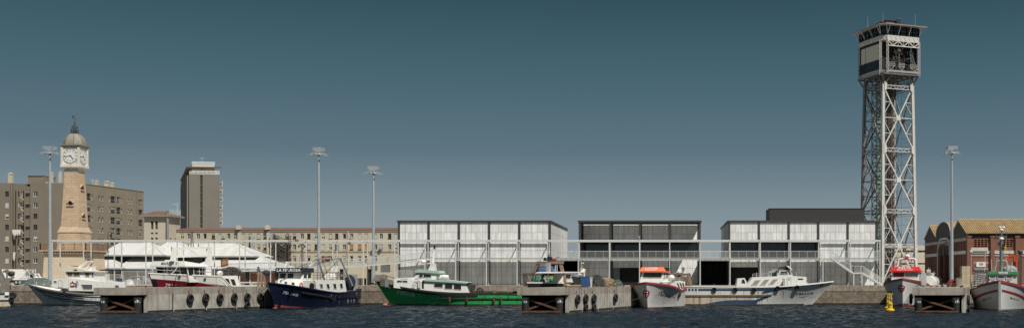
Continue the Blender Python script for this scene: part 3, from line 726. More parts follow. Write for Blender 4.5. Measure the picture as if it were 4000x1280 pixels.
    m.prism([A-U*.9-Ud*1+V3(0,0,zt+2.2),A-U*.9+D*.9+V3(0,0,zt-1.5),A-U*.9+D*.9+V3(0,0,zt-1.1),A-U*.9-Ud*1+V3(0,0,zt+2.7)], U*2.)
    m.build('pergola_roof', FRAMED, t)
    m = MB(); p = a+U*4+V3(0,0,zt+3.6); m.bar(p,p+V3(0,0,2.6),.1); m.bar(p+V3(-1.,0,2.3),p+V3(1,0,2.4),.1); m.build('aerial', STEELW, t)
slab()

# ------------------------------------------------------------------ long three-storey building (Y = 230)
def long_building():
    Y = 230.; X = lambda p: PX(p,Y); Z = lambda p: PZ(p,Y)
    x0, x1 = X(662), X(1600); t = thing('long_office_building', 'long three storey beige building with low red tile roof and rows of small windows', 'building', ((x0+x1)/2,Y,GZ))
    h = Z(903)-GZ
    top = [674,711,738,774,800,833,860,893,918,951,978,1010,1035,1067,1124,1150,1180,1206,1235,1262,1291,1315,1345,1373,1405,1431,1467,1489,1522,1546]
    holes = []; info = []
    for i, p in enumerate(top):
        holes.append((X(p-6.5)-x0, X(p+6.5)-x0, Z(932)-GZ, Z(911)-GZ)); info.append(1)
        if p > 900 or i % 2: holes.append((X(p-6.5)-x0, X(p+6.5)-x0, Z(974.5)-GZ, Z(953)-GZ)); info.append(2)
        if p > 1100 and 1480 > p: holes.append((X(p-6)-x0, X(p+6)-x0, Z(1020)-GZ, Z(998)-GZ)); info.append(3)
    gar = [(1446,1474,1030,1056),(1486,1524,1030,1062)]
    gh = [(X(a)-x0, X(b)-x0, Z(d)-GZ, Z(c)-GZ) for a,b,c,d in gar]
    m = MB(); P = holed(m, (x0,Y,GZ),(1,0,0),x1-x0,h,holes+gh,(0,-1,0),.22)
    m.quad((x1,Y,GZ),(x1,Y+12,GZ),(x1,Y+12,GZ+h),(x1,Y,GZ+h)); m.quad((x0,Y,GZ),(x0,Y+12,GZ),(x0,Y+12,GZ+h),(x0,Y,GZ+h)); m.build('wall', BEIGE, t, fix=False)
    for k, a in enumerate(holes):
        q = random.random()
        bl = 0 if q < .4 else random.choice([.3,.45,.6,.97]); bm = BLINDO if info[k] == 2 and 1365 < top[min(len(top)-1, 0)] else BLINDM
        px = CX + (a[0]+x0)*F/Y
        if info[k] == 2 and 1360 < px < 1440: bm = BLINDO; bl = .9
        window(P, a, t, FRAMEW if random.random() < .7 else FRAMED, GLASS, .2, .07, 1 if random.random() < .7 else 0, blind=bl, bm=bm, sill=True)
    for a in gh:
        m = MB(); m.hexa([P(a[0],a[2],.15),P(a[1],a[2],.15),P(a[1],a[3],.15),P(a[0],a[3],.15),P(a[0],a[2],.2),P(a[1],a[2],.2),P(a[1],a[3],.2),P(a[0],a[3],.2)])
        m.build('garage_door', mat('roller_shutter', (.12,.125,.13), .6), t)
    m = MB(); m.box(x0-.2,x1+.2,Y-.14,Y+12.4,GZ+h+.002,GZ+h+.28); m.build('eaves', TRIMG, t)
    m = MB(); m.box(x0,x1,Y-.1,Y-.002,Z(984),Z(981)); m.box(x0,x1,Y-.08,Y-.003,Z(906),Z(903.5)); m.build('string_course', TRIMG, t)
    e = .2; m = MB(); zt = GZ+h+.285
    m.loft([(x0-e,Y-e,zt),(x1+e,Y-e,zt),(x1+e,Y+12.5,zt),(x0-e,Y+12.5,zt)],[(x0+3,Y+3.4,zt+.62),(x1-3,Y+3.4,zt+.62),(x1-3,Y+9,zt+.62),(x0+3,Y+9,zt+.62)]); m.build('roof', TILE, t)
    for p in (935,1048,1360):
        m = MB(); w_ = .5 if p < 1300 else .1; x = X(p); m.box(x-w_/2,x+w_/2,Y-.3,Y-.004,GZ,Z(900))
        if w_ > .3: m.box(x-.42,x+.42,Y-.7,Y+.2,Z(896),Z(883)); m.box(x-.32,x+.32,Y-.6,Y+.1,Z(883)+.002,Z(879))
        m.build('pilaster', BEIGE2, t)
    m = MB(); m.box(X(984),X(996),Y-.8,Y-.01,Z(1000),Z(922)); m.build('air_duct', GALV, t)
    m = MB(); m.box(X(1063),X(1070),Y-1.1,Y-.02,Z(940),Z(910)); m.build('air_duct', GALV, t)
    for p, y in ((1373,929),(1489,968),(1460,972),(1010,996),(1060,1003),(1085,1012),(1100,1012),(875,925)):
        m = MB(); m.box(X(p-5),X(p+5),Y-.7,Y-.12,Z(y+4),Z(y-6)); ac = m.build('air_conditioner', mat('ac_casing', (.45,.45,.43), .6), t)
        m = MB(); m.torus((X(p),Y-.71,Z(y-1)),(0,1,0),.17,.03,14,5); m.build('fan_grille', DARKST, ac)
    # fire escape
    m = MB()
    for (a, b) in ((930,955),(958,982),(985,1010)):
        for dy in (-.6,-1.8):
            m.bar((X(1088),Y+dy,Z(a)),(X(1128),Y+dy,Z(b)),.12); m.bar((X(1088),Y+dy,Z(a-12)),(X(1128),Y+dy,Z(b-12)),.07)
            m.bar((X(1128),Y+dy,Z(a+2)),(X(1090),Y+dy,Z(b+3)),.1)
        for i in range(9):
            f = i/8; m.box(X(1088+40*f)-.12,X(1088+40*f)+.12,Y-1.8,Y-.6,Z(a+(b-a)*f)-.05,Z(a+(b-a)*f)+.05); m.bar((X(1088+40*f),Y-1.8,Z(a+(b-a)*f)),(X(1088+40*f),Y-1.8,Z(a+(b-a)*f-12)),.05)
        m.box(X(1128),X(1140),Y-1.9,Y-.01,Z(b)-.05,Z(b)+.05); m.box(X(1078),X(1088),Y-1.9,Y-.01,Z(a)-.05,Z(a)+.05)
    for p in (1080,1090,1128,1139):
        for dy in (-.6,-1.85): m.bar((X(p),Y+dy,GZ),(X(p),Y+dy,Z(918)),.13)
    m.build('fire_escape', mat('rusty_stair', (.07,.055,.045), .7), t)
long_building()

# ------------------------------------------------------------------ white-roofed market pavilions in front of it
def pavilion(lab, lo, up, Yl=204., fascia=BLUE, wall=BRICKM, base=None):
    """lo / up = (eave px left, eave px right, ridge px left, ridge px right, eave y, ridge y)"""
    a = up or lo; dy = 2.
    t = thing('market_pavilion', lab, 'pavilion', (PX((a[0]+a[1])/2,Yl),Yl+6,GZ), group='white roofed market pavilions')
    def hip(q, Y0, dep, nm):
        el, er, rl, rr, ey, ry = q; Ym = Y0+dep/2
        e = [(PX(el,Y0),Y0,PZ(ey,Y0)),(PX(er,Y0),Y0,PZ(ey,Y0)),(PX(er,Y0)+.0,Y0+dep,PZ(ey,Y0)),(PX(el,Y0),Y0+dep,PZ(ey,Y0))]
        r = [(PX(rl,Ym),Ym-.15,PZ(ry,Ym)),(PX(rr,Ym),Ym-.15,PZ(ry,Ym)),(PX(rr,Ym),Ym+.15,PZ(ry,Ym)),(PX(rl,Ym),Ym+.15,PZ(ry,Ym))]
        m = MB(); m.loft([V3(*p) for p in e],[V3(*p) for p in r]); o = m.build(nm, ROOFW, t)
        m = MB(); m.box(e[0][0]+.05,e[1][0]-.05,Y0+.02,Y0+dep-.02,e[0][2]-.24,e[0][2]-.004); m.build('gutter', TRIMG, o)
        m = MB()
        for i in range(4): m.tube(e[i], r[i], .09, n=6)
        m.tube(r[0], r[1], .10, n=6); m.build('ridge_cap', ROOFW, o)
        return e, r
    if up:
        e, r = hip(up, Yl+3.5, 9., 'upper_roof')
        m = MB(); m.box(e[0][0]+1.0,e[1][0]-1.0,Yl+7.6,Yl+11.5,PZ(1046,Yl)-.6,e[0][2]-.25); m.build('clerestory', mat('clerestory_louvres', (.27,.25,.22), .8), t)
    if lo:
        e, r = hip(lo, Yl, 11., 'lower_roof')
        m = MB(); m.box(e[0][0]+.1,e[1][0]-.1,Yl+.1,Yl+.4,e[0][2]-.75,e[0][2]-.245); m.build('fascia', fascia, t)
        m = MB(); m.box(e[0][0]+.5,e[1][0]-.5,Yl+1.2,Yl+10,GZ,e[0][2]-.78); m.build('wall', wall, t)
        m = MB()
        n = max(2, int((e[1][0]-e[0][0])/2.5))
        for i in range(n+1):
            x = e[0][0]+.6+(e[1][0]-e[0][0]-1.2)*i/n; m.box(x-.1,x+.1,Yl+.9,Yl+1.19,GZ,e[0][2]-.78)
        m.build('pier', BEIGE2, t)
pavilion('white hipped sheet roof pavilion right beside the clock tower podium', (370,478,385,436,1046,1001), (385,640,470,592,995,948))
pavilion('white tiered roof pavilion behind the white goalpost of the crimson boat', (452,720,530,672,1047,1001), (575,775,655,700,997,946), 205.2)
pavilion('wide white tiered roof pavilion with brick base right of the goalpost boat', (735,1092,852,1024,1047,1002), (690,1000,752,922,999,950), 206.4)
# brick lean-to wall right of it under the ramp
# ------------------------------------------------------------------ steel gallery in front of the fish-market buildings
YF, YR, YB = 184.0, 186.42, 186.75
POST = [204,326,447,570,692,814,936,1057,1178,1300,1420,1542,1660,1780,1900,2020,2140,2259,2380,2498,2616,2735,2852,2970,3088,3205,3322,3437]
XP = [PX(p,YF) for p in POST]
zb0, zb1 = PZ(942.5,YF), PZ(935.5,YF); zd = PZ(1007,YF)
gal = thing('steel_gallery', 'long slender white steel frame of posts and beam with railed walkway and ramp', 'walkway', (XP[14],YF,GZ))
for i, x in enumerate(XP):
    for y in (YF, YR):
        m = MB(); m.box(x-.065,x+.065,y-.065,y+.065,GZ,zb0-.003); m.box(x-.2,x+.2,y-.2,y+.2,GZ,GZ+.03); m.build('post', STEELW, gal)
    m = MB(); m.box(x-.07,x+.07,YF+.11,YR-.11,zb0+.05,zb1-.05); m.build('crossbeam', STEELW, gal)
m = MB(); m.box(XP[0]-.12,XP[-1]+.12,YF-.1,YF+.1,zb0,zb1); m.build('beam', STEELW, gal)
m = MB(); m.box(XP[0]-.12,XP[-1]+.12,YR-.1,YR+.1,zb0,zb1); m.build('beam', STEELW, gal)
XR = PX(1690,YF)
m = MB(); m.box(XR,XP[-1]+.1,YF+.13,YR+.1,zd-.10,zd)
m.build('deck', GALV, gal)
m = MB(); x = XR
while x < XP[-1]: m.box(x+.02,x+.13,YF+.05,YF+.125,zd-.42,zd-.02); x += .2
m.box(XR,XP[-1],YF+.06,YF+.12,zd-.05,zd+.02); m.build('deck_edge', STEELW, gal)
def rail(m, a, b, h=1.12, sp=.14, bt=.022):
    a, b = Vector(a), Vector(b); n = max(2, int((b-a).length/sp))
    for i in range(n+1):
        p = a.lerp(b, i/n); m.bar(p+V3(0,0,.05), p+V3(0,0,h), bt)
    m.bar(a+V3(0,0,h), b+V3(0,0,h), .06); m.bar(a+V3(0,0,.08), b+V3(0,0,.08), .04)
    for i in range(int(n/9)+1):
        p = a.lerp(b, min(1, i*9/n)); m.bar(p, p+V3(0,0,h), .05)
br = [XR]+[x for x in XP if x > XR+.5]
for a, b in zip(br, br[1:]):
    if abs(a-XP[25]) < .1: 
        m = MB(); rail(m, (PX(3250,YF)+.2,YF+.02,zd),(b-.1,YF+.02,zd)); m.build('railing', STEELW, gal); continue
    m = MB(); rail(m, (a+.1,YF+.02,zd),(b-.1,YF+.02,zd)); m.build('railing', STEELW, gal)
m = MB(); rail(m, (PX(2205,YR),YR,zd),(PX(2255,YR),YR,zd)); rail(m, (PX(2742,YR),YR,zd),(PX(2842,YR),YR,zd)); m.build('railing', STEELW, gal)
# curving ramp down to the left
rp_ = [(870,1056),(960,1054),(1060,1051),(1200,1046),(1330,1040),(1430,1033),(1500,1028),(1560,1023),(1620,1016),(1690,1008)]
RY = YF-.0
pts = [V3(PX(p,RY),RY,PZ(y,RY)) for p, y in rp_]
m = MB()
for a, b in zip(pts, pts[1:]):
    m.hexa([a+V3(0,.1,-.12),b+V3(0,.1,-.12),b+V3(0,2.35,-.12),a+V3(0,2.35,-.12),a+V3(0,.1,0),b+V3(0,.1,0),b+V3(0,2.35,0),a+V3(0,2.35,0)])
rmp = m.build('ramp', GALV, gal)
m = MB()
for a, b in zip(pts, pts[1:]):
    m.hexa([a+V3(0,0,-.22),b+V3(0,0,-.22),b+V3(0,.09,-.22),a+V3(0,.09,-.22),a+V3(0,0,-.0),b+V3(0,0,-.0),b+V3(0,.09,-.0),a+V3(0,.09,-.0)])
m.build('side_plate', STEELW, rmp)
m = MB()
for a, b in zip(pts, pts[1:]):
    rail(m, a+V3(0,.04,0), b+V3(0,.04,0)); rail(m, a+V3(0,2.3,0), b+V3(0,2.3,0), sp=.3)
m.build('handrail', STEELW, rmp)
m = MB()
for p in (960,1075,1330,1440):
    x = PX(p,YF+.6); m.box(x-.13,x+.13,YF+.7,YF+.95,GZ,PZ(1048,YF)-.05)
    m.box(x-.13,x+.13,YF+1.6,YF+1.85,GZ,PZ(1048,YF)-.05)
m.each('support', DARKST, rmp)

# stair at the right end
st = thing('steel_staircase', 'open steel stair with landing descending right from the walkway', 'staircase', (PX(3345,182.6),182.6,GZ))
def flight(pa, pb, nm):
    Y = 182.0; a = V3(PX(pa[0],Y),Y,PZ(pa[1],Y)); b = V3(PX(pb[0],Y),Y,PZ(pb[1],Y)); n = max(3,int((a.z-b.z)/.18)); m = MB()
    for y in (0,1.7): m.bar(a+V3(0,y,0),b+V3(0,y,0),.05,.26)
    for i in range(n+1):
        p = a.lerp(b,i/n); m.box(p.x-.14,p.x+.14,Y+.03,Y+1.67,p.z+.06,p.z+.10)
    o = m.build(nm, STEELW, st); m = MB()
    for y in (0,1.7): rail(m, a+V3(0,y,.1), b+V3(0,y,.1), 1.05, .15)
    m.build('handrail', STEELW, o)
flight((3250,1008),(3333,1066),'flight'); flight((3370,1066),(3448,1114),'flight')
m = MB(); Y = 182.; a, b = PX(3333,Y), PX(3370,Y); z = PZ(1066,Y); m.box(a,b,Y,Y+1.7,z-.08,z+.1); ld = m.build('landing', STEELW, st)
m = MB(); rail(m, (a,Y,z+.1),(b,Y,z+.1),1.05,.15); m.build('handrail', STEELW, ld)
m = MB()
for x in (a+.1,b-.1):
    for y in (.1,1.6): m.box(x-.07,x+.07,Y+y-.07,Y+y+.07,GZ,z-.083)
m.each('support', STEELW, st)
m = MB(); xx = PX(3225,Y); m.box(xx,PX(3250,Y),Y,Y+1.85,PZ(1008,Y)-.1,PZ(1008,Y)); m.box(PX(3215,Y)-.06,PX(3215,Y)+.06,Y+.02,Y+.14,GZ,PZ(1008,Y)-.1); m.build('landing', STEELW, st)

# ------------------------------------------------------------------ the three zinc-clad buildings
ZT = PZ(860,YB)
def zY(py, Y=YB): return PZ(py, Y)
def cladding(t, x0, x1, y, z0, z1, name='cladding', nx=5, zs=(), M_=None, ydir=False, flip=1):
    m = MB()
    if not ydir: m.box(x0,x1,y,y+.12,z0,z1)
    else: m.box(y-.12 if flip > 0 else y, y if flip > 0 else y+.12, x0, x1, z0, z1)
    o = m.build(name, M_ or (PANELY if ydir else PANEL), t)
    m = MB(); s = .014
    for i in range(1,nx):
        x = x0+(x1-x0)*i/nx
        if not ydir: m.box(x-s,x+s,y-.006,y-.001,z0,z1)
        elif flip > 0: m.box(y+.001,y+.006,x-s,x+s,z0,z1)
        else: m.box(y-.006,y-.001,x-s,x+s,z0,z1)
    for z in zs:
        if z0+.2 < z < z1-.2:
            if not ydir: m.box(x0,x1,y-.010,y-.007,z-s,z+s)
            elif flip > 0: m.box(y+.007,y+.010,x0,x1,z-s,z+s)
            else: m.box(y-.010,y-.007,x0,x1,z-s,z+s)
    m.build('seam', SEAM, o)
    return o
ROWS = [zY(p) for p in (907,975,1042,1075)]
def frame(t, xs, y, ztop=None, cw=.17, cd=.5):
    ztop = ztop or ZT
    for x in xs:
        m = MB(); m.box(x-cw,x+cw,y-.02,y+cd,GZ,ztop-.30); m.build('column', FASCIA, t)
def roof(t, x0, x1, y0, y1, ztop=None, ov=.12):
    ztop = ztop or ZT
    m = MB(); m.box(x0-ov,x1+ov,y0-ov,y1+ov,ztop-.295,ztop); m.build('roof', FASCIA, t)
def glazing(t, x0, x1, y, z0, z1, n=2, nm='window'):
    m = MB(); fw = .06
    for z in (z0,z1-fw): m.box(x0,x1,y,y+.1,z,z+fw)
    for i in range(n+1):
        x = x0+(x1-x0-fw)*i/n; m.box(x,x+fw,y-.002,y+.098,z0+fw,z1-fw)
    o = m.build(nm, DARKST, t); m = MB(); m.box(x0+.03,x1-.03,y+.04,y+.06,z0+.03,z1-.03); m.build('pane', GLASS, o); return o
cols = [x for x in XP]
# left building: closed bays
def bays(i0, i1): return [PX(POST[i],YF)*1.0 for i in range(i0,i1+1)]
b1 = bays(11,16); t1 = thing('zinc_market_building', 'closed zinc clad hall of five equal panelled bays behind the green trawler', 'building', ((b1[0]+b1[-1])/2,YB,GZ))
frame(t1, b1, YB); YE = 217.
roof(t1, b1[0]-.17, b1[-1]+.17, YB, YE)
for a, b in zip(b1, b1[1:]):
    cladding(t1, a+.18, b-.18, YB+.1, zY(1012), ZT-.31, zs=ROWS); cladding(t1, a+.18, b-.18, YB+.1, GZ, zY(1012)-.03, zs=ROWS)
for k in range(5):
    a = YB+.6+(YE-YB-.6)*k/5; b = YB+.6+(YE-YB-.6)*(k+1)/5
    cladding(t1, a+.02, b-.02, b1[-1]+.14, GZ if k > 1 else zY(1012), ZT-.31, nx=6, zs=ROWS, ydir=True)
m = MB(); m.box(b1[-1]+.15,b1[-1]+.17,YB+11,YB+12.2,zY(990,198),zY(940,198)); m.build('slit_window', SIGNW, t1)
m = MB()
for i in range(3): m.box(b1[-1]+.16,b1[-1]+.3,YB+9.5,YB+14,zY(1003,196)-.22*i,zY(1003,196)-.22*i+.09)
m.build('vent_louvre', DARKST, t1)
m = MB(); m.box(b1[0]-.1,b1[0]-.02,YB+.5,YE,GZ,ZT-.31); m.box(b1[0]-.02,b1[-1],YE-.2,YE-.1,GZ,ZT-.31); m.build('rear_wall', FASCIA, t1)
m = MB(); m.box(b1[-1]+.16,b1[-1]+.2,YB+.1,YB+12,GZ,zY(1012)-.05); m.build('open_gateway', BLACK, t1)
# middle building: deep open loggia
b2 = bays(17,21); t2 = thing('zinc_loggia_building', 'zinc clad hall with deep shaded loggia of four bays and dark glazing', 'building', ((b2[0]+b2[-1])/2,YB,GZ))
YW = 192.4
frame(t2, b2, YB); roof(t2, b2[0]-.17, b2[-1]+.17, YB, YW-.44); roof(t2, b2[0]-.17, b2[-1]+.17, YW+.12, YW+12)
for x in b2:
    m = MB(); m.box(x-.2,x+.2,YW-.12,YW+.2,GZ,ZT-.31); m.build('column', FASCIA, t2)
PANELL = wavemat('brightened_zinc_cladding', (.88,.88,.87), (.66,.66,.64), .15, 0, rough=.55, amt=.75, bstr=.35, bscale=(2.6,2.6,.35), tone=.17)  # paler copy of PANEL: light missing in the loggia put into the colour
m = MB(); m.box(b2[0]-.1,b2[-1]+.1,YB+.85,YW-.33,ZT-.36,ZT-.30); m.build('bounce_soffit', PANELL, t2)  # pale underside added to bounce light into the loggia
m = MB(); m.box(b2[0]-.15,b2[-1]+.15,YB+.3,YB+.8,ZT-.62,ZT-.30); m.build('shutter_box', FASCIA, t2)
for i, (a, b) in enumerate(zip(b2, b2[1:])):
    cladding(t2, a+.2, b-.2, YW, PZ(944,YW), ZT-.34, zs=[PZ(913,YW)], M_=PANELL)
    glazing(t2, a+.2, b-.2, YW, PZ(1012,YW), PZ(945,YW), 3 if i != 3 else 2)
    if i == 1 or i == 2:
        m = MB(); gx0 = a+(1.3 if i == 1 else .6); m.box(gx0,b-.4,YW+3.4,YW+3.5,PZ(985,YW+3),PZ(972,YW+3)); m.build('reflection_slab', mat('ochre_reflection', (.30,.17,.05), .6), t2)  # ochre slab put behind the glass for its yellow reflections
    if i == 1:
        cladding(t2, a+.2, b-.2, YW, PZ(1044,YW), PZ(1012,YW)-.02)
        m = MB(); m.box(a+.2,a+1.3,YW+.05,YW+.15,GZ,PZ(1044,YW)-.02); m.build('door', mat('grey_door_paint', (.16,.165,.165), .6), t2)
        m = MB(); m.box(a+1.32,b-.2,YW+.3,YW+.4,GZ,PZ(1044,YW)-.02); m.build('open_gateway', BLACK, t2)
    else: cladding(t2, a+.2, b-.2, YW, GZ, PZ(1012,YW)-.02, zs=[PZ(1046,YW),PZ(1078,YW)], M_=PANELL)
m = MB(); m.box(b2[0]-.15,b2[0]-.05,YB+.5,YW+12,GZ,ZT-.31); m.box(b2[-1]+.02,b2[-1]+.12,YW+.22,YW+12,GZ,ZT-.31); m.box(b2[0]-.03,b2[-1],YW+11.8,YW+11.9,GZ,ZT-.31); m.build('rear_wall', FASCIA, t2)
# low passages between the buildings; their shade is in the near-black walls
for (xa, xb, lab, nl) in ((b1[-1]+.35, b2[0]-.2, 'low dark open passage between the closed hall and the loggia hall', 0),(b2[-1]+.2, bays(22,22)[0]-.25, 'low dark open passage with racks right of the loggia hall', 4)):
    tp = thing('passage_building', lab, 'building', ((xa+xb)/2,YB+8,GZ)); zc_ = PZ(1014,YR)
    m = MB(); m.box(xa,xb,YR+.2,YB+12,zc_-.02,zc_+.25); m.build('roof', FASCIA, tp)
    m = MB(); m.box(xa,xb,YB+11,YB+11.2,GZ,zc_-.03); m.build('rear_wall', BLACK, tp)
    m = MB()
    for x in (xa+.03, xb-.13): m.box(x,x+.1,YR+.6,YB+11,GZ,zc_-.03)
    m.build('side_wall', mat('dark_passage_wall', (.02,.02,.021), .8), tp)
    if nl:
        m = MB()
        for k in range(2): m.bar((xa+.2,YB+7,GZ+1.0+.8*k),(xb-.2,YB+7,GZ+1.0+.8*k),.1)
        for k in range(5): m.bar((xa+.3+k*(xb-xa-.6)/4,YB+7,GZ),(xa+.3+k*(xb-xa-.6)/4,YB+7,GZ+1.85),.08)
        m.build('rack', mat('grey_rack', (.06,.06,.06), .5), tp)
        m = MB()
        for k in range(4): m.box(xa+.15+k*(xb-xa)/4,xa+.1+(k+.93)*(xb-xa)/4,YB+10.8,YB+10.95,GZ+.1,zc_-.5)
        m.build('shutter', mat('dark_shutter', (.022,.022,.024), .5), tp)
# right building
b3 = bays(22,27); t3 = thing('zinc_hall_with_roof_box', 'zinc clad hall with dark window band and large black plant box on its roof', 'building', ((b3[0]+b3[-1])/2,YB,GZ))
frame(t3, b3, YB); YE3 = YB+27; roof(t3, b3[0]-.17, b3[-1]+.17, YB, YE3)
for i, (a, b) in enumerate(zip(b3, b3[1:])):
    cladding(t3, a+.18, b-.18, YB+.1, zY(943), ZT-.31, zs=ROWS)
    if i < 3:
        glazing(t3, a+.18, b-.18, YB+.9, zY(1012), zY(946), 3)
        m = MB(); m.box(a+.18,b-.18,YB+.25,YB+1.2,zY(945),zY(943)-.004); m.box(a+.18,a+.28,YB+.25,YB+.9,zY(1012),zY(945)-.01); m.box(b-.28,b-.18,YB+.25,YB+.9,zY(1012),zY(945)-.01); m.build('window_reveal', FASCIA, t3)
        cladding(t3, a+.18, b-.18, YB+.1, zY(1042) if i == 0 else GZ, zY(1012)-.03, zs=ROWS)
        if i == 0:
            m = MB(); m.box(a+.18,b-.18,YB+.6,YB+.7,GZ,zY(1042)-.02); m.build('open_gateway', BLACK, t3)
    else:
        cladding(t3, a+.18, b-.18, YB+.1, zY(1012), zY(943)-.02, zs=ROWS); cladding(t3, a+.18, b-.18, YB+.1, GZ, zY(1012)-.03, zs=ROWS)
for k in range(5):
    a = YB+.6+26*k/5; b = YB+.6+26*(k+1)/5
    cladding(t3, a+.02, b-.02, b3[0]-.16, GZ, ZT-.31, nx=6, zs=ROWS, ydir=True, flip=-1)
    cladding(t3, a+.02, b-.02, b3[-1]+.16, GZ, ZT-.31, nx=6, zs=ROWS, ydir=True)
m = MB(); ya, yb_ = 192., 199.3; m.box(PX(3006,ya),PX(3378,ya),ya,yb_,ZT+.002,PZ(815,ya)); m.box(PX(3006,ya)-.06,PX(3378,ya)+.06,ya-.06,yb_+.06,PZ(815,ya)+.002,PZ(815,ya)+.1); m.build('plant_box', mat('plant_box_cladding', (.040,.036,.035), .6, var=.08), t3)
m = MB(); m.box(b3[0],b3[-1],YE3-.2,YE3-.1,GZ,ZT-.31); m.build('rear_wall', FASCIA, t3)
# two lanterns fixed on the gallery beam
for p in (2497, 1228):
    x = PX(p,YF); m = MB(); m.box(x-.2,x+.2,YF-.15,YF+.15,zb1+.003,zb1+.1); m.tube((x,YF,zb1+.1),(x,YF,zb1+.3),.05); m.ball((x,YF,zb1+.42),.16,.16,.14); m.build('floodlight', GALV, gal)
# ------------------------------------------------------------------ cable-car tower (Y ~ 346)
def cable_tower():
    phi = R(22.4); C = Vector((PX(3470,350.), 350., 0)); u = Vector((math.cos(phi), math.sin(phi), 0)); v = Vector((-math.sin(phi), math.cos(phi), 0))
    zz = lambda py: PZ(py, 347.)
    t = thing('cable_car_tower', 'very tall steel lattice cable car tower with glazed red roofed top station', 'tower', (C.x,C.y,GZ))
    zs0, zs1 = GZ, zz(330)
    def half(z): f = (z-zs0)/(zs1-zs0); return 5.95 + (5.1-5.95)*f
    def P(a, b, z): h = half(z); return C + u*(a*h) + v*(b*h) + Vector((0,0,z))
    cs = [(-1,-1),(1,-1),(1,1),(-1,1)]
    for a, b in cs:
        m = MB(); w_ = .30
        for du, dv in ((-w_,-w_),(w_,-w_),(w_,w_),(-w_,w_)):
            m.bar(P(a,b,zs0)+u*du+v*dv, P(a,b,zs1)+u*du+v*dv, .22, up=u)
        p0, p1 = P(a,b,zs0), P(a,b,zs1)
        m.bar(p0-v*w_, p1-v*w_, .58, .1, up=v); m.bar(p0-u*w_, p1-u*w_, .58, .1, up=u)
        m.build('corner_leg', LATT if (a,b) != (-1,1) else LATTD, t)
    lv = [GZ, zz(823), zz(586), zz(343)]
    def lattice(m, p, q, w_=.5, ch=.12, n=None, up=(0,0,1)):
        p, q = Vector(p), Vector(q); d = q-p; n = n or max(3,int(d.length/ (w_*1.1))); s = Vector(up)*w_/2
        m.bar(p-s,q-s,ch); m.bar(p+s,q+s,ch)
        for i in range(n): a = p+d*(i/n); b = p+d*((i+1)/n); m.bar(a+(s if i % 2 else -s), b+(-s if i % 2 else s), ch*.7)
    faces = [(0,1),(3,0),(1,2),(2,3)]
    for fi, (i, j) in enumerate(faces):
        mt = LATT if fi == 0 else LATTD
        c0, c1 = cs[i], cs[j]; n_ = (-v, -u, u, v)[fi]
        for k in range(3):
            za, zb = lv[k], lv[k+1]; zm = (za+zb)/2
            if k == 0: zm = zz(960)
            A0, B0, A1, B1 = P(*c0,za), P(*c1,za), P(*c0,zb), P(*c1,zb); M_ = (P(*c0,zm)+P(*c1,zm))/2
            m = MB()
            for p in (A0,B0,A1,B1): m.bar(p,M_,.34,.28,up=n_)
            L0, L1 = P(*c0,zm), P(*c1,zm); m.bar(L0,L1,.22)
            for p, leg in ((A0,c0),(A1,c0),(B0,c1),(B1,c1)):   # secondary struts: leg to the middle of each diagonal
                mid = (p+M_)/2; m.bar(P(*leg,mid.z),mid,.16); m.bar(P(*leg,zm+(mid.z-zm)*.12),mid,.15)
            g = .75; uu = (B0-A0).normalized(); m.prism([M_+uu*-g+V3(0,0,-g)-n_*-.2,M_+uu*g+V3(0,0,-g)-n_*-.2,M_+uu*g+V3(0,0,g)-n_*-.2,M_+uu*-g+V3(0,0,g)-n_*-.2], n_*.06)
            if fi:
                nz = int((zb-za)/2.4)
                for q in range(nz):
                    zq = za+(zb-za)*(q+.5)/nz; m.bar(P(*c0,zq),P(*c1,zq),.07); m.bar(P(*c0,zq),P(*c0,zq).lerp(P(*c1,zq),.5)+V3(0,0,2.2),.06)
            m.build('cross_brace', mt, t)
            m = MB(); lattice(m, P(*c0,zb)+V3(0,0,-.2), P(*c1,zb)+V3(0,0,-.2), 1.0, .17, 9)
            if k == 0: lattice(m, P(*c0,zm), P(*c1,zm), 1.0, .17, 9)
            for c_, s_ in ((c0,1),(c1,-1)):
                p = P(*c_,zb); m.prism([p+uu*(s_*.1)+V3(0,0,-1.6)+n_*.52,p+uu*(s_*1.)+V3(0,0,-.9)+n_*.52,p+uu*(s_*1.)+V3(0,0,.9)+n_*.52,p+uu*(s_*.1)+V3(0,0,1.6)+n_*.52], n_*.05)
            m.build('belt_girder', mt, t)
    # inner lift shaft (rusty) and green stair tower
    def shaft(cu, cv, w_, mt, nm, ztop, stp, inner=None):
        m = MB(); c = C+u*cu+v*cv
        for a in (-1,1):
            for b in (-1,1): m.bar(c+u*a*w_+v*b*w_+V3(0,0,GZ), c+u*a*w_+v*b*w_+V3(0,0,ztop), .24)
        z = GZ; k = 0
        while z < ztop:
            q = [c+u*a*w_+v*b*w_+V3(0,0,z) for a,b in cs]; q2 = [c+u*a*w_+v*b*w_+V3(0,0,z+stp) for a,b in cs]
            for i in range(4): m.bar(q[i],q[(i+1)%4],.14); m.bar(q[i],q2[(i+1)%4],.12)
            z += stp; k += 1
        o = m.build(nm, mt, t); return c, o
    c, sh = shaft(.9,.9,1.05,SHAFT,'lift_shaft',zz(300),2.2)
    m = MB(); m.bar(c+V3(0,0,GZ),c+V3(0,0,zz(300)),1.15); m.build('guide_column', SHAFT, sh)
    c, sh = shaft(-2.2,2.2,1.35,mat('stair_tower_frame',(.05,.06,.055),.5,var=.2),'stair_tower',zz(300),2.6)
    m = MB(); z = GZ; k = 0
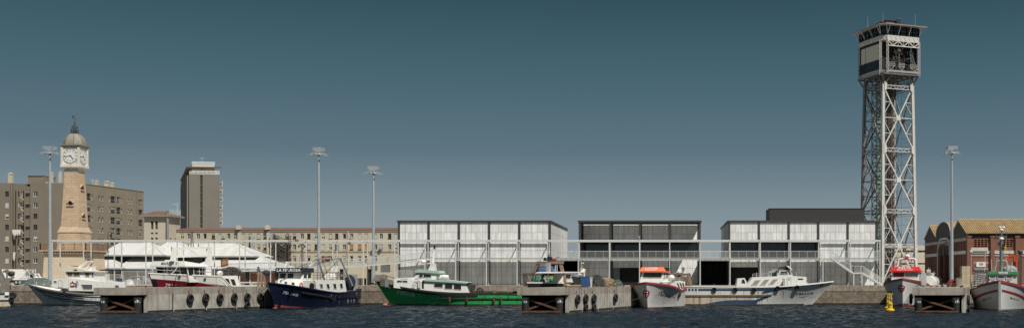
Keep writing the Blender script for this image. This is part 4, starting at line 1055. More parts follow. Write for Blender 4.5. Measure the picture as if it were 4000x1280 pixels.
    while z < zz(305):
        s_ = 1 if k % 2 else -1
        m.bar(c-u*1.1*s_+v*.5*s_+V3(0,0,z), c+u*1.1*s_+v*.5*s_+V3(0,0,z+1.3), .9,.12); m.box(c.x-.6+.8*s_,c.x+.6+.8*s_,c.y-.9,c.y+.9,z+1.25,z+1.33)
        m.prism([c-u*1.2-v*1.3+V3(0,0,z+.1),c+u*.6-v*1.3+V3(0,0,z+.1),c+u*.6-v*1.3+V3(0,0,z+.75+.35*(k%2)),c-u*1.2-v*1.3+V3(0,0,z+.75)], v*.05)
        z += 1.3; k += 1
    m.build('stair_flight', GREENG, sh)
    m = MB()
    for q in (-.55,-.2,.1,.35,.6): m.bar(C+u*(q*5)-v*2.5+V3(0,0,GZ),C+u*(q*5)-v*2.5+V3(0,0,zz(300)),.06)
    m.build('cable', CABLE, t)
    # spreading struts under the station
    zf = zz(293); HU, HV = 6.3, 7.0
    K = lambda a, b, z: C + u*a + v*b + Vector((0,0,z))
    m = MB(); ring = [(-HU,-HV),(HU,-HV),(HU,HV),(-HU,HV)]
    for (a,b),(ga,gb) in zip(cs, ring):
        p = P(a,b,zz(340))
        for q in (K(ga*.98,gb*.98,zf-.3),K(ga*.98,gb*.45,zf-.3),K(ga*.45,gb*.98,zf-.3)): m.bar(p,q,.4)
        m.bar(P(a,b,zs1),P(a,b,zf),.7)
    for z in (zz(335),zz(312)):
        for i in range(4):
            a, b = P(*cs[i],min(z,zs1)), P(*cs[(i+1)%4],min(z,zs1)); a.z = b.z = z; lattice(m, a, b, 1.1, .2, 6)
    for i in range(5):
        f = -1+.5*i; m.bar(K(HU*f,-HV,zf-.45),K(HU*f,HV,zf-.45),.4); m.bar(K(-HU,HV*f,zf-.45),K(HU,HV*f,zf-.45),.4)
    m.build('corbel_strut', mat('dark_strut',(.10,.10,.10),.6,var=.2), t)  # plain dark grey, darker than the legs
    STP = mat('station_grey_paint',(.33,.325,.31),.6,var=.2)
    # station: chamfered plan in (u,v) from the front corner
    ch = 1.5
    plan = [(-HU+ch,-HV),(HU,-HV),(HU,HV),(-HU+.4,HV),(-HU,HV-4),(-HU,-HV+ch)]
    ring_ = lambda z, s=0.: [K(a+(s if a > 0 else -s), b+(s if b > 0 else -s), z) for a, b in plan]
    m = MB(); m.loft(ring_(zf+.1), ring_(zz(284))); fl = m.build('floor', mat('station_floor_edge',(.26,.255,.245),.7,var=.2), t)
    # upper observation storey
    zb0, zb1, zw1 = zz(169), zz(151), zz(116)
    m = MB(); m.loft(ring_(zb0), ring_(zb1)); bd = m.build('parapet_band', LATT, t)
    m = MB(); r0, r1 = ring_(zb0,.03), ring_(zb1,.03)
    for i in (0,5,4,3):
        j = (i+1) % 6; a0,b0,a1,b1 = r0[i],r0[j],r1[i],r1[j]; n = max(2,int((b0-a0).length/1.4))
        for k in range(n):
            p, q = a0.lerp(b0,k/n), a0.lerp(b0,(k+1)/n); p1, q1 = a1.lerp(b1,k/n), a1.lerp(b1,(k+1)/n); md = p.lerp(q,.5); md1 = p1.lerp(q1,.5)
            m.bar(p, md1, .12); m.bar(md1, q, .12); m.bar(p,p1,.1)
    m.build('band_truss', LATT, bd)
    for i in range(6):
        a, b = K(*plan[i],0), K(*plan[(i+1)%6],0); d = b-a; n = max(1,int(d.length/1.9)); nn = Vector((d.y,-d.x,0)).normalized()
        for k in range(n):
            p, q = a+d*(k/n), a+d*((k+1)/n)
            m = MB()
            for x in (p, q): m.bar(x+V3(0,0,zb1),x+V3(0,0,zw1),.16)
            m.bar(p+V3(0,0,(zb1+zw1)/2),q+V3(0,0,(zb1+zw1)/2),.08); w_ = m.build('window', LATTD, t)
            m = MB(); m.prism([p-nn*.12+V3(0,0,zb1+.01),q-nn*.12+V3(0,0,zb1+.01),q-nn*.12+V3(0,0,zw1),p-nn*.12+V3(0,0,zw1)], -nn*.04); m.build('pane', GLASS, w_)
    # roof with broad eaves and struts
    ze = zz(114); ov = 1.75
    m = MB(); A = ring_(ze,ov); B = ring_(ze+.18,ov); m.loft(A,B); m.build('eaves', mat('grey_eaves',(.27,.26,.245),.7,var=.15), t)
    m = MB(); m.loft(ring_(ze+.225,ov-.02), ring_(ze+1.5,-3.0)); m.build('roof', CABR, t)
    m = MB()
    for i in range(6):
        a, b = K(*plan[i],0), K(*plan[(i+1)%6],0); d = b-a; nn = Vector((d.y,-d.x,0)).normalized(); n = max(1,int(d.length/3.))
        for k in range(n+1): p = a+d*(k/n); m.bar(p+V3(0,0,zb1+.4),p+nn*1.5+V3(0,0,ze),.15)
    m.each('eaves_strut', LATT, t)
    m = MB(); q = [K(a,b,ze+1.3) for a,b in ((-2.6,-3.0),(2.2,-3.0),(2.2,2.5),(-2.6,2.5))]; m.loft(q,[p+V3(0,0,1.2) for p in q]); lt = m.build('roof_lantern', mat('lantern_louvres',(.13,.12,.11),.7,var=.3), t)
    m = MB(); q2 = [K(a,b,ze+2.503) for a,b in ((-3,-3.4),(2.6,-3.4),(2.6,2.9),(-3,2.9))]; m.loft(q2,[K(a,b,ze+3.05) for a,b in ((-1,-1.2),(.8,-1.2),(.8,.8),(-1,.8))]); m.build('cap', LATT, lt)
    m = MB(); p = K(1.2,-3.6,ze+1.5); m.box(p.x-.6,p.x+.6,p.y-.5,p.y+.5,p.z,p.z+1.4); m.build('air_unit', DARKST, lt)
    for a, b, h in ((-4.5,-4.,4.2),(2.8,-2,3.8),(-6,2,4.5),(6.6,-4.5,4.6)):
        m = MB(); p = K(a,b,zz(112)); m.tube(p,p+V3(0,0,h),.045,.02,6); m.build('aerial', STEELW, t)
    # machinery storey: near-black core standing in for the shaded inside, open right face with truss and platforms, cream panels on the left faces
    zm0, zm1 = zz(283)+.005, zb0-.005
    m = MB(); q = [K(a,b,0) for a,b in ((-HU+.25,-HV+3.2),(HU-.9,-HV+3.2),(HU-.3,HV-.4),(-HU+.3,HV-.4))]; m.prism([p+V3(0,0,zm0) for p in q],(0,0,zm1-zm0)); m.prism([K(HU-.5,-HV+.7,zm0),K(HU-.25,-HV+.7,zm0),K(HU-.25,-HV+3.3,zm0),K(HU-.5,-HV+3.3,zm0)],(0,0,zm1-zm0-.02)); m.build('machine_room', mat('machine_room_shade',(.012,.012,.012),.8), t)
    def panel(i, j, z0, z1, mt, nm, f0=0., f1=1., th=.12):
        a, b = K(*plan[i],0), K(*plan[j],0); d = b-a; nn = Vector((d.y,-d.x,0)).normalized(); p, q_ = a+d*f0, a+d*f1
        m = MB(); m.prism([p-nn*.02+V3(0,0,z0),q_-nn*.02+V3(0,0,z0),q_-nn*.02+V3(0,0,z1),p-nn*.02+V3(0,0,z1)], -nn*th); return m.build(nm, mt, t)
    for i, j, f0, f1 in ((4,5,.02,.98),(3,4,.02,.98)):
        panel(i,j,zz(243),zz(181),CABW,'blind_panel',f0,f1); panel(i,j,zz(281),zz(243)-.01,GLASS,'lower_window',f0,f1); panel(i,j,zz(297),zz(281)-.01,CABW,'sill_panel',f0,f1,.3)
        a, b = K(*plan[i],0), K(*plan[j],0); d = b-a; nn = Vector((d.y,-d.x,0)).normalized(); m = MB()
        for k in range(8): p = a+d*(.03+.94*k/7); m.bar(p+nn*.03+V3(0,0,zz(281)),p+nn*.03+V3(0,0,zz(243)),.09)
        m.bar(a+nn*.03+V3(0,0,zz(243)),b+nn*.03+V3(0,0,zz(243)),.14); m.build('glazing_bar', mat('dark_mullion',(.06,.06,.06),.5), t)
    for a, b in ((-HU+ch,-HV),(HU,-HV),(-HU,-HV+ch),(-HU+.3,HV)):
        m = MB(); w_ = .32
        for x in (-w_,w_): m.bar(K(a+x,b,zm0-1.6),K(a+x,b,zm1),.14)
        n = 16
        for k in range(n): z0, z1 = zm0-1.4+(zm1-zm0+1.4)*k/n, zm0-1.4+(zm1-zm0+1.4)*(k+1)/n; m.bar(K(a-w_,b,z0 if k%2 else z1),K(a+w_,b,z1 if k%2 else z0),.1); m.bar(K(a-w_,b,z0),K(a+w_,b,z0),.08)
        m.build('lattice_post', STP, t)
    m = MB(); y_ = -HV; zt0, zt1 = zz(191), zz(171)
    m.bar(K(-HU+ch,y_,zt0),K(HU,y_,zt0),.26); m.bar(K(-HU+ch,y_,zt1),K(HU,y_,zt1),.2)
    n = 6; wd = 2*HU-ch
    for k in range(n): a, b = -HU+ch+wd*k/n, -HU+ch+wd*(k+1)/n; m.bar(K(a,y_,zt1 if k%2==0 else zt0),K(b,y_,zt0 if k%2==0 else zt1),.22); m.bar(K(b,y_,zt0),K(b,y_,zt1),.12)
    m.build('portal_truss', LATT, t)
    m = MB(); lattice(m, K(-HU+ch+.2,y_+.3,zz(275)), K(-HU+.4,y_+2.6,zz(215)), .9, .16, 12, up=u); lattice(m, K(HU-1,y_+.2,zz(280)), K(HU-2.2,y_+1.4,zz(205)), .9, .16, 12, up=u)
    m.bar(K(.2,y_+1.5,zt0),K(.2,y_+1.5,zz(268)),.22); m.bar(K(-1,y_+1.5,zz(217)),K(1.6,y_+1.5,zz(217)),.22)
    for x in (-1,-.2,.8,1.4): m.bar(K(x,y_+1.5,zz(217)),K(.2,y_+1.5,zt0),.12)
    m.build('cable_saddle', LATTD, t)
    m = MB()
    for x0,x1,z,dz in ((-HU+ch,-2.2,266,11),(-.8,1.2,268,9),(3.2,HU,270,10)):
        za = zz(z); m.prism([K(x0,y_+.1,za-.12),K(x1,y_+.1,za-.12),K(x1,y_+.1,za),K(x0,y_+.1,za)], v*2.2)
        for zq in (za+.45,za+.9): m.bar(K(x0,y_+.1,zq),K(x1,y_+.1,zq),.09)
        for k in range(5): x = x0+(x1-x0)*k/4; m.bar(K(x,y_+.1,za),K(x,y_+.1,za+.9),.08)
        m.bar(K(x0,y_+.1,za),K((x0+x1)/2,y_+.1,zz(283)),.12); m.bar(K(x1,y_+.1,za),K((x0+x1)/2,y_+.1,zz(283)),.12)
    m.build('landing_platform', STP, t)
    m = MB(); rng = random.Random(4)
    for k in range(34):
        a = V3(rng.uniform(-HU+1.6,HU-1),-HV+rng.uniform(.2,2.8),0); z = rng.uniform(zm0,zm1-3); b_ = a+V3(rng.uniform(-1.8,1.8),rng.uniform(-.2,.2),0)
        m.bar(K(a.x,a.y,z),K(max(-HU+.6,min(HU-.6,b_.x)),b_.y,z+rng.uniform(-.4,2.6)),rng.choice([.09,.12,.2]))
    m.build('hoisting_machinery', mat('greasy_machinery',(.085,.075,.065),.6,var=.4), t)
    # tangle of low bracing near the base
    m = MB()
    for k in range(5):
        z = GZ+1.5+k*1.9; m.bar(P(-1,-1,z),P(1,-1,z),.16); m.bar(P(-1,-.2,z),P(1,-.2,z+.6),.13); m.bar(P(-1+.4*k,-1,z),P(-.6+.4*k,-1,z+1.9),.12); m.bar(P(1-.3*k,-.6,z),P(.6-.3*k,-.6,z+1.9),.12)
    m.bar(P(-1,-1,GZ),P(.1,-1,GZ+6),.3); m.bar(P(1,-1,GZ),P(-.1,-1,GZ+6),.3)
    m.build('base_bracing', LATTD, t)
cable_tower()
# pale office building behind its foot
def pale_office():
    Y = 430.; x0, x1 = PX(3470,Y), PX(3640,Y); h = PZ(957,Y)-GZ
    t = thing('pale_flat_roofed_building', 'pale cream flat roofed building with ribbon windows between lattice tower and brick warehouse', 'building', (x0,Y,GZ))
    hs = [(2,x1-x0-2,PZ(b,Y)-GZ,PZ(a,Y)-GZ) for a,b in ((976,986),(1025,1033),(1064,1072))]
    m = MB(); P = holed(m,(x0,Y,GZ),(1,0,0),x1-x0,h,hs,(0,-1,0),.4); m.quad((x0,Y,GZ+h),(x1,Y,GZ+h),(x1,Y+15,GZ+h),(x0,Y+15,GZ+h)); m.quad((x0,Y,GZ),(x0,Y+15,GZ),(x0,Y+15,GZ+h),(x0,Y,GZ+h)); m.build('wall', BEIGE2, t, fix=False)
    for a in hs: window(P, a, t, FRAMEW, GLASS, .35, .12, 7)
pale_office()
# ------------------------------------------------------------------ brick warehouse at the right
def warehouse():
    XW = 50.3; Y0, Y1, Y2, Y3 = 196., 206.4, 217.8, 228.; X1 = 92.
    t = thing('brick_warehouse', 'red brick harbour warehouse with three gables and lichen yellow tiled roofs', 'warehouse', (XW,Y0,GZ))
    zc = PZ(926,Y0); zlow = 9.0; ze = PZ(911,Y0)
    hs = []
    zu = lambda a: PZ(a,Y0)-GZ
    for p in (3830.5, 3929.5, 4028): # lattice vents
        u = PX(p,Y0)-XW
        for i in range(4):
            for j in range(4): hs.append((u-1.1+i*.585, u-1.1+i*.585+.45, zu(963)+j*.335, zu(963)+j*.335+.24))
    dw = (PX(3807,Y0)-XW, PX(3857,Y0)-XW, .0, zu(1053)); hs.append(dw)
    m = MB(); P = holed(m,(XW,Y0,GZ),(1,0,0),X1-XW,zc-GZ,hs,(0,-1,0),.3); wl = m.build('wall', BRICK, t, fix=False)
    for k in range(3):
        hh = hs[16*k:16*k+16]; a = (min(h[0] for h in hh),max(h[1] for h in hh),min(h[2] for h in hh),max(h[3] for h in hh))
        m = MB(); m.quad(P(a[0],a[2],.31),P(a[1],a[2],.31),P(a[1],a[3],.31),P(a[0],a[3],.31)); m.build('vent_lattice', VENTM, t, fix=False)
    m = MB(); m.hexa([P(dw[0],0,.2),P(dw[1],0,.2),P(dw[1],dw[3],.2),P(dw[0],dw[3],.2),P(dw[0],0,.26),P(dw[1],0,.26),P(dw[1],dw[3],.26),P(dw[0],dw[3],.26)]); sh = m.build('roller_door', wavemat('grey_shutter',(.30,.31,.31),(.22,.22,.22),.12,2,rough=.5), t)
    m = MB(); m.hexa([P(dw[0]-.1,dw[3],-.15),P(dw[1]+.1,dw[3],-.15),P(dw[1]+.1,dw[3]+.35,-.15),P(dw[0]-.1,dw[3]+.35,-.15),P(dw[0]-.1,dw[3],-.004),P(dw[1]+.1,dw[3],-.004),P(dw[1]+.1,dw[3]+.35,-.004),P(dw[0]-.1,dw[3]+.35,-.004)]); m.build('shutter_housing', TRIMG, sh)
    m = MB(); m.hexa([P(dw[0]-.2,dw[3]+1.,-.03),P(dw[1]+.2,dw[3]+1.,-.03),P(dw[1]+.2,dw[3]+1.45,-.03),P(dw[0]-.2,dw[3]+1.45,-.03),P(dw[0]-.2,dw[3]+1.,-.003),P(dw[1]+.2,dw[3]+1.,-.003),P(dw[1]+.2,dw[3]+1.45,-.003),P(dw[0]-.2,dw[3]+1.45,-.003)]); m.build('lintel_panel', mat('old_lintel',(.26,.19,.15),.8), t)
    for p in (3778, 3870, 3967, 4064):
        x = PX(p,Y0); m = MB(); m.box(x-.1,x+.55,Y0-.42,Y0-.003,GZ,zc-.02); m.box(x-.2,x+.65,Y0-.5,Y0-.002,zc-.017,zc+.25); m.build('pilaster', BRICK, t)
    # left (shaded) gable side in brick, with the two-arched portal
    def yf(px): return XW*F/(px-CX)
    hs2 = [(yf(3708)-Y0, yf(3689)-Y0, 0, 5.3),(yf(3686)-Y0, yf(3671)-Y0, 0, 5.3)]
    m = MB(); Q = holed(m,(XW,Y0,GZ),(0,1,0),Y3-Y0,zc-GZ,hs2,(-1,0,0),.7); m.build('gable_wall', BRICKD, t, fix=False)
    for a in hs2:
        uc, r = (a[0]+a[1])/2, (a[1]-a[0])/2
        m = MB(); A = [Q(uc+r*math.cos(w_), 5.3+r*1.25*math.sin(w_), -.02) for w_ in [math.pi*i/12 for i in range(13)]]; m.prism(A, (-.02,0,0))
        d = m.build('arched_doorway', mat('dark_doorway',(.012,.012,.013),.8), t)
        m = MB(); m.quad(Q(a[0],0,.65),Q(a[1],0,.65),Q(a[1],5.3,.65),Q(a[0],5.3,.65)); m.build('door_leaf', mat('dark_door',(.03,.03,.034),.6), d, fix=False)
        m = MB()
        for i in range(12):
            w0, w1 = math.pi*i/12, math.pi*(i+1)/12
            m.prism([Q(uc+r*math.cos(w0),5.3+r*1.25*math.sin(w0),-.02),Q(uc+r*math.cos(w1),5.3+r*1.25*math.sin(w1),-.02),Q(uc+(r+.22)*math.cos(w1),5.3+(r*1.25+.25)*math.sin(w1),-.02),Q(uc+(r+.22)*math.cos(w0),5.3+(r*1.25+.25)*math.sin(w0),-.02)],(-.12,0,0))
        m.build('arch_surround', mat('arch_brick',(.13,.10,.085),.8,var=.2), d)
    fr = [(yf(3665),4.9),(yf(3665.5),6.6),(yf(3672),7.9),(yf(3677),8.35),(yf(3703),8.35),(yf(3708),7.9),(yf(3713),6.6),(yf(3713.5),.0)]
    m = MB(); fr = [(yf(3665),0)] + fr[1:]
    for (a, za), (b, zb) in zip(fr, fr[1:]): m.bar((XW-.12,a,GZ+za),(XW-.12,b,GZ+zb),.34,.2,up=(1,0,0))
    m.build('portal_frame', mat('pale_render_band',(.46,.45,.42),.8,var=.12,streak=.3,dirt=(.2,.17,.14)), t)
    m = MB(); m.box(XW-.08,XW-.003,yf(3705),yf(3695),GZ+7.1,GZ+7.7); m.build('name_plate', TRIMG, t)
    BAND = MATS['pale_render_band']
    m = MB(); zb0, zb1 = PZ(990,Y0), PZ(977,Y0)
    m.box(XW-.1,XW-.004,Y0-.1,yf(3714.5),zb0,zb1); m.box(XW-.1,XW-.004,yf(3664),Y3,zb0,zb1); m.box(XW-.1,X1,Y0-.1,Y0-.004,zb0,zb1)
    m.box(PX(3787,Y0),PX(3857,Y0),Y0-.35,Y0-.11,zb1-.1,PZ(966,Y0)); m.build('string_band', BAND, t)
    m = MB(); m.box(XW-.06,XW-.003,Y0,Y3,zc-.55,zc-.02); m.build('eaves_band', mat('grey_eaves_band',(.30,.29,.27),.8,var=.3,streak=.4), t)
    for a in [Y0+1.2+1.9*i for i in range(15)]:
        if 207 < a < 216: continue
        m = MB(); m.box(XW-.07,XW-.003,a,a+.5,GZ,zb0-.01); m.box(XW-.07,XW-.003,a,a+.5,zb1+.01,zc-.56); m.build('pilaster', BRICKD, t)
    # gables: pitched, barrel, pitched
    DG = mat('dark_gable_sheet',(.045,.043,.042),.8,var=.2)
    zr = 13.9
    def gable(ya, yb, kind, x_end=X1):
        if kind == 'pitch': pr = [(ya-.0,ze),((ya+yb)/2,zr),(yb,ze)]
        else: pr = [(ya+(yb-ya)*(.5-.5*math.cos(a)), ze+(zr+.25-ze)*math.sin(a)**.8) for a in [math.pi*i/16 for i in range(17)]]
        m = MB(); m.prism([(XW+.02,y,z) for y,z in ([(ya,zc-.02)]+pr+[(yb,zc-.02)])],(.15,0,0)); m.build('gable_end', DG, t)
        m = MB(); N_ = len(pr)
        for (a, za), (b, zb) in zip(pr, pr[1:]):
            ex = .0
            m.hexa([(XW-.12,a,za),(x_end,a,za),(x_end,b,zb),(XW-.12,b,zb),(XW-.12,a,za+.14),(x_end,a,za+.14),(x_end,b,zb+.14),(XW-.12,b,zb+.14)])
        
        xx = XW-.2
        while xx < 78 and kind == 'pitch':
            m.bar((xx,pr[0][0],pr[0][1]+.15),(xx,pr[1][0],pr[1][1]+.15),.15,.12,up=(1,0,0)); xx += .34
        rf = m.build('roof', LICHEN, t)
        m = MB()
        for (a, za), (b, zb) in zip(pr, pr[1:]): m.bar((XW-.13,a,za+.08),(XW-.13,b,zb+.08),.08,.2,up=(1,0,0))
        m.build('verge', mat('pale_verge',(.35,.34,.31),.7), rf)
        if kind == 'pitch': m = MB(); m.tube((XW-.12,(ya+yb)/2,zr+.16),(x_end,(ya+yb)/2,zr+.16),.14,n=8); m.build('ridge_tile', mat('ridge_tiles',(.36,.26,.16),.9,var=.3,scale=3), rf)
    gable(Y0-.55,Y1,'pitch'); gable(Y1+.02,Y2,'barrel'); gable(Y2+.02,Y3,'pitch')
    m = MB(); m.box(XW+.3,X1,Y0+.1,Y0+.4,zc-.01,ze+.3); m.build('clerestory', mat('navy_eaves_recess',(.012,.02,.035),.4), t)  # dark navy band filling the recess under the roof
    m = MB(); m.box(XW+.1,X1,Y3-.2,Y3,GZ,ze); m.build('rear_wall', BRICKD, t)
    m = MB(); m.tube((XW+.75,Y0-.2,GZ),(XW+.75,Y0-.2,PZ(972,Y0)),.07); m.tube((XW+.3,Y0-.15,PZ(994,Y0)-.1),(X1,Y0-.15,PZ(994,Y0)-.3),.03); m.build('downpipe', GALV, t)
    m = MB(); m.box(XW+.5,XW+.95,Y0-.5,Y0-.2,PZ(984,Y0),PZ(976,Y0)); m.build('floodlight', STEELW, t)
    sg = thing('wall_sign', 'white rectangular sign with dark blue oval emblem on the brick warehouse wall', 'sign', (PX(3830,Y0),Y0-.12,PZ(1031,Y0)))
    m = MB(); x0,x1,z0,z1 = PX(3813.5,Y0),PX(3850,Y0),PZ(1041,Y0),PZ(1022.5,Y0); m.box(x0,x1,Y0-.12,Y0-.005,z0,z1); m.build('board', SIGNW, sg)
    m = MB(); cx, cz = (x0+x1)/2, (z0+z1)/2+.1
    for i in range(24):
        w0, w1 = 2*math.pi*i/24, 2*math.pi*(i+1)/24
        m.prism([(cx+.38*math.cos(w0),Y0-.124,cz+.17*math.sin(w0)),(cx+.38*math.cos(w1),Y0-.124,cz+.17*math.sin(w1)),(cx+.30*math.cos(w1),Y0-.124,cz+.11*math.sin(w1)),(cx+.30*math.cos(w0),Y0-.124,cz+.11*math.sin(w0))],(0,-.006,0))
    m.prism([(cx-.34,Y0-.124,cz-.03),(cx+.36,Y0-.124,cz-.03),(cx+.22,Y0-.124,cz+.06),(cx-.1,Y0-.124,cz+.03)],(0,-.006,0)); m.box(cx-.42,cx+.42,Y0-.13,Y0-.124,cz-.30,cz-.24)
    m.build('emblem', NAVY, sg)
warehouse()

# ------------------------------------------------------------------ lamp masts
def mast(lab, px, top, Y, spread=1.0):
    x = PX(px,Y); zt = PZ(top,Y); z = lambda py: PZ(top+py, Y); k = Y/176.
    t = thing('lamp_mast', lab, 'lamp mast', (x,Y,GZ), group='tall floodlight masts along the quay')
    m = MB(); m.tube((x,Y,GZ),(x,Y,zt-.95),.27*k,.15*k,14); m.tube((x,Y,GZ),(x,Y,GZ+.06),.5,n=14); m.build('pole', GALV, t)
    m = MB(); w_ = .72*k
    for i in range(9): m.box(x-w_+i*w_*2/9+.01,x-w_+(i+1)*w_*2/9-.01,Y-w_,Y-w_+.05,zt-.48*k,zt)
    for i in range(9): m.box(x+w_-.05,x+w_,Y-w_+i*w_*2/9+.06,Y-w_+(i+1)*w_*2/9-.01,zt-.48*k,zt)
    m.box(x-w_,x+w_,Y-w_+.06,Y-w_+.1,zt-.46*k,zt-.02); m.box(x-w_,x-w_+.05,Y-w_+.11,Y+w_,zt-.48*k,zt); m.box(x-w_+.06,x+w_-.06,Y+w_-.05,Y+w_,zt-.48*k,zt)
    for sx in (-1,1):
        for sy in (-1,1): m.bar((x+sx*w_*.85,Y+sy*w_*.85,zt-.95*k),(x+sx*w_*.85,Y+sy*w_*.85,zt-.48*k),.06)
    m.bar((x,Y,zt-1.),(x,Y,zt-.2),.16); m.build('lantern_screen', GALV, t)
    m = MB(); m.torus((x,Y,zt-1.05*k),(0,0,1),.9*k,.05,20,6)
    for i in range(8):
        a = i*math.pi/4+.2; m.bar((x,Y,zt-1.1*k),(x+1.55*k*math.cos(a),Y+1.55*k*math.sin(a),zt-1.12*k),.045)
    m.build('ring', GALV, t)
    for i in range(6):
        a = i*math.pi/3+.35; p = V3(x+.95*k*math.cos(a),Y+.95*k*math.sin(a),zt-1.02*k); m = MB(); m.hexa([p+V3(dx,dy,dz) for dz in (-.12,.14) for dx,dy in ((-.2,-.17),(.2,-.17),(.2,.17),(-.2,.17))]); m.build('floodlight', GALV, t)
mast('tall grey floodlight mast standing in front of the stone clock tower', 195, 572, 175.5)
mast('tall grey floodlight mast rising behind the navy blue trawler', 1245, 577, 176.5)
mast('shorter looking floodlight mast just left of the closed zinc hall', 1459, 650, 203.)
mast('tall grey floodlight mast in front of the brick warehouse gable', 3718, 572, 176.)
# ------------------------------------------------------------------ finger piers (skewed, running to the quay)
KX = .2733; YP = 128.6; PT = PZ(1122,YP)
PD = Vector((KX,1,0)).normalized(); PN = Vector((PD.y,-PD.x,0))      # along / to the right
def pier(lab, pxl, pxr, slots):
    A = V3(PX(pxl,YP),YP,0); Bx = V3(PX(pxr,YP),YP,0); L = (171-YP)*1.035; wd = Bx.x-A.x
    t = thing('concrete_pier', lab, 'pier', (A+Bx)/2, group='concrete finger piers')
    T = Vector((KX,1,0)); z1 = PT; z0 = PZ(1150,YP)
    def Q(x, y, z): return V3(A.x+x+KX*y, YP+y, z)                   # x across from the left edge, y back from the front
    Ly = 171-YP-.02
    m = MB(); m.hexa([Q(0,0,z0),Q(wd,0,z0),Q(wd-.0,Ly,z0),Q(0,Ly,z0),Q(0,0,z1),Q(wd,0,z1),Q(wd,Ly,z1),Q(0,Ly,z1)]); m.build('deck', CONC, t)
    m = MB(); m.hexa([Q(.0,-.06,z0-.05),Q(wd-.6,-.06,z0-.05),Q(wd-.6,.9,z0-.05),Q(0,.9,z0-.05),Q(0,-.06,z0+.002),Q(wd-.6,-.06,z0+.002),Q(wd-.6,.9,z0+.002),Q(0,.9,z0+.002)])
    m.build('front_lip', mat('dark_lip',(.10,.085,.07),.8,var=.3), t)
    # right side wall slabs with dark slots between them
    edges = [.55] + slots + [Ly]
    for a, b in zip(edges, edges[1:]):
        m = MB(); m.hexa([Q(wd-.42,a+.16,-2),Q(wd+.02,a+.16,-2),Q(wd+.02,b-.16,-2),Q(wd-.42,b-.16,-2),Q(wd-.42,a+.16,z0-.004),Q(wd+.02,a+.16,z0-.004),Q(wd+.02,b-.16,z0-.004),Q(wd-.42,b-.16,z0-.004)])
        pn = m.build('side_panel', CONCP, t)
        m = MB(); m.hexa([Q(wd+.022,a+.16,-.3),Q(wd+.06,a+.16,-.3),Q(wd+.06,b-.16,-.3),Q(wd+.022,b-.16,-.3),Q(wd+.022,a+.16,.22),Q(wd+.045,a+.16,.22),Q(wd+.045,b-.16,.2),Q(wd+.022,b-.16,.22)]); m.build('tide_mark', mat('tide_growth',(.025,.022,.015),.9,var=.5,scale=3), pn)
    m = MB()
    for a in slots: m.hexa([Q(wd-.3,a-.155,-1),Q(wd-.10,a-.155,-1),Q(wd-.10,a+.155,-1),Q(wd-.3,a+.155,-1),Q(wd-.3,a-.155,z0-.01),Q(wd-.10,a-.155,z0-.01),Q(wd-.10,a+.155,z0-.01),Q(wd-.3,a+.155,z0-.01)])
    m.each('slot_shade', BLACK, t)  # black filler painting in the shadow of each slot
    for y in (.75, 8.5, 17, 26, 35):
        for x in (.65, wd-1.1):
            m = MB(); m.tube(Q(x,y,-2),Q(x,y,z0-.005),.42,n=16); pl = m.build('pile', CONCD, t)
            if y < 2:
                m = MB(); m.lathe([(.428,z0-.9),(.435,z0-.7),(.44,z0-.4),(.43,z0-.3)],Q(x,y,0),10); m.build('flaking_band', LIME, pl)
    m = MB(); m.hexa([Q(.2,1.6,.1),Q(.42,1.6,.1),Q(.42,9.,.1),Q(.2,9.,.1),Q(.2,1.6,z0-.01),Q(.42,1.6,z0-.01),Q(.42,9.,z0-.01),Q(.2,9.,z0-.01)])
    m.hexa([Q(.3,7,-1),Q(wd*.66,7,-1),Q(wd*.66,7.4,-1),Q(.3,7.4,-1),Q(.3,7,z0-.01),Q(wd*.66,7,z0-.01),Q(wd*.66,7.4,z0-.01),Q(.3,7.4,z0-.01)]); m.build('dark_backing_wall', CONCD, t)  # walls added so the pier's underside looks black
    m = MB()
    for s in (0,1):
        a, b = (.9, wd-1.2) if s else (wd-1.2, .9)
        m.bar(Q(a,.5+.18*s,.35),Q(b,.5+.18*s,z0-.45),.16,.22)
    m.build('cross_brace', RUST, t)
    m = MB(); m.bar(Q(.3,.45,.10),Q(wd-.8,.45,.10),.3,.22); m.build('waling_beam', RUST, t)
    for i, y in enumerate((1.2, 7, 14, 22, 30, 38)):
        for x in (wd-.55,):
            m = MB(); p = Q(x,y,z1); m.lathe([(.10,.003),(.08,.12),(.12,.16),(.12,.2),(.0,.21)],p,10); m.build('bollard', RUST, t)
    return t, Q, wd
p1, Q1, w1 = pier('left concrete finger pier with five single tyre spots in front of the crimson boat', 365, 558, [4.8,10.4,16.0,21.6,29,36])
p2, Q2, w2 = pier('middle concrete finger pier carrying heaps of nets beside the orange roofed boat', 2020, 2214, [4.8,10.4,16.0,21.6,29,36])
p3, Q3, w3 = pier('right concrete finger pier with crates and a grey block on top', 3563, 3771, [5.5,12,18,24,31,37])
def on_side(px, pxr):
    A = PX(pxr,YP); s = (px-CX)/F; return (A-KX*YP)/(s-KX)
def tyre(lab, px, py, pxr, r=.58, sm=None, left=False):
    Y = on_side(px,pxr); n = PN if not left else -PN
    p = V3((px-CX)*Y/F, Y, PZ(py,Y)) + n*.27
    t = thing('tyre_fender', lab, 'tyre', (p.x,p.y,p.z-r), group='old tyres hung on the piers as fenders')
    m = MB(); m.torus(p, n, r*.70, r*.30, 24, 10, .95); m.build('tread', RUBBER, t, smooth=True)
    m = MB(); m.torus(p, n, r*.42, r*.05, 20, 6, 3.0); m.build('rim_bead', RUBBER, t, smooth=True)
    m = MB(); q = p-n*.2
    for i in range(4): m.torus(V3(q.x,q.y,p.z+r+.08+.1*i),(n if i % 2 else PD),.055,.018,8,4)
    m.build('chain', RUST, t)
ords = ['first','second','third','fourth','fifth','sixth']
for i, px in enumerate((736,797.5,853,909)): tyre(f'{ords[i]} black tyre from the left on the pier beside the crimson boat', px, (1165,1162,1163,1161)[i], 558)
tyre('fifth tyre on the crimson boat pier, upper one of a stacked pair', 960, 1159, 558, .55)
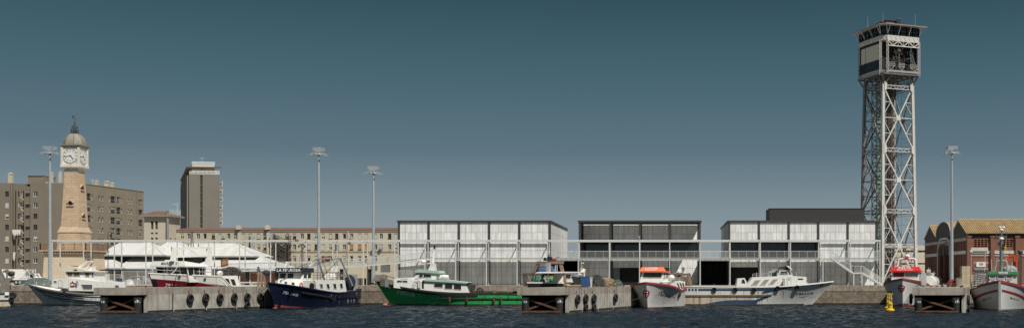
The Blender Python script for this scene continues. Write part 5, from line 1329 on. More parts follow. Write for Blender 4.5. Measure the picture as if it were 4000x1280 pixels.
tyre('lower tyre of the stacked pair near the waterline on the crimson boat pier', 960, 1190, 558, .52)
tyre('last tyre on the crimson boat pier, closest to the navy bow', 1010, 1158, 558, .55)
tyre('single black tyre nearest the front of the middle pier', 2249, 1168, 2214)
tyre('upper tyre of the first stacked pair on the middle pier', 2281, 1165, 2214); tyre('lower tyre of the first stacked pair on the middle pier', 2281, 1199, 2214, .5)
tyre('upper tyre of the second stacked pair on the middle pier', 2313, 1165, 2214); tyre('lower tyre of the second stacked pair on the middle pier', 2313, 1198, 2214, .5)
tyre('lone tyre at the far end of the middle pier beside the mooring rope', 2398, 1161, 2214, .56)
# tyres on the right pier, left and right edge
def tyre_at(lab, p, n, r=.58):
    t = thing('tyre_fender', lab, 'tyre', (p.x,p.y,p.z-r), group='old tyres hung on the piers as fenders'); m = MB(); m.torus(p,n,r*.7,r*.3,24,10,.95); m.build('tread', RUBBER, t, smooth=True)
    m = MB(); m.torus(p,n,r*.42,r*.05,20,6,3.0); m.build('rim_bead', RUBBER, t, smooth=True)
tyre_at('tall tyre on the right edge of the right pier facing the green wheelhouse boat', Q3(w3+.28,3.2,1.35), PN, .62)
tyre_at('second tyre behind on the right edge of the right pier', Q3(w3+.28,5.0,1.3), PN, .62)
tyre_at('lower tyre on the right edge of the right pier near the water', Q3(w3+.28,4.0,.45), PN, .5)
tyre_at('tyre on the left edge of the right pier beside the red roofed boat', Q3(-.28,2.2,1.5), -PN, .62)

# ------------------------------------------------------------------ things on the piers
def heap(lab, cat, name, c, rx, ry, h, m_, extra=None, seed=1, strands=40, sr=.022):
    rng = random.Random(seed); t = thing(name, lab, cat, c)
    c = Vector(c); m = MB(); n, k = 22, 9; vs = []; fs = []
    for i in range(k+1):
        for j in range(n):
            a = 2*math.pi*j/n; f = i/k; rr = math.cos(f*math.pi/2)**.7; q = 1+rng.uniform(-.13,.13)
            vs.append(c+V3(rx*rr*q*math.cos(a), ry*rr*q*math.sin(a), max(0, h*math.sin(f*math.pi/2)*(1+rng.uniform(-.15,.12)+.18*math.sin(2*a+seed)))))
    for i in range(k):
        for j in range(n): fs.append((i*n+j,i*n+(j+1)%n,(i+1)*n+(j+1)%n,(i+1)*n+j))
    fs.append([k*n+j for j in range(n)]); m.add(vs, fs); m.build('pile', m_, t, smooth=True)
    m = MB()
    for s in range(strands):
        a = rng.uniform(0,6.28); f = rng.uniform(.05,.9); pts = []
        for q in range(6):
            aa = a+q*.16; ff = min(.98, max(.02, f+.12*math.sin(q*1.1+s))); rr = math.cos(ff*math.pi/2)**.7
            pts.append(c+V3(rx*1.07*rr*math.cos(aa), ry*1.07*rr*math.sin(aa), h*1.12*math.sin(ff*math.pi/2)+.04))
        m.path(pts, sr, 4)
    m.build('loose_rope', extra or m_, t); return t
def onpier(px, pxr, back):
    """point on a pier's deck: seen at px, a given distance in from its right edge"""
    A = PX(pxr,YP)-back; s = (px-CX)/F; Y = (A-KX*YP)/(s-KX); return V3(s*Y, Y, PT+.003)
heap('dark grey net heap on the middle pier, left of the tan rope pile', 'net heap', 'net_heap', onpier(2330,2214,1.4), 1.0, 1.2, 1.25, NETD, NETD, 3)
heap('tan and brown rope pile sprawling on the middle pier', 'rope pile', 'rope_pile', onpier(2367,2214,1.5), 1.15, 1.5, .95, NETT, mat('tan_rope',(.32,.235,.15),.9), 5, 90, .03)
heap('grey green net heap at the far end of the middle pier', 'net heap', 'net_heap', onpier(2402,2214,1.6), 1.0, 1.7, .75, mat('grey_green_netting',(.09,.12,.10),.95,var=.5,scale=6,bump=.8), None, 8)
def pallet(lab, c, m_=WOOD, w_=1.2, d=1.0, group='wooden pallets on the piers'):
    c = Vector(c); t = thing('wooden_pallet', lab, 'pallet', c, group=group); m = MB()
    for i in range(6): m.box(c.x-w_/2+i*w_/6+.01,c.x-w_/2+(i+1)*w_/6-.03,c.y-d/2,c.y+d/2,c.z+.11,c.z+.135)
    m.build('deck_board', m_, t); m = MB()
    for x in (-w_/2+.05,0,w_/2-.05): m.box(c.x+x-.05,c.x+x+.05,c.y-d/2,c.y+d/2,c.z,c.z+.107)
    m.build('bearer', m_, t); return t
q = onpier(2358,2214,.9)
pallet('red painted pallet at the foot of the tan rope pile', q+V3(0,-.6,0), mat('red_pallet_paint',(.36,.05,.05),.7,var=.3), 1.3)
pallet('bare wooden pallet under the dark net heap on the middle pier', onpier(2322,2214,.8))
# round tubs, blue and white containers by the trawler's stern
def tub():
    c = onpier(2268,2214,1.5); t = thing('tarpaulin_skip', 'black skip half covered by a blue tarpaulin beside the trawler with wooden gallows', 'skip', c)
    m = MB(); m.loft([c+V3(-.55,-.7,0),c+V3(.75,-.7,0),c+V3(.75,.7,0),c+V3(-.55,.7,0)],[c+V3(-1.1,-.75,1.25),c+V3(.75,-.75,.75),c+V3(.75,.75,.75),c+V3(-1.1,.75,1.25)]); m.build('body', mat('black_plastic_tub',(.03,.032,.038),.5,var=.2), t)
    m = MB(); m.loft([c+V3(.2,-.78,.1),c+V3(1.15,-.85,.05),c+V3(1.15,.78,.05),c+V3(.2,.78,.1)],[c+V3(.0,-.8,1.35),c+V3(1.05,-.8,1.2),c+V3(1.05,.78,1.2),c+V3(.0,.78,1.35)]); m.build('tarpaulin', BLUET, t)
    m = MB(); m.ball(c+V3(-.35,-.1,1.25),.75,.7,.3); m.build('grey_cover', mat('grey_cover_cloth',(.16,.17,.18),.9,var=.3,bump=.5), t)
tub()
c = onpier(2301,2214,1.0); t = thing('white_fish_box', 'tall white box standing between blue tarpaulin skip and dark net heap', 'box', c)
m = MB(); m.loft([c+V3(-.33,-.4,0),c+V3(.33,-.4,0),c+V3(.33,.4,0),c+V3(-.33,.4,0)],[c+V3(-.4,-.45,1.1),c+V3(.4,-.45,1.1),c+V3(.4,.45,1.1),c+V3(-.4,.45,1.1)]); m.build('body', WHITE2, t); m = MB(); m.box(c.x-.43,c.x+.43,c.y-.48,c.y+.48,c.z+1.103,c.z+1.19); m.build('lid', WHITE2, t)
m = MB(); c = onpier(2240,2214,.7); m.tube(c+V3(-.9,0,.16),c+V3(.9,.1,.16),.15,n=10); m.build('timber_log', WOOD, loc=c, label='round timber log lying on the middle pier before the trawler gallows', cat='log')
def onp3(px, y, ):
    Y = YP+y; return V3(PX(px,Y), Y, PT+.003)
def crates(lab, px0, px1, top, y, dep=1.1):
    Y = YP+y; x0,x1 = PX(px0,Y),PX(px1,Y); z0 = PT+.003; z1 = PZ(top,Y); t = thing('crate_stack', lab, 'crate stack', ((x0+x1)/2,Y,z0), group=None)
    n = max(2,int((z1-z0)/.14)); h = (z1-z0)/n; rng = random.Random(int(px0))
    for i in range(n):
        j = rng.uniform(-.02,.02); m = MB(); w_ = (x1-x0)/2
        for k in range(2):
            a = x0+k*w_+.01+j; b = x0+(k+1)*w_-.01+j; zz0 = z0+i*h; zz1 = z0+(i+1)*h-.015
            m.box(a,b,Y,Y+.03,zz0,zz1); m.box(a,b,Y+dep-.03,Y+dep,zz0,zz1); m.box(a,a+.03,Y+.031,Y+dep-.031,zz0,zz1); m.box(b-.03,b,Y+.031,Y+dep-.031,zz0,zz1); m.box(a+.031,b-.031,Y+.031,Y+dep-.031,zz0,zz0+.02)
        m.build('crate', CRATEM, t)
crates('tall stack of pale wooden fish crates on the right pier', 3757, 3790, 1038, 19)
crates('shorter stack of pale crates right behind the tall crate stack', 3793, 3803, 1071, 24)
c = onp3(3745,17); t = thing('utility_block', 'grey concrete utility block standing left of the tall crate stack', 'utility block', c); m = MB(); m.box(c.x-.36,c.x+.36,c.y-.3,c.y+.3,c.z,c.z+1.05); m.build('body', CONC, t); m = MB(); m.box(c.x-.4,c.x+.4,c.y-.34,c.y+.34,c.z+1.053,c.z+1.13); m.build('cap', CONC, t)
heap('small bright red net heap on the right pier behind the pallets', 'net heap', 'net_heap', onp3(3722,18), .75,.8,.75, NETR, NETR, 11, 30)
for i in range(3): pallet(('lowest','middle','topmost')[i]+' flat wooden pallet of the low stack on the right pier', onp3(3706,16)+V3(.05*i,0,.14*i), WOOD, 1.8)
pallet('loose wooden pallet left of the low pallet stack on the right pier', onp3(3660,15.2), WOOD, 1.5)
# ------------------------------------------------------------------ buoys
def buoy(lab, px, py, s=1.):
    Y = H*F/(py-CY); x = PX(px,Y); c = V3(x,Y,0); t = thing('yellow_buoy', lab, 'buoy', c, group='yellow buoys')
    m = MB(); m.lathe([(.30*s,-.5),(.62*s,-.12),(.66*s,.12*s),(.60*s,.22*s),(.36*s,.36*s),(.33*s,1.15*s),(.24*s,1.28*s),(.1*s,1.32*s)],c,20); m.build('body', YELLOW, t, smooth=True)
    m = MB()
    for i in range(4):
        a = i*math.pi/2+.5; b = a+1.2
        m.path([c+V3(.24*s*math.cos(a),.24*s*math.sin(a),1.2*s),c+V3(.30*s*math.cos(a),.30*s*math.sin(a),1.8*s),c+V3(.12*s*math.cos(a),.12*s*math.sin(a),2.15*s),c+V3(.33*s*math.cos(b),.33*s*math.sin(b),2.55*s)],.055*s,6)
    m.torus(c+V3(0,0,1.8*s),(0,0,1),.3*s,.035*s,16,5); m.build('cage_top', YELLOW, t)
    m = MB(); m.add([c+V3(-.16+dx,-.345*s-.01,.62+dz) for dx,dz in ((0,0),(.06,0),(.06,.2),(0,.2),(.11,0),(.17,0),(.17,.2),(.11,.2),(.22,0),(.28,0),(.28,.2),(.22,.2))],[(0,1,2,3),(4,5,6,7),(8,9,10,11)]); m.build('marking', INK, t, fix=False)
buoy('nearer yellow mooring buoy floating before the red roofed boat bow', 3477.5, 1212, .8)
buoy('farther yellow buoy half hidden behind the nearer yellow buoy', 3470, 1203, .76)
# ------------------------------------------------------------------ things on the quay
def railing(lab, px0, px1, Y, h, sp=.13, m_=GALV, name='quay_railing', grp=None):
    x0,x1 = PX(px0,Y),PX(px1,Y); t = thing(name, lab, 'railing', ((x0+x1)/2,Y,GZ+.012), group=grp); z = GZ+.012
    m = MB(); n = max(1,int((x1-x0)/2))
    for i in range(n+1): x = x0+(x1-x0)*i/n; m.box(x-.03,x+.03,Y-.03,Y+.03,z,z+h)
    m.build('post', m_, t); m = MB(); m.box(x0,x1,Y-.02,Y+.02,z+h-.04,z+h+.004); m.box(x0,x1,Y-.02,Y+.02,z+.12,z+.16)
    x = x0
    while x < x1: m.box(x-.011,x+.011,Y-.011,Y+.011,z+.16,z+h-.04); x += sp
    m.build('panel', m_, t); return t
railing('low grey railing on the quay in front of the white truck', 78, 192, 173.5, 1.15)
railing('tall pale railing screen behind the pier left of the crimson boat', 480, 655, 176, 2.2, .11, STEELW)
railing('grey railing left of the clock tower podium screen beside white boxes', 372, 470, 178, 1.7, .11, STEELW)
railing('pale mesh gate railing on the quay between green boat and mast', 1548, 1610, 178, 2.3, .1, STEELW)
heap('long heap of green fishing net behind the quay railing', 'net heap', 'net_heap', (PX(150,175.3),175.3,GZ), 2.1,.9,.95, NETG, NETG, 21, 50, .025)
def truck():
    Y = 186.; x = lambda p: PX(p,Y); z = lambda q: PZ(q,Y); t = thing('white_box_truck', 'white box truck with cab to the right parked on the far left quay', 'truck', (x(95),Y,GZ))
    m = MB(); m.box(x(6),x(110),Y,Y+2.3,z(1092),z(1050)); m.build('cargo_box', WHITE, t); m = MB(); m.box(x(6),x(126),Y+.2,Y+2.1,z(1099),z(1092)-.005); m.build('chassis', DARKST, t)
    m = MB(); pr = [(112,1100),(112,1066),(124,1066),(131,1080),(137,1083),(138,1100)]; m.prism([(x(a),Y+.1,z(b)) for a,b in pr],(0,2.1,0)); cb = m.build('cab', WHITE, t)
    m = MB(); m.prism([(x(116),Y+.08,z(1082)),(x(116),Y+.08,z(1070)),(x(123),Y+.08,z(1070)),(x(129),Y+.08,z(1082))],(0,.03,0)); m.build('window', GLASS, cb)
    for p in (20,62,76,127):
        m = MB(); c = V3(x(p),Y+.25,GZ+.45); m.tube(c-V3(0,.15,0),c+V3(0,.15,0),.45,n=18); w_ = m.build('wheel', RUBBER, t); m = MB(); m.tube(c-V3(0,.17,0),c-V3(0,.14,0),.22,n=12); m.build('hub', GALV, w_)
truck()
def small_car(lab, px, Y, m_):
    x0 = PX(px,Y); t = thing('parked_car', lab, 'car', (x0,Y,GZ)); L_ = 4.0
    pr = [(0,.35),(0,.8),(.35,.95),(.9,1.42),(2.4,1.45),(3.1,.98),(3.9,.82),(4.0,.4)]
    m = MB(); m.prism([(x0+a,Y,GZ+b) for a,b in pr],(0,1.65,0)); m.build('body', m_, t)
    m = MB(); m.prism([(x0+a,Y-.01,GZ+b) for a,b in ((.6,.97),(1.0,1.34),(1.55,1.36),(1.55,.97))],(0,.02,0)); m.prism([(x0+a,Y-.01,GZ+b) for a,b in ((1.65,.97),(1.65,1.36),(2.3,1.36),(2.85,.97))],(0,.02,0)); m.build('window', GLASS, t)
    for p in (.75,3.15):
        m = MB(); c = V3(x0+p,Y+.1,GZ+.31); m.tube(c-V3(0,.12,0),c+V3(0,.12,0),.31,n=16); m.build('wheel', RUBBER, t)
small_car('pale car parked behind the tall pale railing screen', 492, 186, mat('dull_car_paint',(.22,.24,.26),.35))
def shelter():
    Y = 180.; x = lambda p: PX(p,Y); t = thing('dark_canopy', 'dark flat canopy on thin posts right of the clock tower podium', 'canopy', (x(435),Y,GZ))
    m = MB(); m.box(x(372),x(492),Y-1.2,Y+1.2,PZ(1056,Y),PZ(1051,Y)); m.build('roof', DARKST, t); m = MB()
    for p in (380,430,484):
        for y in (-1,1): m.box(x(p)-.05,x(p)+.05,Y+y-.05,Y+y+.05,GZ,PZ(1056,Y)-.003)
    m.build('post', DARKST, t)
shelter()
def binbox(lab, px0, px1, top, Y, m_, nm='white_box', cat='box', dep=1.):
    x0,x1 = PX(px0,Y),PX(px1,Y); t = thing(nm, lab, cat, ((x0+x1)/2,Y,GZ)); z1 = PZ(top,Y)
    m = MB(); m.box(x0,x1,Y,Y+dep,GZ,z1-.06); m.build('body', m_, t); m = MB(); m.box(x0-.03,x1+.03,Y-.03,Y+dep+.03,z1-.057,z1); m.build('lid', m_, t)
binbox('white upright cabinet on the quay right of the clock tower podium', 396, 416, 1066, 176, WHITE2, 'white_cabinet', 'cabinet')
binbox('blue drum box on the quay below the dark canopy', 455, 466, 1086, 176, BLUE, 'blue_bin', 'bin')
for i, p in enumerate((378, 388, 402, 413)):
    Y = 173.4; c = V3(PX(p,Y),Y,GZ+.012); m = MB(); m.lathe([(.2,0),(.24,.1),(.24,.45),(.12,.55),(.08,.66)],c,12); m.build('white_canister', WHITE2, loc=c, label=('first','second','third','fourth')[i]+' white canister from the left in the row beside the podium', cat='canister', group='white canisters on the quay')
heap('small heap of white sacks on the quay behind the left pier', 'sack heap', 'sack_heap', (PX(503,174),174,GZ), .9,.6,.75, mat('white_sacks',(.45,.44,.42),.9,var=.3,bump=.6), None, 31, 6)
def psign(lab, px, Y, top):
    x = PX(px,Y); t = thing('parking_sign', lab, 'sign', (x,Y,GZ)); m = MB(); m.tube((x,Y,GZ),(x,Y,PZ(top,Y)),.04); m.build('pole', GALV, t)
    m = MB(); m.box(x-.17,x+.17,Y-.06,Y-.04,PZ(top+15,Y),PZ(top,Y)); b = m.build('plate', SIGNW, t)
    m = MB(); m.box(x-.1,x+.1,Y-.068,Y-.061,PZ(top+8,Y),PZ(top+2,Y)); m.build('symbol', INK, b)
psign('small white plate sign on a thin pole behind the left pier', 541, 172.4, 1076)
def old_lamp():
    Y = 190.; x = PX(422,Y); t = thing('street_lamp', 'old fashioned dark lamp post with curled arm beside the clock tower', 'street lamp', (x,Y,GZ))
    m = MB(); m.tube((x,Y,GZ),(x,Y,PZ(912,Y)),.07,.045); m.path([(x,Y,PZ(912,Y)),(x+.1,Y,PZ(906,Y)),(x+.3,Y,PZ(904,Y)),(x+.5,Y,PZ(906,Y)),(x+.58,Y,PZ(912,Y)),(x+.5,Y,PZ(916,Y))],.04); m.build('pole', DARKST, t)
    m = MB(); m.lathe([(.05,.5),(.2,.38),(.16,.0),(.04,-.1)],(x+.5,Y,PZ(925,Y)),8); m.build('lantern', DARKST, t)
old_lamp()
def rack(lab, px0, px1, py0, Y, m_=DARKST):
    x0,x1 = PX(px0,Y),PX(px1,Y); t = thing('metal_rack', lab, 'rack', ((x0+x1)/2,Y,GZ)); z1 = PZ(py0,Y); m = MB(); n = 5
    for i in range(n): x = x0+(x1-x0)*i/(n-1); m.bar((x,Y,GZ),(x,Y,z1),.06); m.bar((x,Y+1,GZ),(x,Y+1,z1-.3),.06)
    m.each('upright', m_, t); m = MB()
    for k in range(5): z = GZ+.2+(z1-GZ-.3)*k/4; m.bar((x0,Y,z),(x1,Y,z-.1*k),.06); m.bar((x0,Y+1,z),(x1,Y+1,z-.1*k),.06)
    for k in range(3): m.bar((x0+k*(x1-x0)/3,Y,GZ+.3),(x0+(k+1)*(x1-x0)/3,Y,z1-.3),.05)
    m.each('rail', m_, t)
rack('dark metal rack on the quay in front of the grey warehouse door', 3806, 3856, 1066, 188)
rack('dark steel framework on the quay right of the navy trawler stern', 1440, 1476, 1098, 174)
binbox('weathered brown container behind the green trawler bow', 1392, 1418, 1085, 185, IRON, 'storage_container', 'container', 2)
m = MB(); x = PX(955,174); c = V3(x,174,GZ); m.box(PX(935,174),PX(1030,174),173.9,174.05,PZ(1104,174),PZ(1099,174)); m.box(PX(940,174)-.06,PX(940,174)+.06,173.92,174.03,GZ,PZ(1104,174)-.002); m.box(PX(985,174)-.06,PX(985,174)+.06,173.92,174.03,GZ,PZ(1104,174)-.002); m.box(PX(1025,174)-.06,PX(1025,174)+.06,173.92,174.03,GZ,PZ(1104,174)-.002); m.build('crash_barrier', STEELW, loc=c, label='low white horizontal barrier rail in front of the market brick wall', cat='barrier')
# ------------------------------------------------------------------ boats (local: x to the bow, y to port, z up from the waterline)
class Boat:
    def __init__(s, label, loc, ang, Ln, B, rake=2., Fb=3.4, Fm=1.8, Fs=2., s0=.45, p=2.4, pw=1.6, s0w=.2, ww=.9, flare=1.5, stern=.86, zb=-.5, sm=.4, pe=2., name='fishing_boat', group=None):
        s.t = thing(name, label, 'boat', loc, ang, group, world=False)
        s.loc = Vector(loc); s.ca, s.sa = math.cos(ang), math.sin(ang)
        s.L, s.B, s.rake, s.F = Ln, B, rake, (Fs,Fm,Fb); s.s0, s.p, s.pw, s.s0w, s.ww, s.flare, s.stern, s.zb, s.sm, s.pe = s0, p, pw, s0w, ww, flare, stern, zb, sm, pe
    def W(s, q): q = Vector(q); return Vector((s.loc.x+q.x*s.ca-q.y*s.sa, s.loc.y+q.x*s.sa+q.y*s.ca, s.loc.z+q.z))
    def loc_of(s, w): d = Vector(w)-s.loc; return Vector((d.x*s.ca+d.y*s.sa, -d.x*s.sa+d.y*s.ca, d.z))
    def at(s, px, py, ly):
        """local point on the plane y = ly seen at the measured photo position"""
        k = (px-CX)/F; lx = -(s.loc.x-ly*s.sa - k*(s.loc.y+ly*s.ca))/(s.ca-k*s.sa)
        Y = s.loc.y+lx*s.sa+ly*s.ca; return Vector((lx, ly, PZ(py,Y)))
    def atx(s, px, py, lx):
        k = (px-CX)/F; ly = -(s.loc.x+lx*s.ca - k*(s.loc.y+lx*s.sa))/(-s.sa-k*s.ca)
        Y = s.loc.y+lx*s.sa+ly*s.ca; return Vector((lx, ly, PZ(py,Y)))
    def sheer(s, u):
        Fs,Fm,Fb = s.F
        return Fm+(Fb-Fm)*((u-s.sm)/(1-s.sm))**s.pe if u > s.sm else Fm+(Fs-Fm)*((s.sm-u)/s.sm)**2
    def hb(s, u, t):
        st = lambda e, u0: 1-(1-s.stern)*((u0-u)/u0)**2 if u < u0 else 1-((u-u0)/(1-u0))**e
        bd = s.B/2*st(s.p, s.s0); bw = s.B/2*s.ww*st(s.pw, s.s0w)
        t = max(0,min(1,t)); return max(.0, bw+(bd-bw)*t**s.flare)+.03
    def hp(s, u, t, side=1):
        z = s.zb+(s.sheer(u)-s.zb)*t
        return Vector((u*(s.L-s.rake+s.rake*t), side*s.hb(u,t), z))
    def hn(s, u, t, side=1):
        e = .004; a = s.hp(min(1,u+e),t,side)-s.hp(u-e,t,side); b = s.hp(u,min(1,t+e),side)-s.hp(u,t-e,side); n = a.cross(b).normalized()
        return n if n.y*side > 0 else -n
    def tz(s, u, z): return (z-s.zb)/(s.sheer(u)-s.zb)
    def hull(s, m_, t0=0., t1=1., name='hull', ns=48, nt=10, close=True):
        f0 = t0 if callable(t0) else (lambda u: t0); f1 = t1 if callable(t1) else (lambda u: t1)
        m = MB(); us = [1-(1-i/ns)**1.5 for i in range(ns+1)]; vs = []; fs = []; c = nt+1
        for side in (1,-1):
            for u in us:
                for j in range(c): vs.append(s.hp(u, f0(u)+(f1(u)-f0(u))*j/nt, side))
        off = len(us)*c
        for k in (0,1):
            for i in range(ns):
                for j in range(nt):
                    q = [k*off+i*c+j, k*off+(i+1)*c+j, k*off+(i+1)*c+j+1, k*off+i*c+j+1]; fs.append(q if k == 0 else q[::-1])
        if close:
            for j in range(nt): fs.append([j, j+1, off+j+1, off+j]); fs.append([ns*c+j, off+ns*c+j, off+ns*c+j+1, ns*c+j+1])
        m.add(vs, fs); m.fix = 1
        o = m.build(name, m_, s.t, smooth=True)
        s.bvh = BVHTree.FromPolygons([s.W(v) for v in vs], fs) if not hasattr(s,'bvh') or name == 'hull' else s.bvh
        return o
    def deck(s, m_, drop=.75, name='deck', inner=None, cap=True, th=.09):
        m = MB(); n = 40; us = [1-(1-i/n)**1.5*1.0 for i in range(n+1)]
        L_ = []; R_ = []
        for u in us:
            z = s.sheer(u)-drop; q_ = s.hp(u,s.tz(u,z),1); h = max(.01, q_.y-.07); x = q_.x-.12*u
            L_.append(V3(x,h,z)); R_.append(V3(x,-h,z))
        m.add(L_+R_, [(i,i+1,n+2+i,n+1+i) for i in range(n)]); m.build(name, m_, s.t, fix=False)
        m = MB()   # inside of the bulwark
        for side in (1,-1):
            vs = []
            for u in us:
                a = s.hp(u,1,side); b = s.hp(u,s.tz(u,s.sheer(u)-drop-.05),side); a = a+V3(-.12*u,-side*min(th,abs(a.y)),-.01); b = b+V3(-.12*u,-side*min(th,abs(b.y)),0); vs += [a,b]
            m.add(vs, [(2*i,2*i+1,2*i+3,2*i+2) for i in range(n)])
        a,b = s.hp(0,1,1),s.hp(0,1,-1); m.quad(a+V3(.06,-.05,-.01),b+V3(.06,.05,-.01),b+V3(.06,.05,-drop),a+V3(.06,-.05,-drop))
        m.build('bulwark_lining', inner or m_, s.t, fix=False)
    def rail(s, m_, w_=.16, h=.12, name='gunwale', u0=0., u1=1., dz=0.):
        n = 48; m = MB()
        for side in (1,-1):
            us = [u0+(u1-u0)*(1-(1-i/n)**1.4) for i in range(n+1)]; vs = []; fs = []
            for u in us:
                a = s.hp(u,1,side); nn = s.hn(u,1,side); nn.z = 0; nn.normalize() if nn.length > 0 else None
                for o_, z in ((.06,-h*.5),(.06,h*.5),(-w_,h*.5),(-w_,-h*.5)):
                    q = a+nn*o_+V3(0,0,z+dz)
                    if o_ < 0 and q.y*side < 0: q.y = 0
                    vs.append(q)
            for i in range(n):
                for j in range(4): fs.append((4*i+j,4*(i+1)+j,4*(i+1)+(j+1)%4,4*i+(j+1)%4))
            fs += [[0,1,2,3],[4*n+3,4*n+2,4*n+1,4*n]]; m.add(vs,fs)
        if u0 == 0.:
            a,b = s.hp(0,1,1),s.hp(0,1,-1); m.box(a.x-.05,a.x+.14,b.y,a.y,a.z-h*.5+dz,a.z+h*.5+dz-.002)
        return m.build(name, m_, s.t)
    def strip(s, u0, u1, fz0, fz1, m_, name='stripe', out=.012, side=(1,-1), n=30, thick=0., parent=None):
        """painted band or strake following the hull between heights fz0(u), fz1(u)"""
        g0 = fz0 if callable(fz0) else (lambda u: fz0); g1 = fz1 if callable(fz1) else (lambda u: fz1); o_ = None
        for sd in side:
            m = MB()
            vs = []; fs = []
            for i in range(n+1):
                u = u0+(u1-u0)*i/n
                for k in range(4):
                    z = g0(u)+(g1(u)-g0(u))*k/3; t = s.tz(u,z); vs.append(s.hp(u,t,sd)+s.hn(u,min(.99,max(.01,t)),sd)*(out+thick))
            for i in range(n):
                for k in range(3): fs.append((4*i+k,4*i+4+k,4*i+5+k,4*i+1+k))
            if thick:
                o = len(vs)
                for i in range(n+1):
                    u = u0+(u1-u0)*i/n
                    for k in (0,3):
                        z = g0(u)+(g1(u)-g0(u))*k/3; t = s.tz(u,z); vs.append(s.hp(u,t,sd)-s.hn(u,min(.99,max(.01,t)),sd)*.01)
                for i in range(n):
                    fs.append((4*i,4*i+4,o+2*i+2,o+2*i)); fs.append((4*i+3,4*i+7,o+2*i+3,o+2*i+1))
                fs += [(0,3,o+1,o),(4*n,4*n+3,o+2*n+1,o+2*n)]
            m.add(vs,fs)
            o_ = m.build(name, m_, parent or s.t)
        return o_
    def stem(s, m_, w_=.18, t0=0., name='stem_post'):
        m = MB(); n = 8
        for i in range(n): m.bar(s.hp(1,t0+(1.0-t0)*i/n)*1.0+V3(.02,-.03,0), s.hp(1,t0+(1.0-t0)*(i+1)/n)+V3(.02,-.03,0), w_, w_)
        return m.build(name, m_, s.t)
    # superstructure from profiles measured in the photograph
    def prof(s, pts, ly, m_, name, parent=None, ly2=None, tum=0.):
        A = [s.at(px,py,ly) for px,py in pts]; l2 = -ly if ly2 is None else ly2
        if tum:
            zb_ = min(a.z for a in A); A = [V3(a.x, a.y-(a.z-zb_)*tum*(1 if a.y > 0 else -1), a.z) for a in A]
            B_ = [V3(a.x, -a.y if ly2 is None else l2, a.z) for a in A]
        else: B_ = [V3(a.x, l2, a.z) for a in A]
        m = MB(); m.loft(A, B_); return m.build(name, m_, parent or s.t)
    def patch(s, P4, m_, name='window', out=.02, parent=None, frame=None, fw=.06):
        P4 = [Vector(p) for p in P4]; n = sum(((P4[i]-P4[0]).cross(P4[i+1]-P4[0]) for i in range(1,len(P4)-1)), Vector()).normalized()
        m = MB(); m.prism([p-n*.01 for p in P4], n*(out+.01)); o = m.build(name, m_, parent or s.t)
        if frame:
            m = MB()
            for a,b in zip(P4, P4[1:]+P4[:1]): m.bar(a+n*(out*.5+.01), b+n*(out*.5+.01), fw, out+.03, up=n)
            m.build('frame', frame, o)
        return o
    def win(s, pts, ly, m_=None, name='window', frame=None, out=.025, parent=None, tum=0., zb_=None, fw=.06):
        """window outline (photo positions, anticlockwise from lower left) on the side plane y = ly"""
        P4 = [s.at(px,py,ly) for px,py in pts]
        if tum: P4 = [V3(a.x, a.y-(a.z-zb_)*tum*(1 if a.y > 0 else -1), a.z) for a in P4]
        c = sum(P4, Vector())/len(P4); n = V3(0,1 if ly > 0 else -1,0)
        nn = sum(((P4[i]-P4[0]).cross(P4[i+1]-P4[0]) for i in range(1,len(P4)-1)), Vector())
        if nn.y*n.y < 0: P4 = P4[::-1]
        return s.patch(P4, m_ or GLASSB, name, out, parent, frame, fw)
    def face(s, bl, br, tr, tl, u0, u1, v0, v1, m_=None, name='window', frame=None, out=.025, parent=None, fw=.06):
        bl,br,tr,tl = map(Vector,(bl,br,tr,tl)); f = lambda u,v: (bl.lerp(br,u)).lerp(tl.lerp(tr,u),v)
        return s.patch([f(u0,v0),f(u1,v0),f(u1,v1),f(u0,v1)], m_ or GLASSB, name, out, parent, frame, fw)
    def pbar(s, a, b, ly, w_, m, ly2=None, h=None): m.bar(s.at(*a,ly), s.at(*b,ly if ly2 is None else ly2), w_, h)
    def decal(s, vs, fs, quad, m_, name='lettering', out=.012):
        """paint: 2-D shape laid on the hull skin where the photograph shows it"""
        (ax,ay),(bx,by),(cx_,cy_) = quad; pts = []; o = Vector((0,0,H))
        for x, y in vs:
            px = ax+(bx-ax)*x+(cx_-ax)*y; py = ay+(by-ay)*x+(cy_-ay)*y
            d = Vector(((px-CX)/F,1,-(py-CY)/F)).normalized(); h = s.bvh.ray_cast(o, d)
            if h[0] is None: pts.append(None); continue
            n = h[1]; n = n if n.dot(d) < 0 else -n; pts.append(s.loc_of(h[0]+n*out))
        ok = [f for f in fs if all(pts[i] is not None for i in f)]
        m = MB(); m.add([p or Vector() for p in pts], ok)
        me_used = sorted({i for f in ok for i in f}); mp = {i:k for k,i in enumerate(me_used)}
        m.v = [tuple(pts[i]) for i in me_used]; m.f = [[mp[i] for i in f] for f in ok]; m.m = [0]*len(ok)
        return m.build(name, m_, s.t, fix=False) if ok else None
    def letters(s, txt, quad, m_, **k): v, f, _ = textmesh(txt, **k); return s.decal(v, f, quad, m_)
    def put(s, name, m, m_, parent=None, smooth=False): return m.build(name, m_, parent or s.t, smooth=smooth)
    def handrail(s, pts, h, m_, name='handrail', sp=1.0, r=.022, mid=1, parent=None):
        m = MB(); pts = [Vector(p) for p in pts]
        for a,b in zip(pts,pts[1:]):
            for k in range(1,mid+2): z = V3(0,0,h*k/(mid+1)); m.bar(a+z,b+z,2*r)
            n = max(1,int((b-a).length/sp))
            for i in range(n+1): p = a.lerp(b,i/n); m.bar(p,p+V3(0,0,h),2*r)
        return m.build(name, m_, parent or s.t)
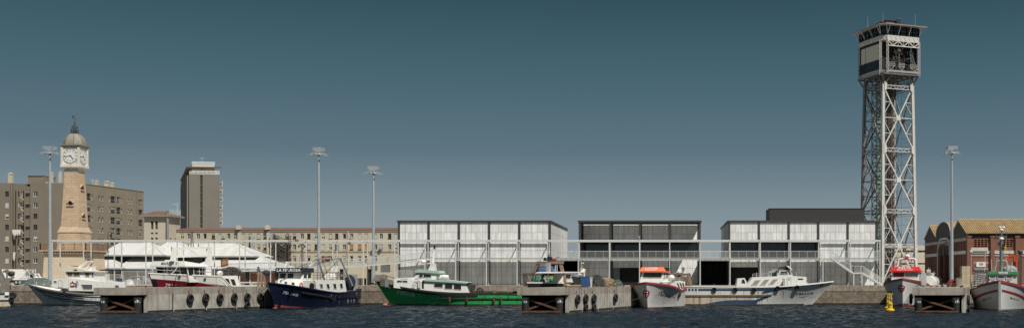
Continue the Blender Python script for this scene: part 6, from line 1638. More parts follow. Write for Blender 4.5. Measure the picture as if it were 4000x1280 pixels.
    def tyre(s, px, py, lab, r=.34, side=1, name='tyre_fender', grp='old tyres hung on the boats as fenders'):
        o = Vector((0,0,H)); d = Vector(((px-CX)/F,1,-(py-CY)/F)).normalized(); h = s.bvh.ray_cast(o,d)
        if h[0] is None: return
        n = h[1]; n = n if n.dot(d) < 0 else -n; p = h[0]+n*(r*.33)
        t = thing(name, lab, 'tyre', p-V3(0,0,r), group=grp); m = MB(); m.torus(p,n,r*.68,r*.32,20,8,.9); m.build('tread', RUBBER, t, smooth=True)
        m = MB(); m.path([p+V3(0,0,r*.9), p-n*.1+V3(0,0,r*2.4)], .02, 5); m.build('hanging_rope', ROPEM, t)

def emblem(b, cx, cy, w_, h):
    """open red lips with a tongue, painted on the bow"""
    q = lambda x, y: (cx-w_/2+x*w_, cy+h/2-y*h)
    quad = (q(0,0),q(1,0),q(0,1))
    def shape(pts, m_, out):
        n = len(pts); c = (sum(p[0] for p in pts)/n, sum(p[1] for p in pts)/n)
        vs = pts+[c]; fs = [(i,(i+1)%n,n) for i in range(n)]
        for _ in range(3):
            nf = []
            for f in fs:
                i0 = len(vs); vs = vs+[tuple((vs[f[k]][j]+vs[f[(k+1)%3]][j])/2 for j in (0,1)) for k in range(3)]; nf += [(f[0],i0,i0+2),(i0,f[1],i0+1),(i0+2,i0+1,f[2]),(i0,i0+1,i0+2)]
            fs = nf
        b.decal(vs, fs, quad, m_, 'emblem', out)
    shape([(.0,.72),(.15,.88),(.28,.98),(.42,1.0),(.52,.93),(.62,1.0),(.76,.95),(1.,.80),(.97,.6),(.88,.35),(.72,.12),(.5,.0),(.3,.14),(.14,.34),(.08,.55)], RED, .014)
    shape([(.14,.70),(.3,.78),(.5,.75),(.7,.80),(.86,.74),(.75,.60),(.5,.55),(.25,.58)], INK, .020)
    shape([(.18,.72),(.32,.79),(.5,.765),(.7,.81),(.82,.75),(.66,.68),(.5,.67),(.3,.67)], INKW, .026)
    for a in (([(.24,.50),(.32,.52),(.36,.25),(.33,.12)]),([(.60,.56),(.70,.56),(.62,.25),(.52,.06)])): shape(a, INKW, .027)
DECKC = mat('boat_deck_paint', (.20,.19,.17), .8, var=.25, grime=.4, dirt=(.1,.08,.06))
R_ = math.radians
# ---------------------------------------------------------------- green trawler, broadside, bow to the left
gb = Boat('long green wooden hulled trawler with white cabin and pale green roofs', (PX(2095,167.3),167.3,0), math.pi, (PX(2095,167.3)-PX(1466,167.3)), 5.8, rake=2.6, Fb=3.45, Fm=1.72, Fs=1.62, s0=.5, p=2.3, s0w=.35, pw=1.7, flare=1.3, sm=.42, pe=1.9)
gb.hull(GREEN); gb.deck(DECKC, .55, inner=WHITE2)
gb.rail(mat('tarred_rail',(.03,.028,.025),.7,var=.3), .14, .22)
TAR = MATS['tarred_rail']
gb.strip(.35,.93, lambda u: gb.sheer(u)-.42, lambda u: gb.sheer(u)-.16, TAR, 'rubbing_strake', thick=.07, side=(1,-1))
gb.strip(.0,.62, lambda u: .86+.0*u, lambda u: 1.04, TAR, 'lower_strake', thick=.10)
gb.strip(.0,.985, lambda u: -.2, lambda u: .22, mat('red_tide_line',(.09,.03,.025),.8,var=.5,scale=2), 'boot_line', out=.015)
for p in (1757,1825,1930,1958): 
    a = gb.at(p,1160,2.92); m = MB(); m.box(a.x-.12,a.x+.12,2.86,3.02,.55,1.2); gb.put('strake_bracket', m, RUST)
m = MB(); m.lathe([(.02,0),(.25,.1),(.36,.5),(.38,1.2),(.38,2.2)],(0,0,0),14); m.v = [(gb.L-2.0+.9-v[2]*1.0, v[0], v[1]-.05) for v in m.v]; gb.put('bulbous_bow', m, mat('pink_antifouling',(.42,.17,.13),.7,var=.2), smooth=True)
gb.letters('3ª CP-3-1-94', ((1549,1147),(1619,1159),(1551,1132)), INKG)
c = gb.prof([(1537,1122),(1538,1091),(1545,1085),(1592,1083),(1614,1090),(1640,1126),(1640,1135)], 1.9, WHITE, 'fore_cabin')
gb.win([(1551,1100),(1570,1100),(1570,1093),(1551,1093)],1.9,parent=c,frame=WHITE2,fw=.04); gb.win([(1572,1101),(1592,1101),(1592,1094),(1572,1094)],1.9,parent=c,frame=WHITE2,fw=.04)
flat_text('IRIS ISOLDA', gb.at(1569,1091,1.925), gb.at(1594,1091,1.925), gb.at(1569,1088,1.925), INK, c, out=.01)
w_ = gb.prof([(1608,1090),(1616,1074),(1634,1062),(1704,1063),(1704,1100),(1608,1100)], 1.75, WHITE, 'wheelhouse')
gb.win([(1612,1079),(1618,1079),(1632,1064),(1629,1064)],1.75,parent=w_)
gb.win([(1633,1083),(1652,1083),(1652,1069),(1641,1069)],1.75,parent=w_,frame=WHITE2); gb.win([(1654,1083),(1686,1083),(1683,1070),(1654,1069)],1.75,parent=w_,frame=WHITE2)
A = [gb.at(p,q,1.75) for p,q in ((1616,1074),(1634,1062))]
gb.face(V3(A[0].x,1.7,A[0].z),V3(A[0].x,-1.7,A[0].z),V3(A[1].x,-1.7,A[1].z),V3(A[1].x,1.7,A[1].z),.08,.92,.15,.9,name='windscreen',parent=w_)
r_ = gb.prof([(1619,1062),(1621,1055),(1634,1050),(1690,1055),(1712,1056),(1719,1064),(1719,1067),(1640,1063)], 2.0, GREENL, 'wheelhouse_roof')
ca = gb.prof([(1640,1104),(1655,1091),(1670,1090),(1816,1101),(1834,1141),(1640,1141)], 2.05, WHITE, 'main_cabin')
gb.prof([(1650,1092),(1668,1088),(1740,1092),(1830,1102),(1824,1106),(1660,1096)], 2.3, GREENL, 'cabin_roof', parent=None)
gb.win([(1698,1121),(1730,1122),(1730,1106),(1699,1105),(1695,1110),(1695,1116)],2.05,parent=ca,frame=WHITE2); gb.win([(1737,1127),(1767,1128),(1768,1107),(1738,1105)],2.05,parent=ca,frame=WHITE2); gb.win([(1772,1129),(1802,1131),(1803,1109),(1773,1107)],2.05,parent=ca,frame=WHITE2)
gb.win([(1648,1125),(1656,1126),(1656,1100),(1652,1097),(1648,1101)],2.05,parent=ca,name='doorway'); gb.win([(1632,1122),(1641,1123),(1641,1100),(1636,1096),(1632,1100)],2.04,WHITE2,parent=ca,name='door',frame=TRIMG)
m = MB(); A = gb.at(1827,1112,2.0); m.prism([gb.at(a,b,1.9) for a,b in ((1817,1106),(1842,1112),(1836,1140),(1832,1132))],(0,-3.8,0)); gb.put('aft_shade', m, mat('dark_aft_hood',(.05,.05,.05),.7))
m = MB(); m.loft([gb.at(a,b,.55) for a,b in ((1671,1057),(1683,1026),(1697,1027),(1701,1058))],[V3(p.x,-.55,p.z) for p in [gb.at(a,b,.55) for a,b in ((1671,1057),(1683,1026),(1697,1027),(1701,1058))]]); mf = gb.put('mast_base', m, WHITE2)
m = MB(); m.tube(gb.at(1692,1026,0),gb.at(1696,958,0),.14,.08); m.box(*[q for q in (gb.at(1696,952,0).x-.35,gb.at(1696,952,0).x+.35,-.15,.15,gb.at(1696,951,0).z,gb.at(1696,948,0).z)]); m.tube(gb.at(1688,1026,.3),gb.at(1695,975,0),.05)
for y in (965,978,990,1003): m.bar(gb.at(1690,y,0),gb.at(1700,y,0),.07)
gb.put('mast', m, WHITE, mf)
m = MB(); 
for y in (956,960,966): m.ball(gb.at(1697,y+3,0),.16,.16,.12)
gb.put('mast_lamp', m, INK, mf)
m = MB(); m.box(gb.at(1678,1014,0).x,gb.at(1630,1014,0).x,-.12,.12,gb.at(1650,1015,0).z,gb.at(1650,1011,0).z); m.ball(gb.at(1654,1021,0),.42,.42,.26); m.bar(gb.at(1654,1016,0),gb.at(1654,1026,0),.1); m.bar(gb.at(1668,1028,0),gb.at(1688,1027,0),.12); gb.put('radar', m, WHITE, mf)
for i,(a,b) in enumerate(((1706,1727),(1729,1752))):
    p,q = gb.at(a,1080,1.0),gb.at(b,1082,1.0); m = MB(); m.tube(p,q,.33,n=14)
    for f in (.15,.5,.85): m.torus(p.lerp(q,f),q-p,.335,.02,14,5)
    gb.put('liferaft_canister', m, WHITE, smooth=True)
gb.handrail([gb.at(1653,1083,1.7),gb.at(1660,1083,1.7)],.75,STEELW,sp=.3); gb.handrail([gb.at(1706,1091,1.8),gb.at(1755,1096,1.8)],.45,STEELW,sp=.8)
m = MB()
for dx in (0,11): m.bar(gb.at(1607+dx,1120,2.25),gb.at(1625+dx,1082,1.9),.06)
for k in range(6): f = k/5; m.bar(gb.at(1607,1120,2.25).lerp(gb.at(1625,1082,1.9),f),gb.at(1618,1120,2.25).lerp(gb.at(1636,1082,1.9),f),.05)
gb.put('ladder', m, STEELW)
m = MB(); p = gb.at(1484,1092,.2); m.loft([p+V3(-1.1,-.5,-.2),p+V3(1.,-.5,-.2),p+V3(1.,.6,-.2),p+V3(-1.1,.6,-.2)],[p+V3(-.9,-.4,.75),p+V3(.6,-.4,.75),p+V3(.6,.5,.75),p+V3(-.9,.5,.75)]); m.bar(gb.at(1494,1070,.3),gb.at(1541,1085,.3),.22,.15); gb.put('windlass', m, mat('fore_gear',(.17,.165,.15),.8,var=.5,scale=3,grime=.5))
for i in range(5):
    p = gb.at(1496+9*i,1101+2*i,.8-.3*(i%2)); m = MB(); m.box(p.x-.3,p.x+.3,p.y-.4,p.y+.4,p.z-.55,p.z+.55); o_=gb.put('deck_box', m, (IRON,WOOD,mat('blue_grey_box',(.16,.2,.22),.8,var=.3))[i%3])
# aft working deck clutter
m = MB(); p = gb.at(1875,1136,1.0); m.torus(p,(0,1,0),.42,.12,16,7); m.tube(p-V3(0,.4,0),p+V3(0,.4,0),.18); m.box(p.x-.5,p.x+.5,.5,1.4,p.z-.75,p.z-.45); gb.put('net_winch', m, DARKST)
m = MB()
for a,b in (((1838,1118),(1862,1140)),((1843,1112),(1852,1140)),((1862,1140),(1866,1112))): m.bar(gb.at(*a,.8),gb.at(*b,.8),.08)
gb.put('gallows', m, IRON)
for p_, w2, h2 in ((1905,.9,.25),(1940,1.2,.28),(1975,1.3,.22),(2005,.9,.42),(2022,.6,.5)):
    p = gb.at(p_,1143,1.2); m = MB(); m.hexa([p+V3(dx*w2,dy*.6,dz) for dz,f in ((-.35,1),(h2*.6,.8)) for dx,dy in ((-1,-1),(1,-1),(1,1),(-1,1))]); gb.put('deck_gear', m, random.choice([WHITE2,IRON,NETD,WOOD]))
heap('green net and rope bundle on the stern of the green trawler', 'net heap', 'net_heap', gb.W(gb.at(2010,1149,.6)), 1.0,.8,.55, NETG, NETT, 41, 20)

# ---------------------------------------------------------------- white trawler with blue stripes, bow to the right
wb = Boat('long white trawler with blue stripes, rust stains and low sleek cabin', (PX(2668,167.2),167.2,0), 0., PX(3256,167.2)-PX(2668,167.2), 5.8, rake=3.6, Fb=3.42, Fm=2.62, Fs=2.72, s0=.55, p=2.6, s0w=.4, pw=1.8, flare=1.6, sm=.5, pe=1.7)
wb.hull(mat('blue_striped_white_hull',(.66,.66,.64),.42,var=.07,streak=.3,dirt=(.42,.37,.3),grime=.15)); wb.deck(DECKC,.7,inner=WHITE2); wb.rail(WHITE, .16, .14)
wb.strip(.0,.55, lambda u: .12, lambda u: 1.36*(1 if u < .48 else max(.15,(.55-u)/.07)), HULLRUST, 'rust_stain', out=.010)
wb.strip(.0,.60, lambda u: 1.30+.25*max(0,u-.45)*6*.3, lambda u: 1.52+.25*max(0,u-.45)*6*.3, mat('old_strake',(.20,.15,.10),.8,var=.4,scale=3,grime=.5), 'rubbing_strake', thick=.10)
wb.strip(.0,.93, lambda u: -.2, lambda u: .2, mat('tide_line',(.03,.03,.022),.9,var=.5,scale=3), 'boot_line', out=.015)
wb.strip(.10,.60, lambda u: 2.08, lambda u: 2.38, BLUE, 'blue_stripe', out=.014, side=(1,-1))
wb.strip(.54,.72, lambda u: 1.62+(u-.54)*5.2, lambda u: 2.02+(u-.54)*3.9, BLUE, 'blue_stripe', out=.016)
wb.strip(.60,.72, lambda u: 2.12+(u-.60)*3.2, lambda u: 2.42+(u-.60)*2.2, BLUE, 'blue_stripe', out=.018)
wb.strip(.16,.55, lambda u: .22, lambda u: .22+.55*math.sin(min(1,(u-.16)/.22)*math.pi/2), BLUE, 'blue_swoosh', out=.016)
wb.strip(.52,.62, lambda u: .22+ (u-.52)*11, lambda u: .77+(u-.52)*8.6, BLUE, 'blue_swoosh', out=.020)
for i in range(4): 
    u = .012+.022*i; wb.strip(u,u+.014, lambda u_: 2.05, lambda u_: 2.42, BLUE, 'blue_dash', out=.014, n=3)
wb.letters('3ª-BA-2-3-93', ((3108,1151),(3176,1149),(3109,1141)), INK)
wb.decal([(0,.6),(.2,.2),(.7,0),(1,.9),(.5,1)],[(0,1,2,3,4)], ((3118,1162),(3190,1162),(3118,1155)), mat('grey_hawse_patch',(.2,.22,.22),.6), 'grey_patch')
m = MB(); p = wb.at(3207,1115,-1.0); wb.decal([(.1,0),(.9,.2),(1,.8),(.8,1),(.1,.8),(0,.3)],[(0,1,2,3,4,5)], ((3202,1118),(3216,1114),(3203,1110)), TRIMG, 'hawse_hole', .03)
S_ = -2.1
ca = wb.prof([(2916,1122),(2938,1082),(2960,1080),(3043,1077),(3060,1077),(3060,1116),(3060,1122)], S_, WHITE, 'main_cabin')
for q in ([(2934,1112),(2956,1111),(2972,1092),(2950,1093)],[(2969,1111),(2990,1110),(3006,1090),(2986,1091)],[(3002,1109),(3022,1108),(3039,1088),(3020,1089)]): wb.win(q, S_, mat('cabin_window_blind',(.30,.29,.24),.3,var=.1), parent=ca, frame=WHITE2)
fo = wb.prof([(3055,1122),(3058,1079),(3101,1076),(3150,1080),(3155,1104),(3155,1115),(3100,1122)], S_+.05, WHITE, 'fore_trunk')
wb.win([(3117,1091),(3137,1091),(3137,1086),(3117,1086)], S_+.05, parent=fo); wb.win([(3150,1104),(3154,1104),(3153,1090),(3150,1090)], S_+.05, mat('amber_glass',(.35,.22,.16),.2), parent=fo)
wb.win([(3075,1115),(3090,1114),(3090,1083),(3075,1083)], S_+.05, WHITE, 'door', TRIMG, parent=fo, fw=.03); wb.win([(3080,1093),(3084,1093),(3084,1088),(3080,1088)], S_+.05, parent=fo, name='porthole', out=.05)
wb.win([(3045,1116),(3059,1116),(3059,1094)], S_-.0, GLASSL, 'quarter_window', TRIMG, parent=ca, fw=.05)
wh = wb.prof([(3036,1080),(3045,1056),(3083,1054),(3098,1076),(3098,1080)], S_+.35, WHITE, 'wheelhouse')
wb.win([(3043,1073),(3080,1072),(3074,1057),(3049,1057)], S_+.35, parent=wh, frame=WHITE, fw=.07); wb.win([(3084,1072),(3092,1072),(3082,1057),(3078,1057)], S_+.35, parent=wh)
A = [wb.at(p,q,S_+.35) for p,q in ((3098,1076),(3083,1054))]; h_ = -(S_+.35)-.05
wb.face(V3(A[0].x,-h_,A[0].z),V3(A[0].x,h_,A[0].z),V3(A[1].x,h_,A[1].z),V3(A[1].x,-h_,A[1].z),.08,.92,.1,.9,name='windscreen',parent=wh)
cn = wb.prof([(3034,1052),(3052,1042),(3070,1037),(3082,1038),(3095,1050),(3083,1052),(3060,1047)], S_+.2, mat('black_canopy_cloth',(.04,.04,.038),.8,var=.3), 'canopy')
wb.prof([(3070,1036.5),(3081,1036.5),(3096,1052),(3091,1053),(3080,1044)], S_+.18, WHITE, 'canopy_trim', ly2=S_-.02)
m = MB()
for a,b in (((3004,1080),(3004,1055)),((3012,1079),(3012,1055)),((3004,1062),(3036,1058)),((3012,1056),(3045,1048)),((3036,1080),(3036,1058))):
    for ly in (-1.6,1.6): m.bar(wb.at(*a,ly),wb.at(*b,ly),.08)
wb.put('roof_frame', m, WHITE2)
m = MB(); p = wb.at(3022,1066,-.6); m.ball(p,.75,.7,.45); wb.put('covered_gear', m, NETG)
sm = wb.prof([(2876,1122),(2881,1086),(2909,1084),(2921,1108),(2917,1122)], S_+.3, WHITE, 'aft_house'); wb.win([(2897,1103),(2912,1104),(2906,1090),(2899,1090)], S_+.3, parent=sm, frame=TRIMG, fw=.04)
m = MB()
for dx in (0,7): m.bar(wb.at(3062+dx,1116,S_-.12),wb.at(3059+dx,1084,S_-.05),.05)
for k in range(6): m.bar(wb.at(3062,1116,S_-.12).lerp(wb.at(3059,1084,S_-.05),k/5),wb.at(3069,1116,S_-.12).lerp(wb.at(3066,1084,S_-.05),k/5),.04)
wb.put('ladder', m, STEELW)
wb.handrail([wb.at(2940,1082,S_+.1),wb.at(3000,1079,S_+.1)],.5,STEELW,sp=1.0); wb.handrail([wb.at(3035,1078,S_),wb.at(3095,1076,S_)],.45,STEELW,sp=1.1)
m = MB()
for p_,y0,y1 in ((2975,1078,1052),(2955,1080,1062),(3064,1112,1062),(3110,1077,1060)): m.tube(wb.at(p_,y0,-1.2),wb.at(p_,y1,-1.2),.03)
wb.put('whip_aerial', m, STEELW)
for k_,p_ in enumerate((2790,2872,2945,3037,3112)): wb.tyre(p_, (1130,1130,1131,1123,1119)[k_], ('first','second','third','fourth','last')[k_]+' tyre counted from the stern along the side of the white trawler with blue stripes', .36)

# ---------------------------------------------------------------- white boat with dark stripes at the far left
lb = Boat('white fishing boat with navy hull stripes moored before the clock tower', (PX(548,167.4),167.4,0), math.pi, PX(548,167.4)-PX(106,167.4), 5.2, rake=2.9, Fb=3.05, Fm=1.55, Fs=1.6, s0=.5, p=2.2, s0w=.3, pw=1.6, flare=1.4, sm=.25, pe=1.8)
lb.hull(mat('aged_white_hull',(.64,.65,.62),.45,var=.16,streak=.3,dirt=(.25,.25,.22),grime=.35)); lb.deck(DECKC,.6,inner=WHITE2); lb.rail(mat('grey_wood_rail',(.24,.21,.17),.8,var=.25), .14, .15)
lb.strip(.0,.97, lambda u: -.2, lambda u: .12, TAR, 'boot_line', out=.015)
for k,(a,u0,u1) in enumerate(((.34,.25,.93),(.62,.45,.90),(.98,.25,.88),(1.3,.25,.86))):
    lb.strip(u0,u1, lambda u: lb.sheer(u)-a-.17+.06*(k%2)-(u-.25)*.25*k*.3, lambda u: lb.sheer(u)-a-(u-.25)*.25*k*.3, NAVY, 'navy_stripe', out=.014)
lb.strip(.25,.56, lambda u: lb.sheer(u)-1.12, lambda u: lb.sheer(u)-.95, TAR, 'rubbing_strake', thick=.09)
lb.letters('2-785', ((144,1136),(176,1148),(141,1127)), INK)
S_ = 1.9
ca = lb.prof([(201,1119),(203,1094),(212,1089),(268,1083),(300,1094),(300,1125),(201,1121)], S_, WHITE, 'fore_cabin')
lb.win([(210,1102),(222,1102),(222,1095),(210,1095)], S_, parent=ca, frame=WHITE2); lb.win([(229,1120),(243,1121),(243,1098),(237,1093),(229,1094)], S_, WHITE, 'door', TRIMG, parent=ca, fw=.025)
ma = lb.prof([(268,1134),(268,1083),(370,1096),(436,1100),(442,1137)], S_+.1, WHITE, 'main_cabin')
lb.win([(326,1128),(360,1128),(362,1110),(317,1109)], S_+.1, mat('dark_cabin_glass',(.10,.105,.11),.2,var=.1), parent=ma, frame=WHITE2, fw=.04)
lb.win([(291,1132),(306,1112),(298,1095),(301,1094),(307,1111)], S_+.1, mat('navy_trim_paint',(.06,.075,.1),.4), 'chevron', parent=ma)
lb.win([(291,1118),(300,1122),(302,1112),(298,1098),(295,1104)], S_+.1, mat('blue_grey_glass',(.12,.14,.17),.2), 'chevron_glass', parent=ma)
wh = lb.prof([(262,1083),(256,1060),(318,1060),(338,1059),(366,1060),(366,1095),(300,1090)], S_-.25, WHITE, 'wheelhouse')
for q in ([(265,1079),(285,1079),(284,1062),(261,1062)],[(287,1079),(313,1079),(311,1062),(287,1062)],[(333,1079),(350,1079),(352,1063),(332,1063)],[(359,1080),(366,1080),(366,1064),(359,1064)]): lb.win(q, S_-.25, mat('amber_window',(.17,.12,.075),.15,var=.3), parent=wh, frame=WHITE2, fw=.05)
rf = lb.prof([(234,1053),(262,1038),(290,1042),(340,1055),(370,1057),(370,1061),(256,1059)], S_+.05, CREAMP, 'wheelhouse_roof')
lb.prof([(268,1039),(275,1037),(300,1042),(296,1044)], 1.0, mat('brown_roof_box',(.12,.075,.05),.8), 'roof_hatch')
m = MB()
for ly in (-1.1,1.1):
    m.prism([lb.at(a,b,ly) for a,b in ((293,1050),(312,1051),(345,1020),(364,1020),(367,1018),(338,1016))],(0,.14 if ly < 0 else -.14,0)); m.bar(lb.at(312,1046,ly),lb.at(352,1020,ly),.08); m.bar(lb.at(330,1048,ly),lb.at(362,1022,ly),.08)
m.bar(lb.at(362,1020,1.1),lb.at(362,1020,-1.1),.25); lb.put('mast_arch', m, CREAMP)
m = MB()
for a,b in (((335,1018),(335,1000)),((345,1018),(345,994)),((362,1018),(362,1002)),((330,1008),(372,1008)),((336,1002),(368,1002)),((352,1036),(366,1022)),((338,1016),(366,1012))): m.bar(lb.at(*a,.2),lb.at(*b,.2),.07)
m.ball(lb.at(347,1012,.2),.25,.25,.2); lb.put('aerial_rig', m, IRON)
m = MB(); p = lb.at(346,1052,.8); m.box(p.x-.5,p.x+.5,-.3,.8,p.z-.2,p.z+.5); lb.put('roof_locker', m, WHITE)
lb.prof([(288,1055),(301,1055),(301,1050.5),(288,1050.5)], S_+.1, mat('rust_nameplate',(.14,.07,.04),.7), 'name_plate', ly2=S_-.1)
m = MB(); lb.prof([(374,1136),(376,1092),(410,1092),(410,1136)], 1.2, WHITE2, 'aft_locker')
p = lb.at(284,1106.5,S_+.17); t = thing('life_ring', 'orange and white life ring on the cabin of the striped white boat', 'life ring', lb.W(p)); pw_ = lb.W(p); m = MB(); m.torus(pw_,(0,1,0),.29,.09,20,8); m.build('ring', mat('faded_orange',(.42,.13,.07),.6), t, smooth=True)
m = MB()
for k in range(4): a = math.pi/4+k*math.pi/2; m.tube(pw_+V3(.22*math.cos(a),-.01,.22*math.sin(a)),pw_+V3(.38*math.cos(a),-.01,.38*math.sin(a)),.1,n=8)
m.build('band', WHITE, t)
p = lb.at(251,1136,2.75); m = MB(); m.tube(V3(p.x,2.72,p.z+.35),V3(p.x,2.75,p.z-.5),.17,n=10); lb.put('black_fender', m, RUBBER)
for k in range(3): p = lb.at(143+28*k, 1108+5*k, 1.0-.1*k+.6); m = MB(); m.tube(p,p+V3(0,0,.3),.06); lb.put('rail_post', m, CREAMP)
heap('dark blue grey net heap lying on the stern of the striped white boat', 'net heap', 'net_heap', lb.W(lb.at(425,1122,.8)), 1.3,.9,.75, mat('blue_grey_netting',(.10,.12,.15),.95,var=.5,scale=6,bump=.8), NETT, 17, 25)
heap('brown net and timber heap ahead of the blue grey heap on the striped boat', 'net heap', 'net_heap', lb.W(lb.at(393,1121,.9)), .8,.7,.5, IRON, NETT, 18, 12)

# ---------------------------------------------------------------- trawler stub at the left edge
eb = Boat('old white workboat stern with grey lattice crane at the left edge', (PX(44,160.5),160.5,0), math.pi+.48, 15., 5., rake=2, Fb=2.5, Fm=1.75, Fs=1.75, stern=.97, s0=.5)
eb.hull(WHITE2); eb.deck(DECKC,.3); eb.rail(DARKST,.16,.16); eb.strip(.0,.9,.0,.80, HULLRUST,'rust_stain',out=.01); eb.strip(.0,.9,.82,.92,TAR,'rubbing_strake',thick=.1)
m = MB(); a = eb.hp(0,1,1); m.box(-.25,.02,-2.2,2.3,-.3,1.8); eb.put('transom_fender', m, DARKST)
m = MB(); p = eb.at(20,1118,.6); m.box(p.x-.55,p.x+.55,.1,1.1,1.4,p.z+1.2); m.bar(eb.at(22,1108,.6),eb.at(-6,1046,.6),.55,.5); m.bar(eb.at(28,1100,.6),eb.at(54,1078,.6),.6,.35); m.bar(eb.at(27,1095,.6),eb.at(28,1052,.6),.22); m.bar(eb.at(12,1058,.6),eb.at(58,1064,.6),.3); m.torus(eb.at(27,1058,.55),(0,1,0),.22,.07,12,6); eb.put('crane', m, mat('grey_crane_paint',(.17,.155,.14),.7,var=.3,scale=3,grime=.4,dirt=(.07,.05,.04)))
m = MB(); m.path([eb.at(52,1080,.6),eb.at(43,1100,.6),eb.at(40,1130,.6)],.05); m.ball(eb.at(44,1068,.6),.45,.4,.4); eb.put('hydraulic_hose', m, DARKST)
wp = eb.W(eb.at(50,1152,2.9)); t = thing('tyre_fender', 'tyre hanging at the corner of the old workboat on the left edge', 'tyre', wp-V3(0,0,.45), group='old tyres hung on the boats as fenders'); m = MB(); m.torus(wp,(.3,-1,0),.32,.15,18,8); m.build('tread', RUBBER, t, smooth=True)
m = MB(); p = eb.at(27,1145,2.55); m.box(p.x-.25,p.x+.25,2.45,2.66,p.z-.22,p.z+.2); eb.put('mooring_bracket', m, WHITE)
# ---------------------------------------------------------------- crimson and white boat behind the left pier
PANG = math.atan2(-1,-KX)
def along(X0, Y0, Y): return X0+KX*(Y-Y0)
mb = Boat('crimson and white trawler with white goalpost mast behind the left pier', (along(-67.4,128.6,160.5),160.5,0), PANG, 20.0, 5.6, rake=2.2, Fb=4.45, Fm=4.1, Fs=3.0, s0=.5, p=2.2, pw=1.6, flare=1.3, sm=.62, pe=1.4)
mb.sheer = (lambda f: (lambda u: 4.15+.3*max(0,(u-.5)/.5)**1.5 if u > .5 else 2.85+1.3*min(1,max(0,(u-.40)/.10))))(None)
mb.hull(CRIMSON); mb.deck(DECKC,.5,inner=WHITE)
zr_ = lambda u: 2.55+1.25*max(0,(u-.25)/.75)**1.0
mb.strip(.0,.999, lambda u: min(zr_(u), mb.sheer(u)-.1), lambda u: mb.sheer(u)-.002, WHITE, 'white_topside', out=.02, n=60)
mb.strip(.972,1., lambda u: .5, lambda u: zr_(u)-.05, mat('black_bow_paint',(.012,.012,.014),.4), 'bow_patch', out=.014)
mb.rail(WHITE,.16,.12,u0=0.)
mb.strip(.74,.9, lambda u: 2.35, lambda u: 3.0, INK, 'registration_plate', out=.03)
mb.letters('3ªBA-2-4-02', ((646,1118),(728,1131),(646,1104)), INKW)
def port(px,py,b=mb):
    h = b.bvh.ray_cast(Vector((0,0,H)), Vector(((px-CX)/F,1,-(py-CY)/F)).normalized())
    if h[0]:
        n = h[1] if h[1].y < 0 else -h[1]; q = b.loc_of(h[0]+n*.04); nl = b.loc_of(h[0]+n)-b.loc_of(h[0]); m = MB(); m.torus(q,nl,.17,.05,16,6); m.tube(q-nl*.05,q+nl*.01,.16,n=14); b.put('porthole', m, mat('porthole_glass',(.06,.06,.06),.2))
for q in ((699,1081),(758,1087),(799,1089.5)): port(*q)
S_ = 2.25
lf = mb.at(733,1070,S_).x; z0 = mb.at(733,1073,S_).z-.9; z1 = mb.at(733,1041,S_).z; la = mb.at(800,1074,S_).x
lower = [V3(lf-.35,S_,z0),V3(la,S_,z0),V3(la,-S_,z0),V3(lf-.35,-S_,z0)]; upper = [V3(lf+.25,S_+.05,z1),V3(la,S_+.05,z1),V3(la,-S_-.05,z1),V3(lf+.25,-S_-.05,z1)]
m = MB(); m.loft(lower,upper); wh = mb.put('wheelhouse', m, WHITE)
for k in range(4): mb.face(lower[3],lower[0],upper[0],upper[3], .03+.245*k,.25+.245*k,.48,.96,GLASSB,'windscreen',parent=wh)
for k in range(3): mb.face(lower[0],lower[1],upper[1],upper[0], .05+.32*k,.33+.32*k,.46,.96,GLASSB,'window',parent=wh)
def sl(x): return (x-la)/(lf-la)
A = [V3(lf+.9,S_+.3,z1+.002),V3(la-.3,S_+.3,z1+.002),V3(la-.3,-S_-.3,z1+.002),V3(lf+.9,-S_-.3,z1+.002)]
zt_ = z1+.72; B_ = [V3(lf+.78,S_+.1,zt_),V3(la-.3,S_,zt_-.38),V3(la-.3,-S_,zt_-.38),V3(lf+.78,-S_-.1,zt_)]
A2 = [p+V3(0,0,.14) for p in A]; m = MB(); m.loft(A,A2); m.loft([p+V3(0,0,.002) for p in A2],B_); rf = mb.put('wheelhouse_roof', m, WHITE)
q0 = lambda f,v: (A2[3].lerp(A2[0],f)).lerp(B_[3].lerp(B_[0],f),v)
flat_text('MAIRETA IV', q0(.30,.16),q0(.80,.16),q0(.30,.80), INK, rf, out=.02, shear=.2)
m = MB()
for ly in (1.0,-1.6):
    dx = 0 if ly > 0 else 0
    m.loft([mb.at(a,b,ly) for a,b in ((803,1072),(829,1074),(829,962),(813,961))],[p+V3(0,-.25,0) for p in [mb.at(a,b,ly) for a,b in ((803,1072),(829,1074),(829,962),(813,961))]])
px2 = mb.at(821,972,-2.0)
leg2 = [mb.at(a,b,1.0) for a,b in ((670,1018),(687,1018),(694,968),(680,966))]; m.loft(leg2,[p+V3(0,-.25,0) for p in leg2])
m.bar(mb.at(686,970,.9),mb.at(822,965,.9),.24,.26); m.bar(mb.at(684,1001,.9),mb.at(818,997,.9),.22,.24); mb.put('goalpost_mast', m, WHITE)
m = MB()
for a,b in (((672,1015),(671,963)),((746,965),(749,905)),((755,963),(752,905)),((740,906),(760,906)),((775,950),(775,962)),((735,955),(735,962))): m.bar(mb.at(*a,.5),mb.at(*b,.5),.08)
mb.put('aerial', m, IRON)
aft = mb.prof([(836,1118),(834,1076),(928,1075),(938,1122),(836,1122)], S_+.2, WHITE, 'aft_house')
for q in ([(857,1109),(876,1112),(868,1084),(850,1084)],[(882,1113),(902,1115),(892,1086),(874,1085)],[(908,1115),(924,1116),(914,1088),(898,1088)]): mb.win(q, S_+.2, parent=aft, frame=WHITE, fw=.05)
mb.handrail([mb.hp(1,1,1)+V3(-.3,0,0)]+[mb.hp(u,1,1)+V3(0,-.12,0) for u in (.96,.9,.82,.74,.66,.58)],.95,STEELW,sp=1.4)
mb.handrail([mb.at(803,1074,S_),mb.at(935,1075,S_)],1.15,IRON,sp=1.1,mid=2)
